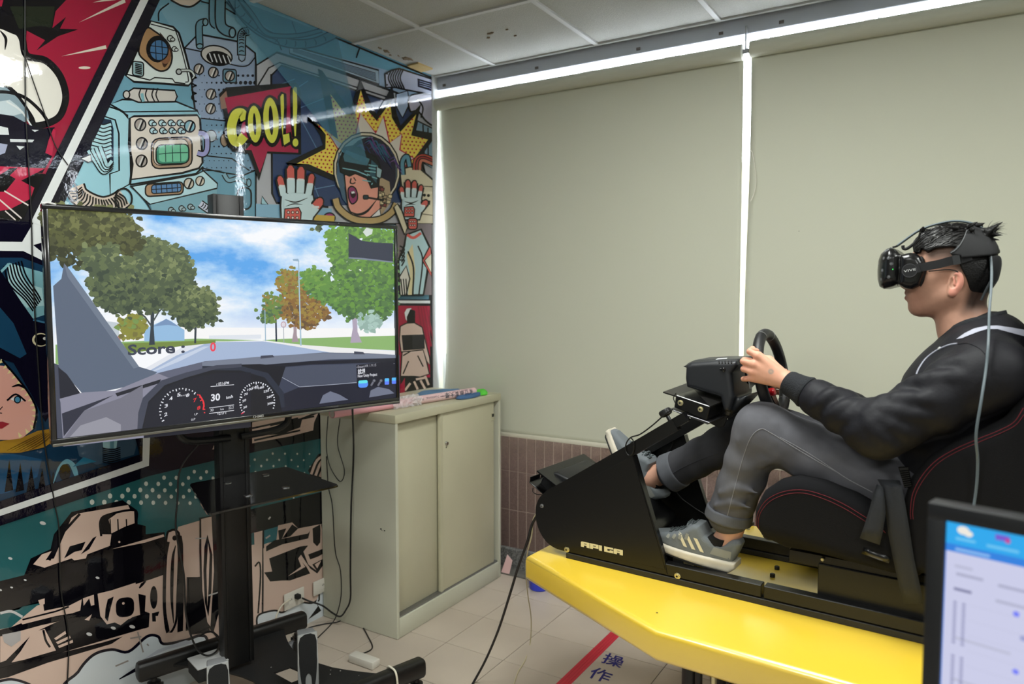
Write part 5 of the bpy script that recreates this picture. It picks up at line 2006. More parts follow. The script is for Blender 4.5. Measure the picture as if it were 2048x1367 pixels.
m.build('crumb', pbsdf('crumb', (170, 166, 160), .8), st)['kind'] = 'stuff'


def caster(s_, d_, ang):
    p = B(s_, d_, 0)
    ca, sa = math.cos(ang), math.sin(ang)
    f = Vector((ca, sa, 0))
    r_ = Vector((-sa, ca, 0))
    m_ = MB()
    m_.lathe(p + Vector((0, 0, .118)), (0, 0, 1), [(0, .024), (.012, .024), (.016, .012), (.034, .010)], 16)
    m_.box(p + Vector((0, 0, .108)), (.05, .06, .012), .003, M=Matrix((f, r_, Vector((0, 0, 1)))).transposed())
    for sg in (-1, 1):
        m_.box(p - f * .012 + r_ * .026 * sg + Vector((0, 0, .078)), (.04, .004, .06), .001, M=Matrix((f, r_, Vector((0, 0, 1)))).transposed())
    c = m_.build('caster', M_blk, st)
    MB().lathe(p - f * .018 - r_ * .018 + Vector((0, 0, .0525)), r_, [(0, .044), (.004, .05), (.032, .05), (.036, .044)], 24).build('wheel', M_gry, c)
    MB().lathe(p - f * .018 - r_ * .0285 + Vector((0, 0, .0525)), r_, [(0, .006), (.057, .006)], 10).build('axle', M_chrome, c)
    l = MB()
    l.hull8([p + f * .02 + r_ * -.014 + Vector((0, 0, .09)), p + f * .02 + r_ * .014 + Vector((0, 0, .09)), p + f * .075 + r_ * .02 + Vector((0, 0, .075)), p + f * .075 - r_ * .02 + Vector((0, 0, .075)),
             p + f * .02 + r_ * -.014 + Vector((0, 0, .104)), p + f * .02 + r_ * .014 + Vector((0, 0, .104)), p + f * .075 + r_ * .02 + Vector((0, 0, .098)), p + f * .075 - r_ * .02 + Vector((0, 0, .098))], .003)
    l.build('brake_lever', M_gry, c)


caster(len_ - .03, .0, math.radians(60))
caster(.06, .0, math.radians(-40))
caster(sfr - .03, dep, math.radians(50))
caster(sh_ + .06, dep, math.radians(-60))

# ---- speakers on the base plate
M_silver = pbsdf('silver_plastic', (176, 178, 178), 0.3, metal=.35)
M_spk = pbsdf('speaker_cloth', (14, 15, 17), 0.85, bump=(900, .3))
M_spkb = pbsdf('speaker_body', (120, 122, 124), 0.4)


def speaker(px, py, ht, wd_, label, lean=0.10, base=.1845):
    p = on_z(px, py, base)
    to = Vector((CAM.x - p.x, CAM.y - p.y, 0)).normalized()
    fw = (to * .8 + Vector((.5, -.2, 0))).normalized()
    rt = Vector((-fw.y, fw.x, 0))
    up = (Vector((0, 0, 1)) - fw * lean).normalized()
    r = empty('speaker', p, 0, label, 'speaker', 'silver desktop speakers')
    m_ = MB()
    def Q(x, z, d):
        return p + rt * x + up * z + fw * d
    h_ = wd_ / 2
    b0 = [Q(-h_ * .8, 0.0, -.055), Q(h_ * .8, 0.0, -.055), Q(h_, 0, .0), Q(-h_, 0, .0), Q(-h_ * .8, ht * .97, -.055), Q(h_ * .8, ht * .97, -.055), Q(h_ * .92, ht, .0), Q(-h_ * .92, ht, .0)]
    m_.hull8(b0, .006, 2)
    m_.build('cabinet', M_spkb, r)
    fr_ = [(-h_, 0), (-h_ * 1.0, ht * .5), (-h_ * .95, ht * .99), (h_ * .95, ht * 1.01), (h_ * 1.0, ht * .5), (h_, 0)]
    MB().prism([Q(x, z, .0) for x, z in fr_], fw * .010, .004, 2).build('front_frame', M_silver, r)
    g = catmull([(-h_ * .62, ht * .09, 0), (-h_ * .84, ht * .42, 0), (-h_ * .86, ht * .6, 0), (-h_ * .72, ht * .95, 0), (h_ * .72, ht * .965, 0), (h_ * .86, ht * .6, 0), (h_ * .84, ht * .42, 0), (h_ * .62, ht * .09, 0),
                 (h_ * .34, ht * .08, 0), (h_ * .28, ht * .24, 0), (0, ht * .31, 0), (-h_ * .28, ht * .24, 0), (-h_ * .34, ht * .08, 0)], 3, True)
    MB().prism([Q(v.x, v.y, .009) for v in g], fw * .003).build('grille', M_spk, r)
    m_ = MB()
    m_.box(Q(-h_ * .05, ht * .05, .0105), (.004, .004, .002))
    m_.build('badge', M_dark, r)
    return r


sp1 = on_z(618, 1392, .1845)
speaker(617, 1378, .205, .072, 'silver and black speaker standing at the right of the stand base', .06)
speaker(439, 1440, .190, .072, 'silver and black speaker at the left, cut by the picture edge', .10)
# black box with pale top behind the left speaker
bp_ = on_z(413, 1345, .1845)
bx = empty('subwoofer_box', bp_, 0, 'black box with a pale grey top beside the stand column', 'box')
e_ = TN * 1.0
def BB(s, d, z):
    return bp_ + TD * s + TN * d + Vector((0, 0, z))
z0_ = .0
m = MB().hull8([BB(-.05, -.05, 0), BB(.06, -.05, 0), BB(.06, .06, 0), BB(-.05, .06, 0), BB(-.05, -.05, .05), BB(.06, -.05, .05), BB(.06, .06, .05), BB(-.05, .06, .05)], .004)
m.build('body', M_spk, bx)
m = MB().hull8([BB(-.052, -.052, .0505), BB(.062, -.052, .0505), BB(.062, .062, .0505), BB(-.052, .062, .0505), BB(-.052, -.052, .056), BB(.062, -.052, .056), BB(.062, .062, .056), BB(-.052, .062, .056)], .002)
m.build('lid', pbsdf('pale_lid', (176, 178, 178), .35), bx)

# ================================================================== wall outlets, cables
M_ivory = pbsdf('ivory_plastic', (212, 208, 198), 0.4)


def outlet(pts, label, holes):
    q = [on_x(340 + x * .4, 820 + y * .4, WX) for x, y in pts]
    y0, y1 = min(p.y for p in q), max(p.y for p in q)
    z0, z1 = min(p.z for p in q) + .006, max(p.z for p in q) - .006
    o = empty('wall_outlet', (WX + .01, (y0 + y1) / 2, (z0 + z1) / 2), 0, label, 'outlet')
    MB().box((WX + .0105, (y0 + y1) / 2, (z0 + z1) / 2), (.008, y1 - y0, z1 - z0), .003, 2).build('plate', M_ivory, o)
    for f in holes:
        yc = y0 + (y1 - y0) * f
        MB().box((WX + .0148, yc, (z0 + z1) / 2), (.0025, .026, .034), .003, 1).build('socket', M_ivory, o)
        m_ = MB()
        for dy in (-.005, .005):
            m_.box((WX + .0162, yc + dy, (z0 + z1) / 2 + .004), (.001, .002, .008))
        m_.build('slot', M_dark, o)
    return o, (y0, y1, z0, z1)


o1, r1 = outlet([(562, 914), (660, 886), (662, 962), (574, 988)], 'white wall outlet with a black plug pushed in', (.3, .72))
o2, r2 = outlet([(708, 852), (796, 824), (798, 893), (711, 920)], 'blank white wall plate next to the cabinet side', (.5,))
M_cable = pbsdf('black_cable', (14, 14, 15), 0.45)
M_wcable = pbsdf('white_cable', (212, 206, 188), 0.5)


def Z7(x, y):
    return 340 + x * .4, 820 + y * .4


def cable(name, pts, r, mat, label, parent=None, n=6):
    q = catmull(pts, n)
    o = MB().sweep(q, r, 8).build(name, mat, parent)
    if label:
        tag(o, label, 'cable')
    return o


YP = CY0 - .03
fl_ = .006
pts = [tv(705, 815, -.04)] + [on_y(*Z7(x, y), YP) for x, y in ((918, 220), (906, 480), (902, 800), (902, 940))] + [on_y(*Z7(x, y), YP - .01) for x, y in ((878, 1000), (850, 1030), (812, 1012))]
pts += [on_x(*Z7(x, y), WX + d) for x, y, d in ((760, 975, .10), (700, 955, .05), (660, 938, .03))]
cable('power_cable', pts, .0042, M_cable, 'thick black power cable hanging from the television to the outlet')
pp = on_x(*Z7(645, 932), WX + .028)
plug = MB().box(pp + Vector((-.004, -.005, .003)), (.03, .022, .022), .004).build('power_plug', M_rub)
tag(plug, 'black plug in the left wall outlet', 'plug')
pts = [on_y(*Z7(x, y), YP) for x, y in ((790, 30), (782, 180), (800, 280), (850, 355), (872, 300), (838, 170), (850, 40))]
cable('looped_cable', pts, .0022, M_cable, 'thin black cable looping down beside the cabinet top')
pts = [on_y(*Z7(x, y), YP) for x, y in ((782, 230), (792, 380), (812, 480), (826, 700), (852, 800), (855, 930), (830, 1030))] + [on_z(*Z7(x, y), .004) for x, y in ((800, 1075), (740, 1135))]
cable('thin_cable', pts, .0026, M_cable, 'thin black cable running down the cabinet side to the floor')
pts = [on_z(*Z7(x, y), .004) for x, y in ((668, 1108), (700, 1085), (770, 1068), (835, 1058), (890, 1040), (945, 1060), (990, 1130), (1010, 1190), (940, 1225), (905, 1255))]
cable('floor_cable', pts, .003, M_cable, 'black cable curving over the floor tiles beside the cabinet')
pts = [on_x(*Z7(x, y), WX + d) for x, y, d in ((600, 945, .03), (560, 975, .06), (535, 1020, .10), (525, 1060, .14))]
cable('outlet_cable', pts, .0035, M_wcable, 'white cord running from the wall outlet behind the stand')
pts = [on_x(x, y, WX + .006) for x, y in ((50, -20), (50, 120), (52, 240), (62, 420), (66, 560), (78, 760), (88, 880), (110, 1010), (118, 1060), (122, 1180), (137, 1270), (134, 1380))]
cable('wall_wire', pts, .0022, M_cable, 'thin black wire hanging down the mural at the far left')
pts = [on_x(x, y, WX + .006) for x, y in ((46, 100), (62, 150), (90, 230), (110, 290), (136, 330))]
cable('branch_wire', pts, .0018, M_cable, 'thin slanting black wire across the red mural panel')
pts = [T(cs0 - .05, 1.09, -.1)] + [on_plane(x, y, TL + TN * -.16, TN) for x, y in ((362, 935), (355, 1000), (352, 1060), (368, 1150), (372, 1230), (390, 1290))] + [on_z(x, y, .25) for x, y in ((412, 1310), (434, 1300), (438, 1275), (420, 1262), (400, 1270))]
cable('speaker_cable', pts, .0035, M_cable, 'black cable dropping from the television to the grey topped box')
ps = on_z(722, 1326, .012)
pw_ = MB().box(ps + Vector((0, .02, .006)), (.14, .05, .034), .006).build('power_strip', M_ivory)
tag(pw_, 'white power strip end on the floor behind the front base bar', 'power strip')
d0 = sfr - .14
pts = [B(d0, dep - .04, .01), B(d0, dep - .043, .14), B(d0, dep - .03, .215), B(d0, dep, .227), B(d0, dep + .03, .215), B(d0 + .005, dep + .036, .14), B(d0 + .01, dep + .05, .006), B(d0 + .1, dep + .15, .005)]
cable('strap_cable', pts, .0038, M_wcable, 'white cord laid over the front base bar of the stand')

# ---- pink paper scrap beside the cabinet foot
m = MB().prism([on_z(1012, 1106, .05), on_z(1018, 1118, .01), on_z(1014, 1122, .006), on_z(1007, 1122, .006)], Vector((0, 0, .0006)))
sc_ = on_z(1012, 1118, .01)
m.bm.clear()
m.hull8([Vector((-2.205, 3.47, .003)), Vector((-2.15, 3.47, .003)), Vector((-2.15, 3.471, .003)), Vector((-2.205, 3.471, .003)), Vector((-2.2, 3.53, .09)), Vector((-2.165, 3.53, .06)), Vector((-2.165, 3.531, .06)), Vector((-2.2, 3.531, .09))])
tag(m.build('paper_scrap', pbsdf('paper_scrap', (206, 170, 166), .8)), 'pink paper scrap leaning on the granite behind the cabinet', 'paper')
# ================================================================== racing rig on its yellow motion platform
Z0 = 0.72
RO = Vector((-1.0923, 2.1347, 0))
RU = Vector((0.99799, -0.06340, 0))
RVv = Vector((0.06340, 0.99799, 0))
VC = 0.21


def G(u, v, w):
    return RO + RU * u + RVv * v + Vector((0, 0, Z0 + w))


def rg(px, py, v):
    """world point where the sight line meets the rig plane v"""
    return on_plane(px, py, RO + RVv * v, RVv)


def uw(px, py, v):
    p = rg(px, py, v) - RO
    return (p.dot(RU), p.z - Z0)


def to_world(me):
    n = len(me.vertices)
    a = np.empty(n * 3, np.float32)
    me.vertices.foreach_get('co', a)
    a = a.reshape(-1, 3)
    R = np.array([RU, RVv, (0, 0, 1)], np.float32)
    b = a @ R + np.array([RO.x, RO.y, Z0], np.float32)
    me.vertices.foreach_set('co', b.astype(np.float32).ravel())
    me.update()


def poly2(F, pts, v0, v1, r, k=0.0, op='add', hw=None, vc=None):
    """rounded extrusion of a (u,w) polygon between v0 and v1 in a Field; hw(u,w) may vary the half width"""
    A = np.array(pts, np.float32)
    n = len(A)
    c = (v0 + v1) / 2 if vc is None else vc

    def fn(X, Y, Z):
        px = X + 0 * Z
        pz = Z + 0 * X
        d = None
        s = np.ones(px.shape, np.float32)
        for i in range(n):
            ax, az = A[i]
            bx, bz = A[i - 1]
            ex, ez = bx - ax, bz - az
            wx, wz = px - ax, pz - az
            t = np.clip((wx * ex + wz * ez) / (ex * ex + ez * ez + 1e-12), 0, 1)
            qx, qz = wx - ex * t, wz - ez * t
            dd = qx * qx + qz * qz
            d = dd if d is None else np.minimum(d, dd)
            c1 = pz >= az
            c2 = pz < bz
            c3 = ex * wz > ez * wx
            m = (c1 & c2 & c3) | (~c1 & ~c2 & ~c3)
            s = np.where(m, -s, s)
        a = s * np.sqrt(d) + r
        h = (v1 - v0) / 2 if hw is None else hw(px, pz)
        b = np.abs(Y - c) - h + r
        return (np.sqrt(np.maximum(a, 0) ** 2 + np.maximum(b, 0) ** 2) + np.minimum(np.maximum(a, b), 0) - r).astype(np.float32)
    lo = (A[:, 0].min(), v0, A[:, 1].min())
    hi = (A[:, 0].max(), v1, A[:, 1].max())
    F.add(fn, lo, hi, k, op)


from mathutils.bvhtree import BVHTree


def bvh_of(o):
    me = o.data
    return BVHTree.FromPolygons([v.co.copy() for v in me.vertices], [tuple(p.vertices) for p in me.polygons])


def hit_px(bv, px, py, off=0.001):
    h = bv.ray_cast(CAM, ray(px, py).normalized())
    if h[0] is None:
        return None
    n = h[1] if h[1].dot(CAM - h[0]) > 0 else -h[1]
    return h[0] + n * off, n


def seam(bv, pts, r, name, mat, parent, n=8, off=0.0006, closed=False):
    """thread / piping laid on a surface along picture points"""
    q = catmull([(x, y, 0) for x, y in pts], n, closed)
    P_ = []
    for v in q:
        h = hit_px(bv, v.x, v.y, off)
        if h:
            P_.append(h[0])
    if len(P_) > 2:
        return MB().sweep(P_, r, 6).build(name, mat, parent)


def patch(bv, pts, name, mat, parent, off=0.0012, dens=5):
    """flat print or fabric patch laid on a surface; pts: picture polygon split into a fan of small quads"""
    m_ = MB()
    A, B_ = pts[:len(pts) // 2], pts[len(pts) // 2:][::-1]
    rows = []
    for (a, b) in zip(A, B_):
        row = []
        for k in range(dens + 1):
            t = k / dens
            h = hit_px(bv, a[0] + (b[0] - a[0]) * t, a[1] + (b[1] - a[1]) * t, off)
            if h is None:
                return None
            row.append(h[0])
        rows.append(row)
    m_.grid(rows)
    return m_.build(name, mat, parent)


M_yel = pbsdf('yellow_enamel', (248, 209, 58), 0.30, spec=1.0, coat=.3)
M_yel.node_tree.nodes['Principled BSDF'].inputs['Coat Weight'].default_value = 1.0
M_yel.node_tree.nodes['Principled BSDF'].inputs['Coat IOR'].default_value = 1.95
M_yel.node_tree.nodes['Principled BSDF'].inputs['Coat Roughness'].default_value = .28
M_rigb = pbsdf('rig_black', (11, 11, 11), 0.36, bump=(500, .03))
M_rigg = pbsdf('rig_black_gloss', (10, 10, 11), 0.25)
M_brass = pbsdf('zinc_bolt', (214, 206, 166), 0.34, metal=.9)
M_bblk = pbsdf('black_bolt', (14, 14, 14), 0.45)
rig = empty('racing_simulator', G(.5, VC, -Z0), 0, 'black racing simulator seat and wheel frame on a yellow motion platform', 'simulator')

plat = [(-.127, -.061), (.46, -.320), (1.32, -.312), (1.60, -.06), (1.60, .48), (1.32, .732), (.46, .742), (-.127, .481)]
m = MB()
m.prism([G(u, v, -.088) for u, v in plat], (0, 0, .088), .017, 5)
m.build('motion_platform', M_yel, rig, smooth=60)
for u, v in ((.443, -.176),):
    p = on_z(1314, 1225, Z0)
    MB().lathe(p + Vector((0, 0, .0003)), (0, 0, 1), [(0, .003), (.0004, .003)], 10).build('screw_hole', M_dark, rig)
# side rails, two lengths each, with foot flange
for v0, nm in ((0.0, 'near'), (.385, 'far')):
    for a, b_ in ((-.004, .640), (.647, 1.42)):
        m = MB()
        m.hull8([G(a, v0, .020), G(b_, v0, .020), G(b_, v0 + .035, .020), G(a, v0 + .035, .020), G(a, v0, .056), G(b_, v0, .056), G(b_, v0 + .035, .056), G(a, v0 + .035, .056)], .002, 1)
        m.build('rail', M_rigb, rig)
    m = MB()
    m.hull8([G(-.004, v0 - .004, 0), G(1.42, v0 - .004, 0), G(1.42, v0 + .039, 0), G(-.004, v0 + .039, 0), G(-.004, v0 - .004, .018), G(1.42, v0 - .004, .018), G(1.42, v0 + .039, .018), G(-.004, v0 + .039, .018)], .001, 1)
    m.build('rail_base', pbsdf('rail_base_black', (30, 29, 25), .5), rig)
# bent side tubes and panels
tube_path = [(-.004, .040), (-.045, .042), (-.078, .058), (-.102, .092), (-.110, .135), (-.100, .172), (-.072, .202)]
tq = [(p.x, p.y) for p in catmull([(a, b, 0) for a, b in tube_path], 5)]
d_ = Vector((.3765 - .211 + .0, .524 - .417, 0)).normalized()
tq = tq + [(.0, .2465), (.20, .3755), (.373, .487 + .003)]
inner = [(p.x, p.y) for p in catmull([(-.002, .037, 0), (-.04, .044, 0), (-.07, .064, 0), (-.09, .095, 0), (-.094, .135, 0), (-.085, .165, 0), (-.062, .188, 0)], 4)] + [(.0, .228), (.235, .378), (.348, .068), (.354, .037)]
for v0, pv in ((0.0, -.002), (.39, .416)):
    m = MB()
    m.sweep([G(u, v0 + .015, w) for u, w in tq], 1.0, flat=(.038, .030), up=RVv)
    m.build('side_tube', M_rigb, rig)
    m = MB()
    m.prism([G(u, pv, w) for u, w in inner], RVv * .006, .0008, 1)
    m.build('side_panel', M_rigb, rig)
    # folded edge of the panel towards the driver
    e0, e1 = G(.235, pv, .376), G(.354, pv, .024)
    m = MB()
    m.prism([e0, e1, e1 + RU * .003, e0 + RU * .003], RVv * .03)
    m.build('panel_flange', M_rigg, rig)
# maker's mark on the near panel: five block letters
Wm = pbsdf('mark_cream', (214, 204, 160), .5)
mk = Print(lambda x, y: rg(x, y, -.002), -RVv, base=.0004)
mk.crop(1040, 880, 300 / 1519)
L0, L1 = (617, 1020), (1042, 1112)
def LB(k, x, y):
    """letter k cell 0..1"""
    t0 = [0, .215, .43, .555, .78][k]
    t1 = [.205, .42, .545, .77, 1.0][k]
    t = t0 + (t1 - t0) * x
    return (L0[0] + (L1[0] - L0[0]) * t, L0[1] + (L1[1] - L0[1]) * t + y * 54)
MC, MK = (222, 212, 168), (18, 18, 18)
for k in range(5):
    mk.fill(MC, [LB(k, 0, 0), LB(k, 1 if k != 2 else .62, 0), LB(k, 1 if k != 2 else .62, 1), LB(k, 0, 1)])
for k in (0, 4):
    mk.fill(MK, [LB(k, .36, .30), LB(k, .66, .30), LB(k, .66, .42), LB(k, .36, .42)])
    mk.fill(MK, [LB(k, .36, .70), LB(k, .66, .70), LB(k, .66, 1.05), LB(k, .36, 1.05)])
    mk.fill(MK, [LB(k, -.02, -.1), LB(k, .15, -.1), LB(k, -.02, .22)])
mk.fill(MK, [LB(1, .36, .32), LB(1, .68, .32), LB(1, .68, .46), LB(1, .36, .46)])
mk.fill(MK, [LB(1, .36, .76), LB(1, 1.05, .76), LB(1, 1.05, 1.05), LB(1, .36, 1.05)])
mk.fill(MK, [LB(3, .36, .34), LB(3, 1.02, .34), LB(3, 1.02, .50), LB(3, .62, .50), LB(3, .62, .68), LB(3, .36, .68)])
mk.build('lettering', attr_mat('mark_print', .5), rig)
# bolts
def bolt3(px, py, v, r, mat=M_brass, name='bolt', d=None, h=.006):
    p = rg(px, py, v)
    ax = -RVv if d is None else d
    m_ = MB()
    m_.lathe(p, ax, [(-.002, r * 1.15), (.0015, r * 1.15), (.002, r * .85), (h, r * .8)], 14)
    m_.mi = 1
    m_.lathe(p, ax, [(h - .001, r * .42), (h + .0003, r * .42)], 6)
    o = m_.build(name, [mat, M_dark], rig)
    return o
bolt3(1134, 1098, .0, .0085)
bolt3(1355, 1151, .0, .0085)
bolt3(1084, 1011, .0, .006, M_steel)
up_ = Vector((0, 0, 1))
for px, py in ((1554, 1138), (1545, 1153), (1614, 1123), (1504, 1049)):
    p = on_z(px, py, Z0)
    MB().lathe(p, (0, 0, 1), [(0, .008), (.0095, .008), (.011, .0065)], 12).build('platform_bolt', M_bblk, rig)
p = on_z(1497, 1057, Z0 + .01)
MB().lathe(on_z(1496, 1058, Z0), (0, 0, 1), [(0, .007), (.008, .007)], 6).build('hex_nut', M_steel, rig)
m = MB()
m.hull8([G(.44, .43, .0), G(.62, .43, .0), G(.62, .50, .0), G(.44, .50, .0), G(.44, .43, .004), G(.62, .43, .004), G(.62, .50, .004), G(.44, .50, .004)])
m.build('mounting_plate', M_steel, rig)
# cross bars and pedal deck
for u, w, h in ((.36, .02, .05), (.60, .0, .0), (1.15, .02, .05)):
    if h:
        MB().hull8([G(u, .03, w), G(u + .035, .03, w), G(u + .035, .39, w), G(u, .39, w), G(u, .03, w + h), G(u + .035, .03, w + h), G(u + .035, .39, w + h), G(u, .39, w + h)], .002, 1).build('cross_bar', M_rigb, rig)
# pedal tray running from the front nose down to the heel rest
def UW(u, w, v):
    return G(u, v, w)
m = MB()
m.hull8([G(-.155, .045, .262), G(.02, .045, .17), G(.02, .375, .17), G(-.155, .375, .262), G(-.152, .045, .268), G(.025, .045, .176), G(.025, .375, .176), G(-.152, .375, .268)], .001, 1)
m.hull8([G(.02, .045, .16), G(.345, .045, .035), G(.345, .375, .035), G(.02, .375, .16), G(.02, .045, .166), G(.345, .045, .041), G(.345, .375, .041), G(.02, .375, .166)], .001, 1)
m.build('pedal_deck', M_rigg, rig)
# pedal unit: domed housing, slotted tray at the nose, pedals
A1 = rg(1058, 962, .06)
A2 = A1 + RVv * .285
B1 = rg(1090, 990, .06)
B2 = B1 + RVv * .285
dn = Vector((0, 0, -.005))
m = MB()
m.hull8([A1 + dn, B1 + dn, B2 + dn, A2 + dn, A1, B1, B2, A2], .0015, 1)
tray = m.build('pedal_tray', M_rigg, rig)
for k in range(4):
    a, b_ = A1 + RVv * (.004 + .071 * k), A1 + RVv * (.066 + .071 * k)
    n1, n2 = Vector((0, 0, .016)) + RU * .002, RU * .004
    MB().hull8([a, a + n2, b_ + n2, b_, a + n1, a + n2 + n1, b_ + n2 + n1, b_ + n1], .0008, 1).build('tray_flap', M_rigg, tray)
hp_ = [uw(x, y, .10) for x, y in ((1079, 968), (1083, 956), (1098, 945), (1113, 944), (1137, 957), (1138, 980), (1100, 992))]
m = MB()
m.prism([G(u, .10, w) for u, w in hp_], RVv * .235, .009, 3)
m.build('pedal_housing', pbsdf('pedal_housing', (15, 16, 19), .42), rig)
m = MB()
m.sweep(catmull([rg(x, y, .06) for x, y in ((1066, 975), (1066, 983), (1074, 988), (1088, 989))], 4), .0018, 6)
m.build('tray_hook', M_rigb, rig)
for v in (.10, .21, .33):
    m = MB()
    m.hull8([G(.02, v - .028, .245), G(.05, v - .028, .165), G(.05, v + .028, .165), G(.02, v + .028, .245), G(.013, v - .028, .242), G(.043, v - .028, .162), G(.043, v + .028, .162), G(.013, v + .028, .242)], .002, 1)
    pl_ = m.build('pedal', M_steel if v > .15 else M_rigg, rig)
    MB().sweep([G(.03, v, .205), G(.0, v, .195), G(.01, v, .16)], .008, 8).build('pedal_arm', M_rigb, pl_)
m = MB()
m.hull8([G(.07, .12, .165), G(.25, .12, .085), G(.25, .35, .085), G(.07, .35, .165), G(.085, .12, .215), G(.235, .12, .115), G(.235, .35, .115), G(.085, .35, .215)], .01, 2)
m.build('heel_rest', M_rigg, rig)

# steering mount
def box_uw(m, pts, v0, v1, bev=.002):
    a = [G(u, v0, w) for u, w in pts]
    b_ = [G(u, v1, w) for u, w in pts]
    m.hull8(a[::-1] + b_[::-1] if False else [a[0], a[1], b_[1], b_[0], a[3], a[2], b_[2], b_[3]], bev, 1)
bl, brr, bll, blr = uw(1352, 789, .03), uw(1420, 812, .03), uw(1348, 814, .03), uw(1413, 841, .03)
m = MB()
box_uw(m, [bll, blr, brr, bl], .03, .39)
mt = m.build('wheel_mount', M_rigg, rig)
m = MB()
m.prism([G(*(bll[0] - .012, .024, bll[1] - .005)), G(blr[0] + .012, .024, blr[1] - .003), G(blr[0] + .006, .024, blr[1] - .010), G(bll[0] + .0, .024, bll[1] - .011)], RVv * .372, .001, 1)
m.build('mount_foot', pbsdf('worn_black_steel', (70, 70, 72), .3, metal=.6), rig)
bolt3(1361, 805, .029, .0078)
bolt3(1401, 818, .029, .0072)
tl = [uw(1327, 784, .10), uw(1366, 769, .13), uw(1440, 800, .12), uw(1421, 811, .04)]
m = MB()
a_ = [rg(1326, 783, .08), rg(1420, 812, .03), rg(1443, 800, .12), rg(1362, 766, .17)]
far = [p + RVv * .2 for p in (a_[3], a_[2])]
m.prism([a_[0], a_[1], a_[2] + RVv * .22, a_[3] + RVv * .16], Vector((0, 0, -.004)))
m.build('wheel_deck', pbsdf('deck_black', (30, 29, 28), .35, metal=.2), rig)
m = MB()
pq = [uw(x, y, .18) for x, y in ((1428, 822), (1470, 806), (1452, 850), (1441, 853), (1420, 842))]
m.prism([G(u, .16, w) for u, w in pq], RVv * .006, .001, 1)
m.build('mount_bracket', M_rigb, rig)
MB().prism([G(u, .30, w) for u, w in pq], RVv * .006, .001, 1).build('mount_bracket', M_rigb, rig)
MB().prism([G(*(uw(x, y, .158)[0], .1585, uw(x, y, .158)[1])) for x, y in ((1437, 820), (1443, 819), (1441, 833), (1434, 832))], RVv * .0008).build('bracket_slot', pbsdf('slot_pale', (190, 192, 176), .7), rig)
# telescopic column stubs inside the side tubes
for v0 in (.003, .393):
    MB().sweep([G(.33, v0 + .012, .466), G(.405, v0 + .012, .5165)], 1.0, flat=(.030, .024), up=RVv).build('column_stub', M_rigg, rig)
for v0 in (.015, .405):
    c0 = G(*( .352, v0, .498))
    ax = (G(-.55, 0, .84) - G(0, 0, 0)).normalized()
    k = MB().lathe(c0, ax, [(0, .006), (.016, .006), (.017, .012), (.020, .019), (.034, .020), (.038, .017), (.039, .0)], 16).build('clamp_knob', pbsdf('knob_plastic', (26, 26, 28), .3), rig)
# wheel base
F = Field((.30, .09, .38), (.62, .34, .72), .0035)
Z2 = lambda x, y: (1310 + x * .16097, 640 + y * .16097)
wbp = [uw(*Z2(x, y), .12) for x, y in ((388, 556), (450, 522), (700, 506), (1010, 505), (1035, 560), (955, 660), (985, 960), (935, 1135), (850, 1125), (815, 955), (395, 830), (378, 720))]
poly2(F, wbp, .112, .308, .014)
tp_ = [uw(*Z2(x, y), .21) for x, y in ((420, 560), (600, 492), (1000, 478), (1110, 476), (1100, 560), (700, 600))]
poly2(F, tp_, .14, .28, .012, .02)
low = [uw(*Z2(x, y), .21) for x, y in ((990, 980), (1230, 900), (1200, 960), (1010, 1160), (930, 1130))]
poly2(F, low, .14, .28, .008, .01)
me = F.mesh('wheel_base')
to_world(me)
wb = link_mesh('wheel_base', me, pbsdf('wheel_base_plastic', (32, 34, 38), .42, bump=(700, .04)), rig)
bvw = bvh_of(wb)
m = MB()
for k in range(5):
    a = hit_px(bvw, *Z2(948 - 38 * k, 512))
    b_ = hit_px(bvw, *Z2(952 - 38 * k, 538))
    if a and b_:
        m.sweep([a[0], b_[0]], .0022, 6)
m.build('vent_slot', M_dark, wb)
h = hit_px(bvw, *Z2(850, 612))
if h:
    m = MB()
    m.lathe(h[0] - h[1] * .002, h[1], [(0, .007), (.004, .0065), (.006, .004)], 12)
    m.box(h[0] + RU * -.006 + Vector((0, 0, .0)), (.010, .004, .007), .001, 1)
    m.build('clamp_screw', M_rigg, wb)
h = [hit_px(bvw, *Z2(x, y)) for x, y in ((752, 494), (890, 482), (900, 474), (780, 480))]
if all(h):
    MB().prism([p[0] for p in h], Vector((0, 0, .0006))).build('pale_sticker', pbsdf('pale_sticker', (214, 220, 220), .4), wb)
# steering wheel
WC = Vector((.598, .21, .640))
tilt = math.radians(11)
wt = Vector((-math.sin(tilt), 0, math.cos(tilt)))
wn = Vector((math.cos(tilt), 0, math.sin(tilt)))
RIM, RT = .1235, .0165


def WP(a, r=RIM, d=0.0):
    q = WC + Vector((0, 1, 0)) * (r * math.sin(a)) + wt * (r * math.cos(a)) + wn * d
    return G(q.x, q.y, q.z)


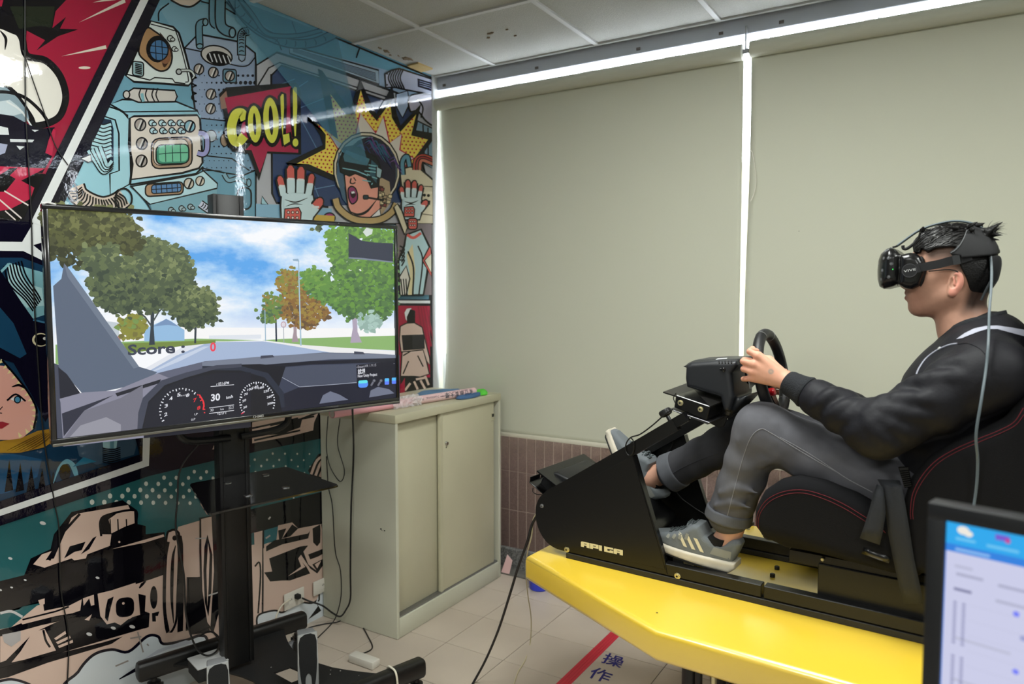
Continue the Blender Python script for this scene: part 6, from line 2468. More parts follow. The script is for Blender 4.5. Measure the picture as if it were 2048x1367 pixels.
M_leather = pbsdf('wheel_leather', (17, 17, 20), .42, bump=(900, .15))
sw = MB().sweep([WP(2 * math.pi * k / 56) for k in range(56)], RT, 14, closed=True).build('steering_wheel', M_leather, rig)
M_thr = pbsdf('stitch_grey', (120, 120, 118), .8)
for a in (-.35, .35, 2.4, -2.4):
    c = WP(a)
    t = (WP(a + .02) - WP(a - .02)).normalized()
    rr = (WP(a, RIM + .01) - c).normalized()
    bb = t.cross(rr)
    MB().sweep([c + (rr * math.cos(q_) + bb * math.sin(q_)) * (RT + .0003) for q_ in [2 * math.pi * i / 20 for i in range(20)]], .0008, 5, closed=True).build('stitching', M_thr, sw)
for a in (math.pi / 2, -math.pi / 2, math.pi):
    m = MB()
    p0, p1 = WP(a, .03, -.02), WP(a, RIM, 0)
    m.sweep([p0, WP(a, .06, -.012), WP(a, .09, -.004), p1], [1.15, 1, .9, .8], flat=(.040, .010), up=(RU * wn.x + Vector((0, 0, wn.z))))
    m.build('spoke', M_rigg, sw)
wnw = RU * wn.x + Vector((0, 0, wn.z))
MB().lathe(G(*WC) - wnw * .075, wnw, [(0, .024), (.05, .026), (.052, .040), (.075, .042), (.082, .036), (.083, 0)], 24).build('hub', M_rigg, sw)
h_red = rg(1549, 773, .155)
MB().lathe(WP(-2.2, .085, .004), wnw, [(0, .012), (.012, .012), (.016, .009), (.016, 0)], 16).build('red_knob', pbsdf('red_plastic', (176, 16, 28), .3), sw)
for sg in (-1, 1):
    m = MB()
    a = sg * math.pi / 2
    m.prism([WP(a - .35, .05, -.035), WP(a - .28, .112, -.04), WP(a + .28, .112, -.04), WP(a + .35, .05, -.035)], wnw * .003)
    m.build('shift_paddle', M_steel, sw)

# ---- bucket seat
M_seat = pbsdf('seat_fabric', (15, 15, 18), .9, bump=(700, .2), spec=.25)
M_red = pbsdf('red_thread', (110, 22, 36), .7)
F = Field((.56, -.06, .10), (1.60, .48, 1.12), .008)
base = [uw(x, y, 0) for x, y in ((1512, 1050), (1512, 1015), (1530, 980), (1560, 960), (1598, 952), (1650, 962), (1710, 985), (1770, 1020), (1830, 1070), (1840, 1150), (1790, 1145), (1700, 1120), (1600, 1085), (1530, 1070))]
poly2(F, base, -.032, .062, .035)
poly2(F, base, .358, .452, .035)
cush = [(.64, .20), (.66, .27), (.72, .285), (.98, .265), (1.10, .26), (1.10, .19), (.70, .175)]
poly2(F, cush, .0, .42, .02, .03)
back = [uw(x, y, 0) for x, y in ((1806, 1050), (1808, 1000), (1822, 955), (1856, 914), (1905, 884), (1960, 860), (2010, 834), (2040, 800))] + [(1.245, .66), (1.27, .72), (1.36, .98), (1.50, .98), (1.42, .60), (1.32, .25), (1.15, .17), (1.01, .19)]
poly2(F, back, -.040, .050, .035)
poly2(F, back, .370, .460, .035)
slab = [(1.10, .20), (1.08, .27), (1.18, .46), (1.26, .70), (1.33, .98), (1.37, 1.06), (1.49, 1.05), (1.42, .70), (1.30, .22)]
poly2(F, slab, .0, .42, .03, .03)
me = F.mesh('racing_seat')
to_world(me)
seat = link_mesh('racing_seat', me, M_seat, rig)
bvs = bvh_of(seat)
Z7b = lambda x, y: (1440 + x * .31244, 940 + y * .31244)
seam(bvs, [Z7b(x, y) for x, y in ((238, 385), (234, 330), (250, 260), (300, 190), (380, 145), (470, 126), (560, 130), (680, 165), (800, 220), (900, 280), (1000, 345), (1060, 400))], .0008, 'stitching', M_red, seat)
seam(bvs, [Z7b(x, y) for x, y in ((250, 390), (246, 330), (262, 268), (312, 205), (390, 163), (475, 145), (560, 150), (675, 186), (790, 240), (890, 300), (990, 365))], .0007, 'stitching', M_red, seat)
Z5b = lambda x, y: (1560 + x * .33655, 600 + y * .33655)
seam(bvs, [Z5b(x, y) for x, y in ((778, 1300), (776, 1250), (790, 1150), (840, 1050), (920, 960), (1030, 890), (1170, 828), (1300, 775), (1390, 725), (1448, 640))], .0009, 'stitching', M_red, seat)
seam(bvs, [Z5b(x, y) for x, y in ((792, 1300), (790, 1250), (806, 1155), (856, 1062), (935, 972), (1045, 903), (1185, 842), (1310, 790), (1400, 742), (1450, 680))], .0007, 'stitching', M_red, seat)
# slider, brackets
def ubox(name, u0, u1, v0, v1, w0, w1, mat, bev=.002):
    return MB().hull8([G(u0, v0, w0), G(u1, v0, w0), G(u1, v1, w0), G(u0, v1, w0), G(u0, v0, w1), G(u1, v0, w1), G(u1, v1, w1), G(u0, v1, w1)], bev, 1).build(name, mat, rig)
ubox('seat_slider', .705, 1.25, .035, .085, .128, .165, M_rigg)
ubox('seat_slider', .705, 1.25, .335, .385, .128, .165, M_rigg)
ubox('seat_mount', .785, 1.20, .028, .034, .052, .142, M_rigb)
ubox('seat_mount', .785, 1.20, .386, .392, .052, .142, M_rigb)
ubox('mount_floor', .785, 1.20, .034, .386, .052, .056, M_rigb)
ubox('rear_cross', .800, .835, .03, .39, .02, .052, M_rigb)
ubox('slider_rail', .60, .705, .355, .385, .112, .150, M_rigg)
p = rg(1645, 1118, .028)
MB().lathe(p, -RVv, [(0, .005), (.004, .004)], 10).build('bolt', M_brass, rig)
m = MB()
m.sweep(catmull([rg(x, y, .06) for x, y in ((1527, 1070), (1535, 1077), (1560, 1079), (1590, 1084))], 4), .0035, 8)
m.build('adjust_bar', M_rigg, rig)
# ---- harness straps hanging over the bolster
M_belt = pbsdf('harness_webbing', (30, 33, 38), .7, bump=(500, .2))
def belt(name, L, R_, v, mat=M_belt, th=.003):
    rows = []
    for i, (a, b_) in enumerate(zip(L, R_)):
        vv_ = v[i] if isinstance(v, list) else v
        rows.append([rg(a[0] + (b_[0] - a[0]) * t, a[1] + (b_[1] - a[1]) * t, vv_ - .006 * math.sin(math.pi * t)) for t in (0, .25, .5, .75, 1)])
    o = MB().grid(rows).build(name, mat, rig)
    s_ = o.modifiers.new('thick', 'SOLIDIFY')
    s_.thickness = th
    return o
belt('harness_strap', [Z7b(x, y) for x, y in ((1010, 60), (1040, 110), (1062, 250), (1080, 400), (1110, 560), (1150, 740), (1180, 850))],
     [Z7b(x, y) for x, y in ((1150, 70), (1165, 110), (1190, 250), (1215, 400), (1240, 560), (1280, 740), (1300, 850))], [-.02, -.038, -.045, -.045, -.04, -.03, -.02])
belt('harness_tail', [Z7b(x, y) for x, y in ((1010, 90), (985, 160), (960, 250), (925, 360), (898, 432))],
     [Z7b(x, y) for x, y in ((1042, 110), (1050, 190), (1058, 270), (1040, 390), (1020, 474))], [-.04, -.050, -.054, -.056, -.056])
belt('strap_plate', [Z7b(x, y) for x, y in ((925, 490), (912, 530))], [Z7b(x, y) for x, y in ((1095, 555), (1078, 588))], -.045, M_rigg, .006)
m = MB()
for k in range(8):
    m.sweep([rg(*Z7b(1152 + 4 * k, 12 + 13 * k), -.035), rg(*Z7b(1206 + 3 * k, 6 + 13 * k), -.035)], .0022, 6)
m.prism([rg(*Z7b(x, y), -.030) for x, y in ((1140, -20), (1205, -25), (1230, 105), (1180, 115))], RVv * .008, .002, 1)
m.build('buckle', M_rigg, rig)
m = MB()
for k in range(2):
    m.sweep([rg(*Z7b(1225, 492 + 18 * k), -.02), rg(*Z7b(1310, 480 + 18 * k), -.02)], .003, 8)
m.build('recline_lever', M_chrome, rig)
# ---- actuators under the platform
for (u, v) in ((.42, .05), (.42, .37), (1.25, .21)):
    m = MB()
    m.lathe(G(u, v, -.088), (0, 0, -1), [(0, .03), (.015, .03), (.016, .014), (.20, .014)], 16)
    a = m.build('actuator_rod', M_chrome, rig)
    m = MB()
    m.lathe(G(u, v, -.24), (0, 0, -1), [(0, .026), (.005, .03), (.44, .03), (.445, .026)], 18)
    m.build('actuator', M_rigb, rig)
    m = MB()
    m.box(G(u, v, -Z0 + .015), (.16, .16, .03), .004)
    m.build('actuator_foot', M_rigb, rig)
MB().lathe(G(.50, .02, -.088), (0, 0, -1), [(0, .010), (.55, .010)], 12).build('brass_rod', M_brass, rig)
MB().lathe(G(.462, .0, -.088), (0, 0, -1), [(0, .011), (.56, .011)], 12).build('guide_rod', M_rigb, rig)
for k, (du, s_) in enumerate(((.54, .02), (.565, .03), (.60, .05))):
    MB().sweep(catmull([G(du, .03, -.088), G(du + .01, .02, -.2), G(du - .01, .02, -.4), G(du - .04, .02, -.6)], 5), .006, 8).build('hose', M_cable, rig)
MB().hull8([G(.66, .05, -.25), G(.86, .05, -.25), G(.86, .30, -.25), G(.66, .30, -.25), G(.66, .05, -.088), G(.86, .05, -.088), G(.86, .30, -.088), G(.66, .30, -.088)], .006).build('motor_box', M_rigb, rig)
MB().hull8([G(.3, -.1, -Z0 + .002), G(1.4, -.1, -Z0 + .002), G(1.4, .52, -Z0 + .002), G(.3, .52, -Z0 + .002), G(.3, -.1, -Z0 + .03), G(1.4, -.1, -Z0 + .03), G(1.4, .52, -Z0 + .03), G(.3, .52, -Z0 + .03)], .004).build('floor_frame', M_rigb, rig)
# ---- cables of the rig
lp = [rg(x, y, -.004) for x, y in ((1346, 818), (1330, 828), (1305, 850), (1280, 868), (1262, 874), (1253, 885), (1251, 900), (1257, 910), (1265, 906), (1268, 892), (1266, 880), (1261, 875))]
MB().sweep(catmull(lp, 5), .0022, 6).build('rig_cable', M_cable, rig)
lp = [rg(x, y, .40) for x, y in ((1355, 850), (1350, 870), (1342, 895), (1336, 905))] + [rg(x, y, .38) for x, y in ((1345, 960), (1358, 990), (1385, 1012), (1410, 1028))]
MB().sweep(catmull(lp, 5), .002, 6).build('rig_cable', M_cable, rig)
lp = [rg(x, y, .0) for x, y in ((1352, 786), (1347, 795), (1350, 805))]
MB().sweep(catmull(lp, 5), .0016, 6).build('rig_cable', M_cable, rig)
Z8 = lambda x, y: (630 + x * .45872, 740 + y * .45872)
a0 = G(-.115, .05, .15)
e0 = on_z(*Z8(690, 1362), .006)
def lerp_line(a, b_, pts_t, sag=0):
    return [a + (b_ - a) * t for t in pts_t]
pts = [a0, rg(*Z8(952, 660), .06), rg(*Z8(925, 750), .05)]
for x, y, t in ((885, 860, .3), (850, 975, .5), (800, 1130, .72), (745, 1260, .9)):
    pl_pt = a0.lerp(e0, t)
    nrm = (CAM - pl_pt)
    nrm.z = 0
    pts.append(on_plane(*Z8(x, y), pl_pt, nrm.normalized()))
pts += [e0, on_z(*Z8(640, 1450), .006)]
cable('rig_power_cable', pts, .005, M_cable, 'thick black cable hanging from the simulator nose to the floor tiles')
pts = [a0, rg(*Z8(955, 640), .08), rg(*Z8(945, 720), .08), rg(*Z8(925, 800), .09)]
e1 = on_z(*Z8(938, 1190), .004)
for x, y, t in ((920, 880, .45), (928, 980, .65), (942, 1080, .85)):
    pl_pt = G(-.13, .05, .1).lerp(e1, t)
    nrm = (CAM - pl_pt)
    nrm.z = 0
    pts.append(on_plane(*Z8(x, y), pl_pt, nrm.normalized()))
pts += [e1] + [on_z(*Z8(x, y), .004) for x, y in ((915, 1265), (885, 1315), (865, 1375))]
cable('pale_cable', pts, .0024, pbsdf('pale_cable', (196, 186, 150), .5), 'thin pale cable hanging from the simulator nose to the floor')

# ---- floor markings and the blue tub below the platform
M_tape = pbsdf('red_tape', (196, 44, 60), .35)
m = MB()
tA = [on_z(x, y, 0) for x, y in ((1229.6, 1255), (1112, 1367))]
tB = [on_z(x, y, 0) for x, y in ((1245, 1264), (1143, 1367))]
td = (tA[1] - tA[0]).normalized()
tpn = Vector((-td.y, td.x, 0))
wd_ = (tB[1] - tA[1]).dot(tpn)
o0 = tA[0] - td * 1.2
tape = empty('floor_tape', o0, 0, 'red tape line of four strips on the floor under the yellow platform', 'tape')
for k in range(4):
    m = MB()
    a = o0 + tpn * wd_ * k / 4
    m.hull8([a, a + td * 2.6, a + td * 2.6 + tpn * wd_ * .235, a + tpn * wd_ * .235] + [p + Vector((0, 0, .0012)) for p in (a, a + td * 2.6, a + td * 2.6 + tpn * wd_ * .235, a + tpn * wd_ * .235)])
    m.build('tape_strip', M_tape, tape)
cs = [on_z(1227, 1320, 0), on_z(1201, 1349, 0)]
adv = (cs[1] - cs[0])
rtv = (on_z(1227 + 42, 1320 + 13, 0) - cs[0]) / .118
upv = (on_z(1227 + 14, 1320 - 21, 0) - cs[0]) / .118
M_bl = pbsdf('floor_blue_ink', (36, 36, 120), .5)
fm = MB()
for k, chh in enumerate('操作中'):
    vs, fs = text_mesh(chh, 1.0, 'CENTER', .012)
    vs = [v * .118 for v in vs]
    if not vs:
        continue
    cx_ = (min(v.x for v in vs) + max(v.x for v in vs)) / 2
    cy_ = (min(v.y for v in vs) + max(v.y for v in vs)) / 2
    c = cs[0] + adv * k
    V_ = [fm.bm.verts.new(c + rtv * (v.x - cx_) + upv * (v.y - cy_) + Vector((0, 0, .0012))) for v in vs]
    for f in fs:
        try:
            fm.bm.faces.new([V_[i] for i in f])
        except ValueError:
            pass
tag(fm.build('floor_lettering', M_bl), 'dark blue painted characters on the floor beside the red tape', 'lettering')
bp2 = on_z(1087, 1170, 0)
tag(MB().lathe((bp2.x, 3.39, .0005), (0, 0, 1), [(0, .05), (.004, .054), (.12, .062), (.125, .066), (.13, .066), (.13, .058)], 24).build('blue_tub', pbsdf('blue_plastic', (52, 66, 200), .4)), 'small blue plastic tub on the floor under the yellow platform', 'tub')
# ================================================================== the driver
M_skin = attr_mat('skin', .5, spec=.35, noise=(60, .05), bump=(400, .04))
per = empty('person', G(1.0, VC, .20), 0, 'person in a black jacket and grey jeans steering in the simulator seat', 'person')


def W(px, py, v):
    u, w = uw(px, py, v)
    return np.array((u, v, w), np.float32)


ZH = lambda x, y: (1740 + x * .1829, 430 + y * .1829)      # head close-up
ZF = lambda x, y: (1460 + x * .10243, 680 + y * .10243)    # hand close-up


def seg(a, b, h):
    return np.arange(a, b, h)


# non-uniform grid: fine round the head and the hands, coarser elsewhere
xs = np.concatenate([seg(.08, .52, .006), seg(.52, .72, .0024), seg(.72, .93, .007), seg(.93, 1.19, .0026), seg(1.19, 1.32, .008)])
ys = np.concatenate([seg(-.10, .02, .005), seg(.02, .42, .0026), seg(.42, .54, .005)])
zs = np.concatenate([seg(.02, .54, .006), seg(.54, .74, .0024), seg(.74, 1.09, .0026)])
F = Field((.08, -.1, .02), (1.32, .54, 1.09), .004, xs, ys, zs)
C_ = VC
# trunk under the clothes
F.cap((1.02, C_, .36), (1.10, C_, .62), .115, .125, 0, flat=((.9, 0, -.3), .75))
F.cap((1.10, C_, .62), (1.13, C_, .71), .125, .10, .05, flat=((.9, 0, -.3), .75))
SHL, SHR = (1.165, .035, .69), (1.165, .385, .69)
ELL, ELR = (.925, -.015, .535), tuple(W(1772, 848, .43))
WRL, WRR = tuple(W(1578, 765, .055)), tuple(W(1606, 786, .365))
for S_, E_, W_ in ((SHL, ELL, WRL), (SHR, ELR, WRR)):
    F.cap((1.13, C_, .70), S_, .06, .055, .04)
    F.cap(S_, E_, .048, .038, .03)
    F.cap(E_, W_, .038, .027, .03)
HPL, KNL, ANL = (1.0, .115, .335), (.603, .09, .488), tuple(W(1452, 1088, .09))
HPR, KNR, ANR = (1.0, .305, .335), (.545, .31, .462), tuple(W(1302, 956, .33))
for H_, K_, A_ in ((HPL, KNL, ANL), (HPR, KNR, ANR)):
    F.cap((1.02, C_, .35), H_, .09, .08, .04)
    F.cap(H_, K_, .075, .055, .04)
    F.cap(K_, A_, .052, .037, .03)
F.cap(ANL, W(1447, 1112, .08), .035, .026, .015)
F.cap(ANL, W(1400, 1098, .08), .032, .024, .02)
F.cap(ANR, W(1282, 955, .33), .034, .027, .015)
F.cap(ANR, W(1258, 900, .33), .032, .022, .02)
# neck and head
F.cap((1.118, C_, .70), (1.092, C_, .80), .062, .056, .04)
F.cap((1.092, C_, .80), (1.080, C_, .88), .055, .056, .03)
F.ell((1.060, C_, .968), (.096, .077, .088), .03)
F.ell((1.100, C_, .930), (.052, .066, .075), .03)
F.ell((1.018, C_, .905), (.058, .060, .080), .03)
for s in (-1, 1):
    F.cap((1.062, C_ + s * .050, .880), (.992, C_ + s * .022, .846), .019, .018, .03)
    F.ell((1.005, C_ + s * .040, .915), (.034, .022, .034), .02)
F.ell((.984, C_, .846), (.019, .024, .017), .02)
F.cap((.980, C_ - .016, .880), (.980, C_ + .016, .880), .020, None, .018)
F.cap((.9590, C_ - .012, .8865), (.9590, C_ + .012, .8865), .0066, None, .005)
F.cap((.9605, C_ - .011, .8725), (.9605, C_ + .011, .8725), .0076, None, .005)
F.cap((.952, C_ - .024, .8795), (.952, C_ + .024, .8795), .0026, None, .003, 'sub')
F.cap((.970, C_, .955), (.951, C_, .911), .011, .0125, .014)
for s in (-1, 1):
    F.ell((.962, C_ + s * .011, .906), (.010, .008, .008), .006)
    F.ell((.9755, C_ + s * .032, .960), (.012, .016, .011), .008, 'sub')
    F.ell((.982, C_ + s * .031, .958), (.011, .014, .0095), .003)
    F.cap((.966, C_ + s * .012, .978), (.978, C_ + s * .050, .980), .008, .006, .012)
# ears
for s in (-1, 1):
    e = W(*ZH(945, 742), C_ - .080)
    c = np.array((e[0] - .002, C_ + s * .079, e[2]))
    ca = math.radians(12)
    M = np.array([[math.cos(ca), 0, math.sin(ca)], [s * .28, 1, 0], [-math.sin(ca), 0, math.cos(ca)]]).T
    M = np.array([(math.cos(ca), s * .25, -math.sin(ca)), (-.25, s * 1.0, 0), (math.sin(ca), 0, math.cos(ca))], float)
    M = (M / np.linalg.norm(M, axis=1)[:, None]).T
    F.ell(c, (.0185, .0085, .031), .006, 'add', M)
    F.ell(c + np.array((-.006, 0, -.026)), (.010, .007, .010), .008, 'add', M)
    F.ell(c + np.array((-.003, s * .0075, .005)), (.0115, .0085, .0185), .003, 'sub', M)
    F.cap(c + np.array((.006, s * .0005, -.010)), c + np.array((.005, s * .001, .012)), .0035, .003, .004)
    F.cap(c + np.array((-.002, s * .004, -.004)), c + np.array((-.004, s * .004, .014)), .003, .0025, .004)
    F.ell(c + np.array((-.010, s * .006, -.003)), (.004, .004, .006), .003, 'sub')


# hands
def hand(wr, kn, pip, dip, tip, thumb, r=(.0092, .0095, .009, .008)):
    wr = np.array(wr)
    for i in range(4):
        k_ = np.array(kn[i])
        F.cap(wr + (k_ - wr) * .18 + np.array((0, .004, 0)), k_, .0165, .0115, .012)
        F.cap(wr + (k_ - wr) * .45 + np.array((0, .010, 0)), k_ + np.array((0, .009, 0)), .014, .0095, .012)
    for i in range(4):
        F.cap(kn[i], pip[i], r[i] * 1.08, r[i], .007)
        F.cap(pip[i], dip[i], r[i], r[i] * .92, .002)
        F.cap(dip[i], tip[i], r[i] * .92, r[i] * .82, .002)
    F.cap(wr + (np.array(thumb[0]) - wr) * .3, thumb[0], .017, .0145, .014)
    F.cap(thumb[0], thumb[1], .0135, .0105, .006)
    F.cap(thumb[1], thumb[2], .0105, .0088, .003)


kn = [W(*ZF(545, 305), .040), W(*ZF(470, 470), .036), W(*ZF(455, 618), .037), W(*ZF(450, 735), .042)]
pip = [W(*ZF(385, 222), .043), W(*ZF(262, 412), .040), W(*ZF(268, 562), .041), W(*ZF(315, 752), .048)]
dip = [p + np.array((-.004, .022, .002)) for p in pip]
dip[3] = W(*ZF(262, 756), .058)
tip = [p + np.array((.012, .018, -.002)) for p in dip]
tip[3] = dip[3] + np.array((.004, .016, .0))
thumb = [W(*ZF(760, 400), .085), np.array((.588, .098, .700)), np.array((.572, .098, .722))]
hand(WRL, kn, pip, dip, tip, thumb)
# right hand: mirrored grip on the far side of the rim
knR = [W(1574 - 1 * i, 748 + 13 * i, .385) for i in range(4)]
pipR = [k_ + np.array((-.032, -.004, .004)) for k_ in knR]
dipR = [p + np.array((-.004, -.022, 0)) for p in pipR]
tipR = [p + np.array((.014, -.016, 0)) for p in dipR]
hand(WRR, knR, pipR, dipR, tipR, [W(1588, 765, .345), W(1576, 752, .325), W(1570, 742, .318)])
me = F.mesh('body')
P0 = F.P.copy()
to_world(me)
# skin tints: stubble fade, nape, lips, ear and knuckle flush
base = np.array(lin((192, 146, 124)))
col = np.tile(base, (len(P0), 1))


def blend(mask, c, k):
    m_ = np.clip(mask, 0, 1)[:, None] * k
    col[:] = col * (1 - m_) + np.array(lin(c)) * m_


def sm(x, a, b):
    t = np.clip((x - a) / (b - a), 0, 1)
    return t * t * (3 - 2 * t)


u_, v_, w_ = P0[:, 0], P0[:, 1], P0[:, 2]
side_hair = sm(w_, .955, .985) * sm(u_, .995, 1.02) * (w_ > .8)
blend(side_hair, (70, 58, 52), .8)
nape = sm(u_ - (.86 - w_) * -.25, 1.086, 1.108) * sm(w_, .812, .86)
blend(nape, (34, 28, 26), .92)
fade = sm(u_, 1.055, 1.09) * sm(w_, .925, .95)
blend(fade, (48, 40, 36), .85)
lips = np.exp(-((w_ - .879) / .010) ** 2) * sm(-u_, -.9700, -.9615) * np.exp(-((v_ - C_) / .026) ** 4)
blend(lips, (150, 86, 84), .7)
chin = np.exp(-((w_ - .858) / .03) ** 2) * sm(-u_, -1.02, -.985)
blend(chin, (176, 126, 106), .45)
ear = (np.abs(v_ - C_) > .083) & (w_ > .86) & (w_ < .96) & (u_ > 1.03)
blend(ear.astype(float), (222, 140, 124), .55)
hnd = ((u_ < .70) & (u_ > .5) & (w_ > .5)).astype(float)
blend(hnd, (226, 166, 138), .6)
for k_ in kn + pip:
    d = np.sqrt(((P0 - k_) ** 2).sum(1))
    blend(np.exp(-(d / .011) ** 2), (214, 132, 108), .5)
tc_ = None
for px, py in (ZF(795, 612),):
    t_ = W(px, py, .03)
    d = np.sqrt((u_ - t_[0]) ** 2 + (w_ - t_[2]) ** 2)
    ring = np.exp(-((d - .0052) / .0022) ** 2) * (v_ < .07)
    inn_ = ((d < .004) & (v_ < .07)).astype(float)
    blend(ring, (126, 132, 128), .75)
    blend(inn_, (166, 150, 132), .6)
vert_colors(me, col)
body = link_mesh('body', me, M_skin, per)
bvb = bvh_of(body)
# little finger nail
h = hit_px(bvb, *ZF(248, 752), .0004)

gl = [rg(*ZH(x, y), C_ - .083) for x, y in ((640, 612), (740, 604), (830, 596), (900, 600), (950, 615), (975, 640))]
MB().sweep(catmull(gl, 4), .0016, 6).build('glasses_temple', pbsdf('glasses_black', (24, 22, 22), .3), per)

# ---- hair: short sides, longer top with loose tufts
M_hair = pbsdf('black_hair', (9, 8, 8), .5, bump=(240, .25), noise=(160, .5), spec=.35)
F = Field((.93, .10, .84), (1.22, .32, 1.12), .0022)


def strands(X, Y, Z):
    return .0006 * np.sin(430 * (Y - C_) + 60 * X + 9 * np.sin(50 * X)) * np.sin(160 * X + 90 * Z + 4 * np.sin(70 * Y))


def shell(F, t, poly, v0=.1, v1=.32, k=0.0, noise=False, r=.004):
    """part of an offset head surface lying inside a (u,w) polygon"""
    A = np.array(poly, np.float32)

    def fn(X, Y, Z):
        d = None
        for c, rr in (((1.060, C_, .968), (.096, .077, .088)), ((1.100, C_, .930), (.052, .066, .075))):
            q = ((X - c[0]) / rr[0]) ** 2 + ((Y - c[1]) / rr[1]) ** 2 + ((Z - c[2]) / rr[2]) ** 2
            q2 = ((X - c[0]) / rr[0] ** 2) ** 2 + ((Y - c[1]) / rr[1] ** 2) ** 2 + ((Z - c[2]) / rr[2] ** 2) ** 2
            k0 = np.sqrt(q) + 1e-6
            e = k0 * (k0 - 1) / (np.sqrt(q2) + 1e-6)
            if d is None:
                d = e
            else:
                h = np.clip(.5 + .5 * (e - d) / .03, 0, 1)
                d = e * (1 - h) + d * h - .03 * h * (1 - h)
        d = d - t
        if noise:
            d = d - strands(X, Y, Z)
        px = X + 0 * Z
        pz = Z + 0 * X
        s = np.ones(px.shape, np.float32)
        dd = None
        for i in range(len(A)):
            ax, az = A[i]
            bx, bz = A[i - 1]
            ex, ez = bx - ax, bz - az
            wx, wz = px - ax, pz - az
            tt = np.clip((wx * ex + wz * ez) / (ex * ex + ez * ez + 1e-12), 0, 1)
            q = (wx - ex * tt) ** 2 + (wz - ez * tt) ** 2
            dd = q if dd is None else np.minimum(dd, q)
            c1, c2, c3 = pz >= az, pz < bz, ex * wz > ez * wx
            m_ = (c1 & c2 & c3) | (~c1 & ~c2 & ~c3)
            s = np.where(m_, -s, s)
        p2 = s * np.sqrt(dd)
        a, b = d + r, p2 + r + 0 * Y
        return (np.sqrt(np.maximum(a, 0) ** 2 + np.maximum(b, 0) ** 2) + np.minimum(np.maximum(a, b), 0) - r).astype(np.float32)
    F.add(fn, (A[:, 0].min(), v0, A[:, 1].min()), (A[:, 0].max(), v1, A[:, 1].max()), k)


VH = .15
top = [uw(*ZH(x, y), VH) for x, y in ((452, 350), (470, 405), (545, 415), (560, 370), (610, 390), (650, 400), (720, 365), (800, 360), (900, 350), (980, 360), (1100, 420), (1290, 430), (1420, 400))] + [(1.20, 1.10), (.95, 1.10)]
shell(F, .0135, top, noise=True)
backp = [uw(*ZH(x, y), VH) for x, y in ((960, 470), (1010, 600), (1060, 700), (1090, 820), (1140, 880), (1200, 940), (1290, 990))] + [(1.20, .83), (1.20, 1.0), (1.10, 1.03)]
shell(F, .0045, backp, noise=False, r=.002)
random.seed(5)
fr = [(uw(*ZH(x, y), VH), v) for x, y, v in ((465, 395, .20), (520, 405, .17), (640, 395, .150), (560, 380, .24), (500, 390, .22))]
for (a, v) in fr:
    F.cap((a[0] + .02, v, a[1] + .028), (a[0], v, a[1] - .001), .012, .003, .01)
for k in range(16):
    s0 = uw(*ZH(1290 + random.uniform(-30, 60), 200 + random.uniform(-30, 70)), VC)
    dr = np.array((random.uniform(.3, 1.0), random.uniform(-.5, .5), random.uniform(-.2, .7)))
    dr /= np.linalg.norm(dr)
    a = np.array((s0[0] - .008, VC + random.uniform(-.035, .03), s0[1]))
    F.cap(a, a + dr * random.uniform(.02, .042), .0085, .0012, .004)
for k in range(26):
    a = np.array((random.uniform(.99, 1.12), random.uniform(.15, .26), 1.058 + random.uniform(-.012, .004)))
    F.cap(a, a + np.array((random.uniform(-.03, .02), random.uniform(-.015, .015), random.uniform(.002, .012))), .007, .0015, .004)
me = F.mesh('hair')
to_world(me)
hair = link_mesh('hair', me, M_hair, per)
m = MB()
for k in range(40):
    a = uw(*ZH(1300 + random.uniform(-20, 60), 175 + random.uniform(-30, 60)), VC)
    p0 = G(a[0], VC + random.uniform(-.03, .02), a[1])
    dd = RU * random.uniform(.01, .034) + Vector((0, 0, random.uniform(-.006, .022))) + RVv * random.uniform(-.012, .012)
    m.sweep([p0, p0 + dd * .5 + Vector((0, 0, .003)), p0 + dd], [.0007, .0005, .0001], 4)
m.build('loose_hair', M_hair, hair)['kind'] = 'stuff'

# fine strands combed forward over the top
bvh_h = bvh_of(hair)
m = MB()
random.seed(31)
for k in range(420):
    u0, ang = random.uniform(.975, 1.13), random.uniform(-1.15, 1.15)
    dirn = Vector((0, math.sin(ang), math.cos(ang)))
    pts = []
    uu, aa = u0, ang
    ln = random.uniform(.004, .009)
    for j in range(5):
        d_ = RVv * math.sin(aa) + Vector((0, 0, math.cos(aa)))
        o_ = G(uu, VC, .955) + d_ * .3
        h_ = bvh_h.ray_cast(o_, -d_)
        if h_[0] is None or (h_[0] - o_).length > .26:
            break
        pts.append(h_[0] + d_ * (.0008 + .0012 * math.sin(j * .8)))
        uu -= ln
        aa += random.uniform(-.02, .07) * (1 if ang > 0 else -1)
    if len(pts) > 2:
        m.sweep(pts, [.0012 * (1 - .18 * j) for j in range(len(pts))], 4)
m.build('hair_strands', pbsdf('hair_strand', (14, 12, 12), .38), hair)['kind'] = 'stuff'

# ---- jeans
M_denim = attr_mat('grey_denim', .85, noise=(26, .10), bump=(900, .25))
F = Field((.18, -.02, .12), (1.16, .44, .60), .0052)
F.cap((1.03, VC, .36), (1.06, VC, .46), .150, .150, 0, flat=((1, 0, 0), .8))
CUL, CUR = W(1458, 1028, .09), W(1348, 941, .33)
for H_, K_, Cc, rr in (((1.0, .115, .335), KNL, CUL, (.095, .078, .071, .063)), ((1.0, .305, .335), KNR, CUR, (.095, .074, .070, .062))):
    F.cap(H_, np.array(K_) + np.array((.012, 0, -.004)), rr[0], rr[1], .05, wr=(.0022, 60, 1.5, .4))
    F.cap(K_, Cc, rr[1] * .93, rr[3], .035, wr=(.0026, 75, 2.2, 1.0))
    kb = np.array(K_)
    for q in range(3):
        F.cap(kb + np.array((.045, -.06, -.052 + .014 * q)), kb + np.array((.055 - .006 * q, .06, -.050 + .014 * q)), .0035, None, .012, 'sub')
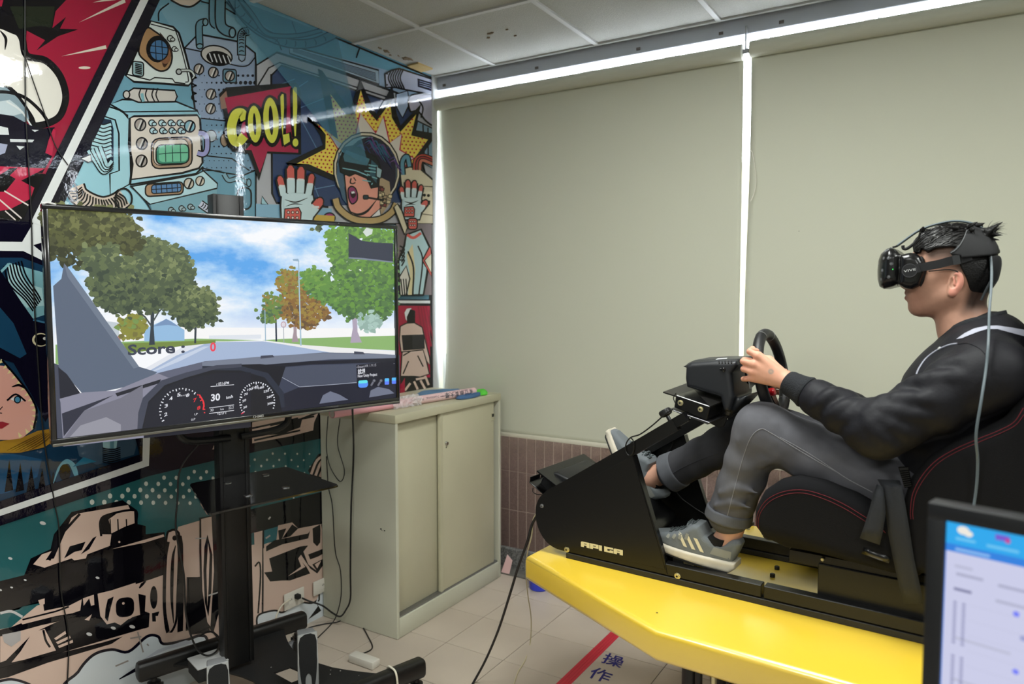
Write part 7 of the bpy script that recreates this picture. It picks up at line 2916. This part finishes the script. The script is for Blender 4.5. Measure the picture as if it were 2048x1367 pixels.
for pl_, r_, v in (([(1525, 930), (1556, 908), (1580, 872)], .011, .035), ([(1540, 905), (1552, 880), (1548, 850)], .010, .030), ([(1590, 945), (1640, 935), (1690, 945)], .010, .045),
                   ([(1650, 990), (1690, 970), (1735, 965)], .010, .05), ([(1440, 985), (1475, 975), (1515, 985)], .008, .030), ([(1430, 1010), (1465, 1005), (1500, 1015)], .008, .030),
                   ([(1500, 935), (1525, 915), (1545, 918)], .009, .035), ([(1480, 880), (1500, 868), (1530, 880)], .008, .028)):
    q = [W(x, y, v) for x, y in pl_]
    F.cap(q[0], q[1], r_ * .5, r_, .016)
    F.cap(q[1], q[2], r_, r_ * .4, .016)
me = F.mesh('jeans')
PJ = F.P.copy()
to_world(me)
colj = np.tile(np.array(lin((74, 74, 80))), (len(PJ), 1))
def washed(c, r, c2, k):
    d = np.sqrt((((PJ - np.array(c)) / np.array(r)) ** 2).sum(1))
    m_ = (np.exp(-d ** 2) * k)[:, None]
    colj[:] = colj * (1 - m_) + np.array(lin(c2)) * m_
washed(KNL, (.09, .08, .07), (118, 118, 124), .85)
washed((.80, .06, .43), (.16, .08, .05), (96, 96, 102), .7)
washed((.55, .05, .34), (.05, .07, .13), (100, 99, 100), .7)
colj[PJ[:, 1] > .215] *= .55  # far leg darkened in its colour, standing in for shade behind the near leg
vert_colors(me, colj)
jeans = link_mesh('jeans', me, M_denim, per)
bvj = bvh_of(jeans)
M_seam = pbsdf('denim_seam', (128, 128, 132), .85)
Z4 = lambda x, y: (1180 + x * .32196, 620 + y * .32196)
seam(bvj, [Z4(x, y) for x, y in ((850, 1290), (900, 1100), (950, 920), (1000, 790), (1060, 738), (1120, 760), (1250, 840), (1400, 930), (1553, 1015))], .0011, 'side_seam', M_seam, jeans)
seam(bvj, [Z5b(x, y) for x, y in ((0, 815), (120, 880), (250, 960), (400, 1060), (550, 1140))], .0011, 'side_seam', M_seam, jeans)
Z41 = lambda x, y: (1180 + x * .16092, 780 + y * .16092)
seam(bvj, [Z41(x, y) for x, y in ((985, 1060), (1150, 960), (1400, 850), (1600, 780))], .0009, 'side_seam', pbsdf('shaded_seam', (52, 52, 58), .85), jeans)  # seam colour darkened along with the shaded far leg
# rolled cuffs
def cuff(Cc, ax, r0, r1, L):
    ax = np.array(ax)
    ax = ax / np.linalg.norm(ax)
    F = Field(tuple(np.array(Cc) - .12), tuple(np.array(Cc) + .12), .0035)
    c = np.array(Cc)
    F.cap(c - ax * L / 2, c + ax * L / 2, r0, r1, 0)
    F.cap(c - ax * L, c + ax * L * 1.6, r0 - .010, r1 - .012, .004, 'sub')
    def cut(X, Y, Z):
        t = np.abs((X - c[0]) * ax[0] + (Y - c[1]) * ax[1] + (Z - c[2]) * ax[2]) - L / 2
        return (-t).astype(np.float32)
    F.add(cut, tuple(c - .12), tuple(c + .12), .006, 'sub')
    me = F.mesh('cuff')
    n = len(me.vertices)
    to_world(me)
    vert_colors(me, np.tile(np.array(lin((84, 86, 92))), (n, 1)))
    o = link_mesh('cuff', me, M_denim, jeans)
    return o
axL = np.array(ANL) - np.array(KNL)
axR = np.array(ANR) - np.array(KNR)
cuff(CUL, axL + np.array((.03, 0, 0)), .069, .071, .036)
cuff(CUR, axR, .066, .070, .052)

# ---- jacket
M_jac = pbsdf('black_nylon', (21, 21, 27), .62, spec=.28, bump=(38, .18))
M_rib = pbsdf('rib_knit', (16, 20, 26), .85, bump=(300, .4))
F = Field((.66, -.13, .33), (1.36, .56, .86), .0048)
F.cap((1.045, VC, .43), (1.10, VC, .60), .168, .178, 0, flat=((.95, 0, -.25), .80), wr=(.004, 45, 1.2, .2))
F.cap((1.10, VC, .60), (1.145, VC, .705), .178, .135, .05, flat=((.95, 0, -.25), .78))
F.cap((1.14, .12, .722), (1.14, .30, .722), .074, None, .05)
F.cap((1.13, VC, .71), (1.125, VC, .728), .085, .068, .03)
for S_, E_, W_, sd in ((SHL, ELL, WRL, -1), (SHR, ELR, WRR, 1)):
    S2, E2, W2 = np.array(S_), np.array(E_), np.array(W_)
    F.ell(S2 + np.array((0, 0, -.002)), (.080, .070, .070), .05)
    F.cap(S2, E2 + np.array((.01, 0, .002)), .077, .071, .05, wr=(.0045, 62, 2.6, .8))
    ce = W2 + (E2 - W2) * .35
    F.cap(E2, ce, .066, .052, .035, wr=(.004, 88, 2.2, 2.0))
    # soft folds gathering at the inner elbow and running to the armpit and cuff
    ax = (E2 - S2) / np.linalg.norm(E2 - S2)
    inn = np.array((-.25, 0, .95))
    inn = inn - ax * (inn @ ax)
    inn /= np.linalg.norm(inn)
    out = np.array((0, sd, 0.0))

    def on(c, R_, a_):
        return c + (inn * math.cos(a_) + out * math.sin(a_)) * R_
    for t0, a0, t1, a1, r_ in ((.98, .5, .72, 2.3, .013), (.95, .4, .55, 1.9, .013), (.90, .2, .38, 1.6, .012), (.62, .0, .16, 1.2, .013), (.98, .9, .90, 2.6, .012), (.40, -.2, .05, .7, .012)):
        n_ = 5
        pr_ = None
        for i in range(n_ + 1):
            f = i / n_
            t, a_ = t0 + (t1 - t0) * f, a0 + (a1 - a0) * f
            p = on(S2 + (E2 - S2) * t, .0655, a_)
            rr = r_ * (.45 + .55 * math.sin(math.pi * (.12 + .86 * f)))
            if pr_ is not None:
                F.cap(pr_[0], p, pr_[1], rr, .020)
            pr_ = (p, rr)
    ax = (ce - E2) / np.linalg.norm(ce - E2)
    inn = np.array((.45, 0, .9))
    inn = inn - ax * (inn @ ax)
    inn /= np.linalg.norm(inn)
    for t0, a0, t1, a1, r_ in ((.02, .5, .22, 2.2, .012), (.06, .3, .48, 1.7, .011), (.45, .6, .70, 1.9, .010), (.75, .3, .92, 1.7, .009)):
        n_ = 5
        pr_ = None
        for i in range(n_ + 1):
            f = i / n_
            t, a_ = t0 + (t1 - t0) * f, a0 + (a1 - a0) * f
            p = on(E2 + (ce - E2) * t, .057 - .008 * t, a_)
            rr = r_ * (.45 + .55 * math.sin(math.pi * (.12 + .86 * f)))
            if pr_ is not None:
                F.cap(pr_[0], p, pr_[1], rr, .017)
            pr_ = (p, rr)
me = F.mesh('jacket')
to_world(me)
jac = link_mesh('jacket', me, M_jac, per)
bvk = bvh_of(jac)
# rib cuffs and collar
for W_, E_ in ((WRL, ELL), (WRR, ELR)):
    a, b = G(*W_), G(*E_)
    ax = (b - a).normalized()
    L_c = (b - a).length
    m = MB()
    s0_ = -.004
    m.lathe(a + ax * s0_, ax, [(0, .030), (.0, .0335), (.006, .0355), (.022, .037), (.038, .039), (.050, .042), (.060, .046), (.066, .044)], 28)
    m.build('cuff', M_rib, jac, smooth=50)
m = MB()
rows = []
for t in range(7):
    f = t / 6
    r_u = .076 - .004 * f + .006 * math.sin(f * 3.14)
    row = []
    for k in range(33):
        a = 2 * math.pi * k / 32
        u = 1.110 + r_u * math.cos(a) + .004 * f
        v = VC + (r_u + .002) * math.sin(a)
        ca = math.cos(a)
        w_top = .822 + .020 * ca - .030 * max(0, -ca) ** 2
        w = w_top - (.058 - .022 * max(0, -ca)) * (1 - f)
        row.append(G(u, v, w))
    rows.append(row)
m.grid(rows)
cl_ = m.build('collar', M_rib, jac, smooth=60)
s_ = cl_.modifiers.new('thick', 'SOLIDIFY')
s_.thickness = .006
# light piping on chest and yoke, snap button
M_pipe = pbsdf('grey_piping', (168, 170, 184), .5)
seam(bvk, [Z5b(x, y) for x, y in ((812, 440), (830, 400), (870, 345), (930, 300), (1000, 268), (1052, 258))], .0022, 'piping', M_pipe, jac)
Z3h = lambda x, y: (1700 + x * .23403, 400 + y * .23403)
yk = [(910, 1190), (980, 1140), (1060, 1100), (1160, 1078), (1260, 1075), (1370, 1090), (1487, 1110)]
yk2 = [(960, 1182), (1020, 1158), (1090, 1130), (1170, 1105), (1260, 1105), (1370, 1135), (1487, 1165)]
patch(bvk, [Z3h(*p) for p in yk] + [Z3h(*p) for p in yk2[::-1]], 'yoke_stripe', M_pipe, jac, .0016, 4)
h = hit_px(bvk, *Z5b(950, 288), .001)
if h:
    MB().lathe(h[0], h[1], [(0, .005), (.002, .0048), (.003, .003)], 14).build('snap_button', pbsdf('pale_metal', (206, 208, 210), .3, metal=.5), jac)
seam(bvk, [Z5b(x, y) for x, y in ((1060, 262), (1120, 258), (1190, 290), (1235, 340))], .0012, 'shoulder_seam', M_jac, jac)

# ---- shoes
M_knit = pbsdf('grey_knit', (112, 118, 122), .85, bump=(700, .35))
M_sole = pbsdf('pale_sole', (206, 198, 180), .6, noise=(18, .12))
M_tread = pbsdf('dark_tread', (36, 36, 36), .8)
M_stripe = pbsdf('cream_stripe', (222, 214, 184), .5)
M_lace = pbsdf('grey_lace', (74, 82, 84), .9)
M_sock = pbsdf('black_sock', (14, 15, 18), .95)
M_trim = pbsdf('grey_overlay', (140, 142, 136), .6)


def hwid(X, ext=0.0):
    x = np.clip(X / .29, 0, 1)
    return .030 + .0165 * np.sin(np.pi * np.clip(x * 1.0 + .06, 0, 1) ** 1.25) + ext


def prof(F, poly, ext, r, k=0.0, op='add'):
    A = np.array(poly, np.float32)
    poly2(F, poly, -.07, .07, r, k, op, hw=lambda px, pz: hwid(px, ext) - .0 * pz, vc=0.0)


def shoe(H, T_, roll, label, near=True):
    """H: heel point of the sole, T_: toe point of the sole (rig coordinates); sole plane tilts about v"""
    H, T_ = np.array(H, float), np.array(T_, float)
    X_ = T_ - H
    X_ /= np.linalg.norm(X_)
    Y_ = np.array((0, 1, 0), float)
    Y_ -= X_ * (X_ @ Y_)
    Y_ /= np.linalg.norm(Y_)
    Z_ = np.cross(X_, Y_)
    if roll * Z_[2] < 0:
        Z_ = -Z_
    R = np.array((X_, Y_, Z_))

    def place(me):
        n = len(me.vertices)
        a = np.empty(n * 3, np.float32)
        me.vertices.foreach_get('co', a)
        b = a.reshape(-1, 3) @ R + H
        me.vertices.foreach_set('co', b.astype(np.float32).ravel())
        if np.linalg.det(R) < 0:
            me.flip_normals()
        to_world(me)

    def P3(x, y, z):
        q = np.array((x, y, z)) @ R + H
        return G(*q)
    hl = .003
    F = Field((-.02, -.07, -.01), (.31, .07, .16), .0026)
    up_poly = [(.004, .030), (-.008, .065), (-.016, .098), (-.008, .108), (.010, .104), (.030, .088), (.060, .078), (.092, .092), (.112, .118), (.132, .116), (.165, .085), (.200, .066), (.240, .054), (.272, .044), (.286, .030), (.280, .018), (.1, .018)]
    prof(F, up_poly, -.002, .016)
    F.cap((.045, 0, .075), (.072, 0, .20), .030, .034, .006, 'sub')
    F.cap((.150, -.02, .105), (.152, .02, .105), .006, None, .006)
    me = F.mesh('upper')
    place(me)
    root = link_mesh('shoe', me, M_knit, per)
    root['label'] = label
    F = Field((-.02, -.07, -.02), (.31, .07, .07), .0026)
    prof(F, [(-.010, .040), (.05, .036), (.13, .031), (.20, .027), (.27, .029), (.292, .028), (.290, .012), (.27, .004), (.20, .0005), (.08, .0005), (.004, .004), (-.012, .022)], .004, .009)
    me = F.mesh('sole')
    place(me)
    link_mesh('sole', me, M_sole, root)
    F = Field((-.02, -.07, -.02), (.31, .07, .03), .0026)
    prof(F, [(.004, .0065), (.28, .0065), (.272, -.001), (.20, -.003), (.08, -.003), (.012, -.001)], .002, .003)
    me = F.mesh('tread')
    place(me)
    link_mesh('tread', me, M_tread, root)
    bv = bvh_of(root)
    sgn = -1 if P3(0, -.05, 0).dot(RVv) < P3(0, .05, 0).dot(RVv) else 1

    def on_side(x, z, off=.0012, s=None):
        s = sgn if s is None else s
        o = P3(x, s * .12, z)
        d = (P3(x, 0, z) - o).normalized()
        h_ = bv.ray_cast(o, d)
        if h_[0] is None:
            return None
        return h_[0] - d * off
    for s in (sgn, -sgn):
        for k in range(3):
            m = MB()
            rows = []
            for t in range(7):
                f = t / 6
                z = .044 + .036 * f
                row = []
                for e in range(3):
                    x = .083 + .026 * k + .010 * e / 2 * 1.2 + .026 * f
                    p = on_side(x, z, .0016, s)
                    if p is None:
                        break
                    row.append(p)
                if len(row) == 3:
                    rows.append(row)
            if len(rows) > 2:
                m.grid(rows)
                m.build('stripe', M_stripe, root)
        # heel overlay
        m = MB()
        rows = []
        for t in range(6):
            z = .046 + .030 * t / 5
            row = [on_side(x, z, .001, s) for x in (.006, .018, .034, .052, .066 - .010 * t / 5)]
            if None not in row:
                rows.append(row)
        if len(rows) > 2:
            m.grid(rows)
            m.build('heel_overlay', M_trim, root)
    # laces and lace loops over the instep
    m = MB()
    for k in range(5):
        x = .136 + .017 * k
        def topz(x, y):
            o = P3(x, y, .20)
            d = (P3(x, y, 0) - o).normalized()
            h_ = bv.ray_cast(o, d)
            return None if h_[0] is None else h_[0] - d * .002
        for dx in (0, .010):
            pts = [topz(x + dx * (1 if j > 2 else -.4) , y) for j, y in enumerate((-.026, -.016, -.006, .006, .016, .026))]
            pts = [p for p in pts if p is not None]
            if len(pts) > 3:
                m.sweep(pts, .0022, 6)
    m.build('lace', M_lace, root)
    for k in range(4):
        x = .140 + .020 * k
        m = MB()
        ok = False
        for s in (-1, 1):
            q = [on_side(x + .004 * j, z, .0012, s) for j, z in ((0, .086 - .008 * k), (.5, .074 - .006 * k), (1, .066 - .005 * k))]
            if None not in q:
                m.sweep(q, 1.0, flat=(.009, .0016), up=RVv)
                ok = True
        if ok:
            m.build('lace_loop', M_trim, root)['kind'] = 'stuff'
    m = MB()
    A_ = P3(.055, 0, .055)
    m.sweep([A_, P3(.058, 0, .075), P3(.060, 0, .092)], [.036, .034, .036], 20)
    m.build('sock', M_sock, root)
    return root


nearH = W(1466, 1146, .075)
nearT = W(1322, 1094, .075)
d_n = nearT - nearH
d_n = d_n / np.linalg.norm(d_n)
shoe(nearH + np.array((0, 0, .005)), nearH + d_n * .28 + np.array((0, 0, .005)), 1, 'left shoe, grey with cream side stripes, flat on the rig floor')
farT, farH = W(1206, 850, .33), W(1288, 1006, .33)
d_f = (farT - farH) / np.linalg.norm(farT - farH)
shoe(farH, farH + d_f * .28, 1, 'right shoe, grey, toe up on the pedal')

# ================================================================== head-mounted display
M_vis = pbsdf('visor_black', (15, 15, 16), .26, spec=.5)
M_visg = pbsdf('visor_glint_grey', (96, 98, 100), .12)  # lighter grey than the dark dimples, standing for the light they reflect
M_strap = pbsdf('strap_black', (13, 14, 17), .75)
hmd = empty('vr_headset', G(.94, VC, .93), 0, 'black headset worn over the eyes of the driver', 'headset')
VS = .155
def H2(pts, v=VS):
    return [uw(*ZH(x, y), v) for x, y in pts]
fp = H2(((58, 610), (70, 500), (108, 420), (180, 366), (235, 352), (300, 390), (340, 440), (350, 600), (335, 740), (262, 780), (150, 808), (92, 780), (64, 700)))
F = Field((.85, .08, .84), (1.05, .34, 1.06), .0024)
uf = min(p[0] for p in fp)
poly2(F, fp, .10, .32, .034, 0, 'add', hw=lambda px, pz: .046 + .050 * np.sqrt(np.clip(1 - (1 - np.clip((px - uf) / .085, 0, 1)) ** 2, 0, 1)), vc=VC)
rp = H2(((335, 440), (440, 412), (500, 418), (560, 455), (600, 520), (612, 640), (560, 770), (470, 812), (390, 800), (320, 760)))
poly2(F, rp, .10, .32, .02, .006, 'add', hw=lambda px, pz: .086 + 0 * px, vc=VC)
me = F.mesh('visor')
to_world(me)
vis = link_mesh('visor', me, M_vis, hmd)
bvv = bvh_of(vis)
# face cushion
F = Field((.94, .08, .84), (1.05, .34, 1.06), .003)
poly2(F, H2(((560, 440), (600, 480), (625, 600), (600, 720), (560, 790), (540, 700), (545, 520))), .10, .32, .008, 0, hw=lambda px, pz: .076 + 0 * px, vc=VC)
me = F.mesh('face_cushion')
to_world(me)
link_mesh('face_cushion', me, M_strap, hmd)
# seam between front shell and body
seam(bvv, [ZH(x, y) for x, y in ((340, 445), (348, 520), (345, 620), (330, 720), (300, 765))], .0008, 'shell_seam', M_dark, vis)
# tracking dimples
for x, y in ((135, 602), (203, 467), (234, 530), (192, 380), (236, 358), (202, 675), (120, 700), (92, 540), (150, 470)):
    h = hit_px(bvv, *ZH(x, y), -.0006)
    if h:
        MB().lathe(h[0], h[1], [(0, .0045), (.0008, .0042), (.0004, .0028), (.0016, .0)], 12).build('sensor_dimple', M_visg, vis)
h = hit_px(bvv, *ZH(249, 592), .0002)
if h:
    MB().lathe(h[0], h[1], [(0, .0011), (.0008, .0010)], 8).build('status_light', pbsdf('green_led', (40, 255, 90), .5, emit=1.5), vis)
h = hit_px(bvv, *ZH(140, 800), .0)
if h:
    MB().lathe(h[0], h[1], [(0, .006), (.0006, .006)], 12).build('camera_eye', M_visg, vis)
# strap hinge disc with the maker's lettering
hc = G(*(uw(*ZH(438, 606), .116)[0], .114, uw(*ZH(438, 606), .116)[1]))
disc = MB().lathe(hc, -RVv, [(0, .0178), (.007, .0178), (.009, .0162), (.0092, .0)], 28).build('strap_hinge', M_strap, hmd)
MB().sweep([hc - RVv * .0085 + (RU * math.cos(a) + Vector((0, 0, math.sin(a)))) * .0172 for a in [2 * math.pi * k / 28 for k in range(28)]], .0007, 5, closed=True).build('hinge_ring', pbsdf('dim_ring', (70, 70, 74), .4), disc)
hv = hc.dot(RVv) - RO.dot(RVv) - .0105
m = MB()
a_, b_ = rg(*ZH(430, 600), hv + .004), rg(*ZH(545, 575), hv + .004)
m.sweep([a_, b_], 1.0, flat=(.0225, .005), up=RVv)
m.build('hinge_arm', M_strap, disc)
tp2 = Print(lambda x, y: rg(x, y, hv + .0008), -RVv, base=.0004)
tp2.crop(1740, 430, .1829)
tp2.text((206, 208, 208), 'VIVE', (368, 616), (502, 592), 36, .0)
tp2.build('lettering', attr_mat('hmd_letter', .4), disc)
# side straps, cradle, top strap
for s in (-1, 1):
    sv = VC + s * .094
    def SV(x, y, dv):
        u, w = uw(*ZH(x, y), VC - .09)
        return G(u, VC + s * dv, w)
    ss = catmull([SV(530, 578, .093), SV(640, 556, .090), SV(760, 532, .087), SV(880, 500, .086), SV(1000, 476, .085), SV(1100, 440, .082)], 5)
    m = MB()
    m.sweep(ss, [.95 + .1 * i / len(ss) for i in range(len(ss))], flat=(.0225, .0035), up=RVv * s)
    m.build('side_strap', M_strap, hmd)
    m = MB()
    m.sweep([SV(905, 495, .0905), SV(985, 480, .0895)], 1.0, flat=(.0245, .004), up=RVv * s)
    m.build('strap_keeper', pbsdf('keeper', (34, 36, 38), .6), hmd)
F = Field((1.00, .09, .90), (1.22, .33, 1.10), .0026)
crp = [uw(*ZH(x, y), VH) for x, y in ((1080, 95), (1035, 230), (985, 320), (930, 380), (880, 410), (900, 440), (1000, 452), (1010, 475), (1120, 465), (1330, 440), (1390, 420), (1400, 330), (1350, 240), (1330, 180), (1290, 125), (1180, 70))]
shell(F, .0175, crp, r=.003)
me = F.mesh('cradle')
to_world(me)
crd = link_mesh('cradle', me, M_strap, hmd)
bvc = bvh_of(crd)
seam(bvc, [ZH(x, y) for x, y in ((1078, 120), (1035, 235), (985, 325), (930, 385), (885, 412))], .0012, 'cradle_edge', pbsdf('cradle_edge', (96, 98, 100), .5), crd)
m = MB()
tp3 = [(250, 352), (300, 335), (400, 262), (520, 180), (640, 128), (760, 95), (880, 72), (1000, 72), (1120, 95), (1230, 145)]
m.sweep(catmull([rg(*ZH(x, y), VC - .006) for x, y in tp3], 4), 1.0, flat=(.022, .003), up=Vector((0, 0, 1)))
m.build('top_strap', M_strap, hmd)
M_gcab = pbsdf('grey_cable', (92, 104, 110), .5)
m = MB()
m.sweep(catmull([rg(*ZH(x, y - 6), VC - .016) for x, y in tp3[1:]], 4), .0026, 8)
m.build('cable', M_gcab, hmd)
m = MB()
m.sweep(catmull([rg(*ZH(x, y), VC - .03) for x, y in ((360, 330), (365, 362), (400, 368), (470, 320), (560, 240), (640, 190))], 5), .0042, 8)
m.build('cable_clip', M_strap, hmd)
# rear strap piece below the cradle
F = Field((1.08, .10, .84), (1.22, .32, 1.0), .003)
shell(F, .012, [uw(*ZH(x, y), VH) for x, y in ((1290, 440), (1400, 430), (1475, 470), (1440, 560), (1400, 700), (1330, 800), (1310, 800), (1330, 600))], r=.003)
me = F.mesh('rear_strap')
to_world(me)
link_mesh('rear_strap', me, M_strap, hmd)
m = MB()
m.sweep([rg(*ZH(x, y), .155) for x, y in ((1320, 720), (1270, 810), (1215, 930))], .003, 8)
m.build('strap_end', pbsdf('strap_end', (50, 56, 60), .6), hmd)
# cable falling behind the driver
cp = [rg(*ZH(1318, 440), .16), rg(*ZH(1330, 600), .14), rg(*ZH(1325, 800), .10), rg(*ZH(1305, 1050), .05), rg(*ZH(1295, 1367), -.03)] + [rg(*Z5b(x, y), v) for x, y, v in ((1225, 400, -.06), (1195, 600, -.10), (1165, 800, -.105), (1175, 950, -.08), (1168, 1100, -.07), (1152, 1220, -.07))] + [rg(1938, 1080, -.09), rg(1925, 1200, -.15), rg(1905, 1330, -.25)]
m = MB()
m.sweep(catmull(cp, 6), .0031, 8)
m.build('cable', M_gcab, hmd)

# ================================================================== monitor in the foreground, on a desk
MD = Vector((.9686, -.2487, 0))
MN = Vector((-.2487, -.9686, 0))
mtl = CAM + ray(1856, 1003) * .95
def mon(px, py, off=0):
    return on_plane(px, py, mtl + MN * off, MN)
def MP(s, z, d=0.0):
    return mtl + MD * s + Vector((0, 0, z)) + MN * d
MW, MH = .50, .315
mo = empty('monitor', MP(MW / 2, -MH - .12, -.05), 0, 'black computer monitor in the right foreground showing a pale web page', 'monitor')
M_mon = pbsdf('monitor_black', (20, 22, 26), .45)
def mbx(m, a, b_, z0, z1, d0, d1, bev=.002):
    m.hull8([MP(a, z0, d0), MP(b_, z0, d0), MP(b_, z0, d1), MP(a, z0, d1), MP(a, z1, d0), MP(b_, z1, d0), MP(b_, z1, d1), MP(a, z1, d1)], bev, 2)
BB_ = .021
for nm, a, b_, z0, z1 in (('bezel', 0, MW, -BB_, 0), ('bezel', 0, MW, -MH, -MH + BB_), ('bezel', 0, BB_, -MH + BB_, -BB_), ('bezel', MW - BB_, MW, -MH + BB_, -BB_)):
    m = MB()
    mbx(m, a, b_, z0, z1, -.03, .0)
    m.build(nm, M_mon, mo)
m = MB()
mbx(m, .004, MW - .004, -MH + .004, -.004, -.045, -.012, .004)
m.build('back_cover', M_mon, mo)
P = Print(lambda x, y: MP(x, -y, -.006), MN, step=.00008, base=.0002)
sx0, sx1, sy0, sy1 = BB_ - .001, MW - BB_ + .001, BB_ - .001, MH - BB_ + .001
P.fill((206, 208, 236), [(sx0, sy0), (sx1, sy0), (sx1, sy1), (sx0, sy1)], mapped=True)
P.fill((40, 170, 240), [(sx0, sy0), (sx1, sy0), (sx1, sy0 + .030), (sx0, sy0 + .030)], mapped=True)
P.fill((44, 130, 226), [(sx0, sy0 + .030), (sx1, sy0 + .030), (sx1, sy0 + .040), (sx0, sy0 + .040)], mapped=True)
P.fill((80, 140, 240), [(sx0, sy0 + .040), (sx0 + .002, sy0 + .040), (sx0 + .002, sy1), (sx0, sy1)], mapped=True)
def me_ell(c, x, y, r, rx=None):
    P.fill(c, [(x + (rx or r) * math.cos(a), y + r * math.sin(a)) for a in [2 * math.pi * k / 14 for k in range(14)]], mapped=True)
me_ell((240, 236, 226), sx0 + .020, sy0 + .010, .0055, .007)
me_ell((240, 236, 226), sx0 + .026, sy0 + .013, .004, .005)
P.fill((120, 90, 210), [(sx0 + .055, sy0 + .006), (sx0 + .070, sy0 + .006), (sx0 + .070, sy0 + .013), (sx0 + .055, sy0 + .013)], mapped=True)
me_ell((200, 70, 150), sx0 + .068, sy0 + .012, .003)
for x, y, w_l, c in ((.012, .020, .022, (110, 200, 246)), (.046, .021, .034, (110, 200, 246)), (.012, .034, .038, (140, 190, 244)), (.012, .056, .02, (186, 188, 214)), (.014, .066, .03, (170, 172, 200)), (.06, .068, .04, (170, 172, 200)),
                     (.012, .086, .020, (120, 122, 160)), (.058, .088, .05, (178, 180, 206)), (.016, .150, .06, (190, 192, 216)), (.014, .205, .07, (190, 192, 216))):
    P.fill(c, [(sx0 + x, sy0 + y), (sx0 + x + w_l, sy0 + y), (sx0 + x + w_l, sy0 + y + .0035), (sx0 + x, sy0 + y + .0035)], mapped=True)
for x in (.012, .022):
    for k in range(12):
        P.fill((150, 152, 190), [(sx0 + x, sy0 + .104 + .0048 * k), (sx0 + x + .004, sy0 + .104 + .0048 * k), (sx0 + x + .004, sy0 + .107 + .0048 * k), (sx0 + x, sy0 + .107 + .0048 * k)], mapped=True)
        P.fill((150, 152, 190), [(sx0 + x, sy0 + .175 + .0048 * k), (sx0 + x + .004, sy0 + .175 + .0048 * k), (sx0 + x + .004, sy0 + .178 + .0048 * k), (sx0 + x, sy0 + .178 + .0048 * k)], mapped=True)
for x, y, c in ((.080, .100, (120, 130, 250)), (.088, .128, (160, 166, 210)), (.082, .172, (120, 130, 250))):
    me_ell(c, sx0 + x, sy0 + y, .0035)
for k in range(5):
    P.fill((192, 194, 220), [(sx0 + .03, sy0 + .104 + .02 * k), (sx1 - .02, sy0 + .104 + .02 * k), (sx1 - .02, sy0 + .1045 + .02 * k), (sx0 + .03, sy0 + .1045 + .02 * k)], mapped=True)
P.build('screen', attr_mat('monitor_screen', .3, emit=.95), mo)
zb_ = mtl.z - MH
m = MB()
m.hull8([MP(MW / 2 - .03, -MH - .118, -.06), MP(MW / 2 + .03, -MH - .118, -.06), MP(MW / 2 + .03, -MH - .118, -.045), MP(MW / 2 - .03, -MH - .118, -.045), MP(MW / 2 - .03, -MH + .12, -.06), MP(MW / 2 + .03, -MH + .12, -.06), MP(MW / 2 + .03, -MH + .12, -.045), MP(MW / 2 - .03, -MH + .12, -.045)], .003)
m.build('stand', M_mon, mo)
m = MB()
mbx(m, MW / 2 - .11, MW / 2 + .11, -MH - .128, -MH - .118, -.14, .05, .004)
m.build('stand_foot', M_mon, mo)
dz = zb_ - .1285
dk = empty('desk', (MP(MW / 2, 0, 0).x, MP(MW / 2, 0, 0).y, 0), 0, 'plain desk carrying the foreground monitor, below the picture', 'desk')
M_desk = pbsdf('desk_top', (190, 186, 178), .5)
def dsk(m, a, b_, z0, z1, d0, d1):
    q = [Vector((MP(s, 0, d).x, MP(s, 0, d).y, z)) for z in (z0, z1) for s, d in ((a, d0), (b_, d0), (b_, d1), (a, d1))]
    m.hull8(q, .003, 1)
m = MB()
dsk(m, .07, 1.2, dz - .03, dz, -.2, .35)
m.build('desktop', M_desk, dk)
for a, d in ((.09, -.18), (1.16, -.18), (.09, .31), (1.16, .31)):
    m = MB()
    dsk(m, a, a + .04, .001, dz - .03, d, d + .04)
    m.build('leg', M_steel, dk)
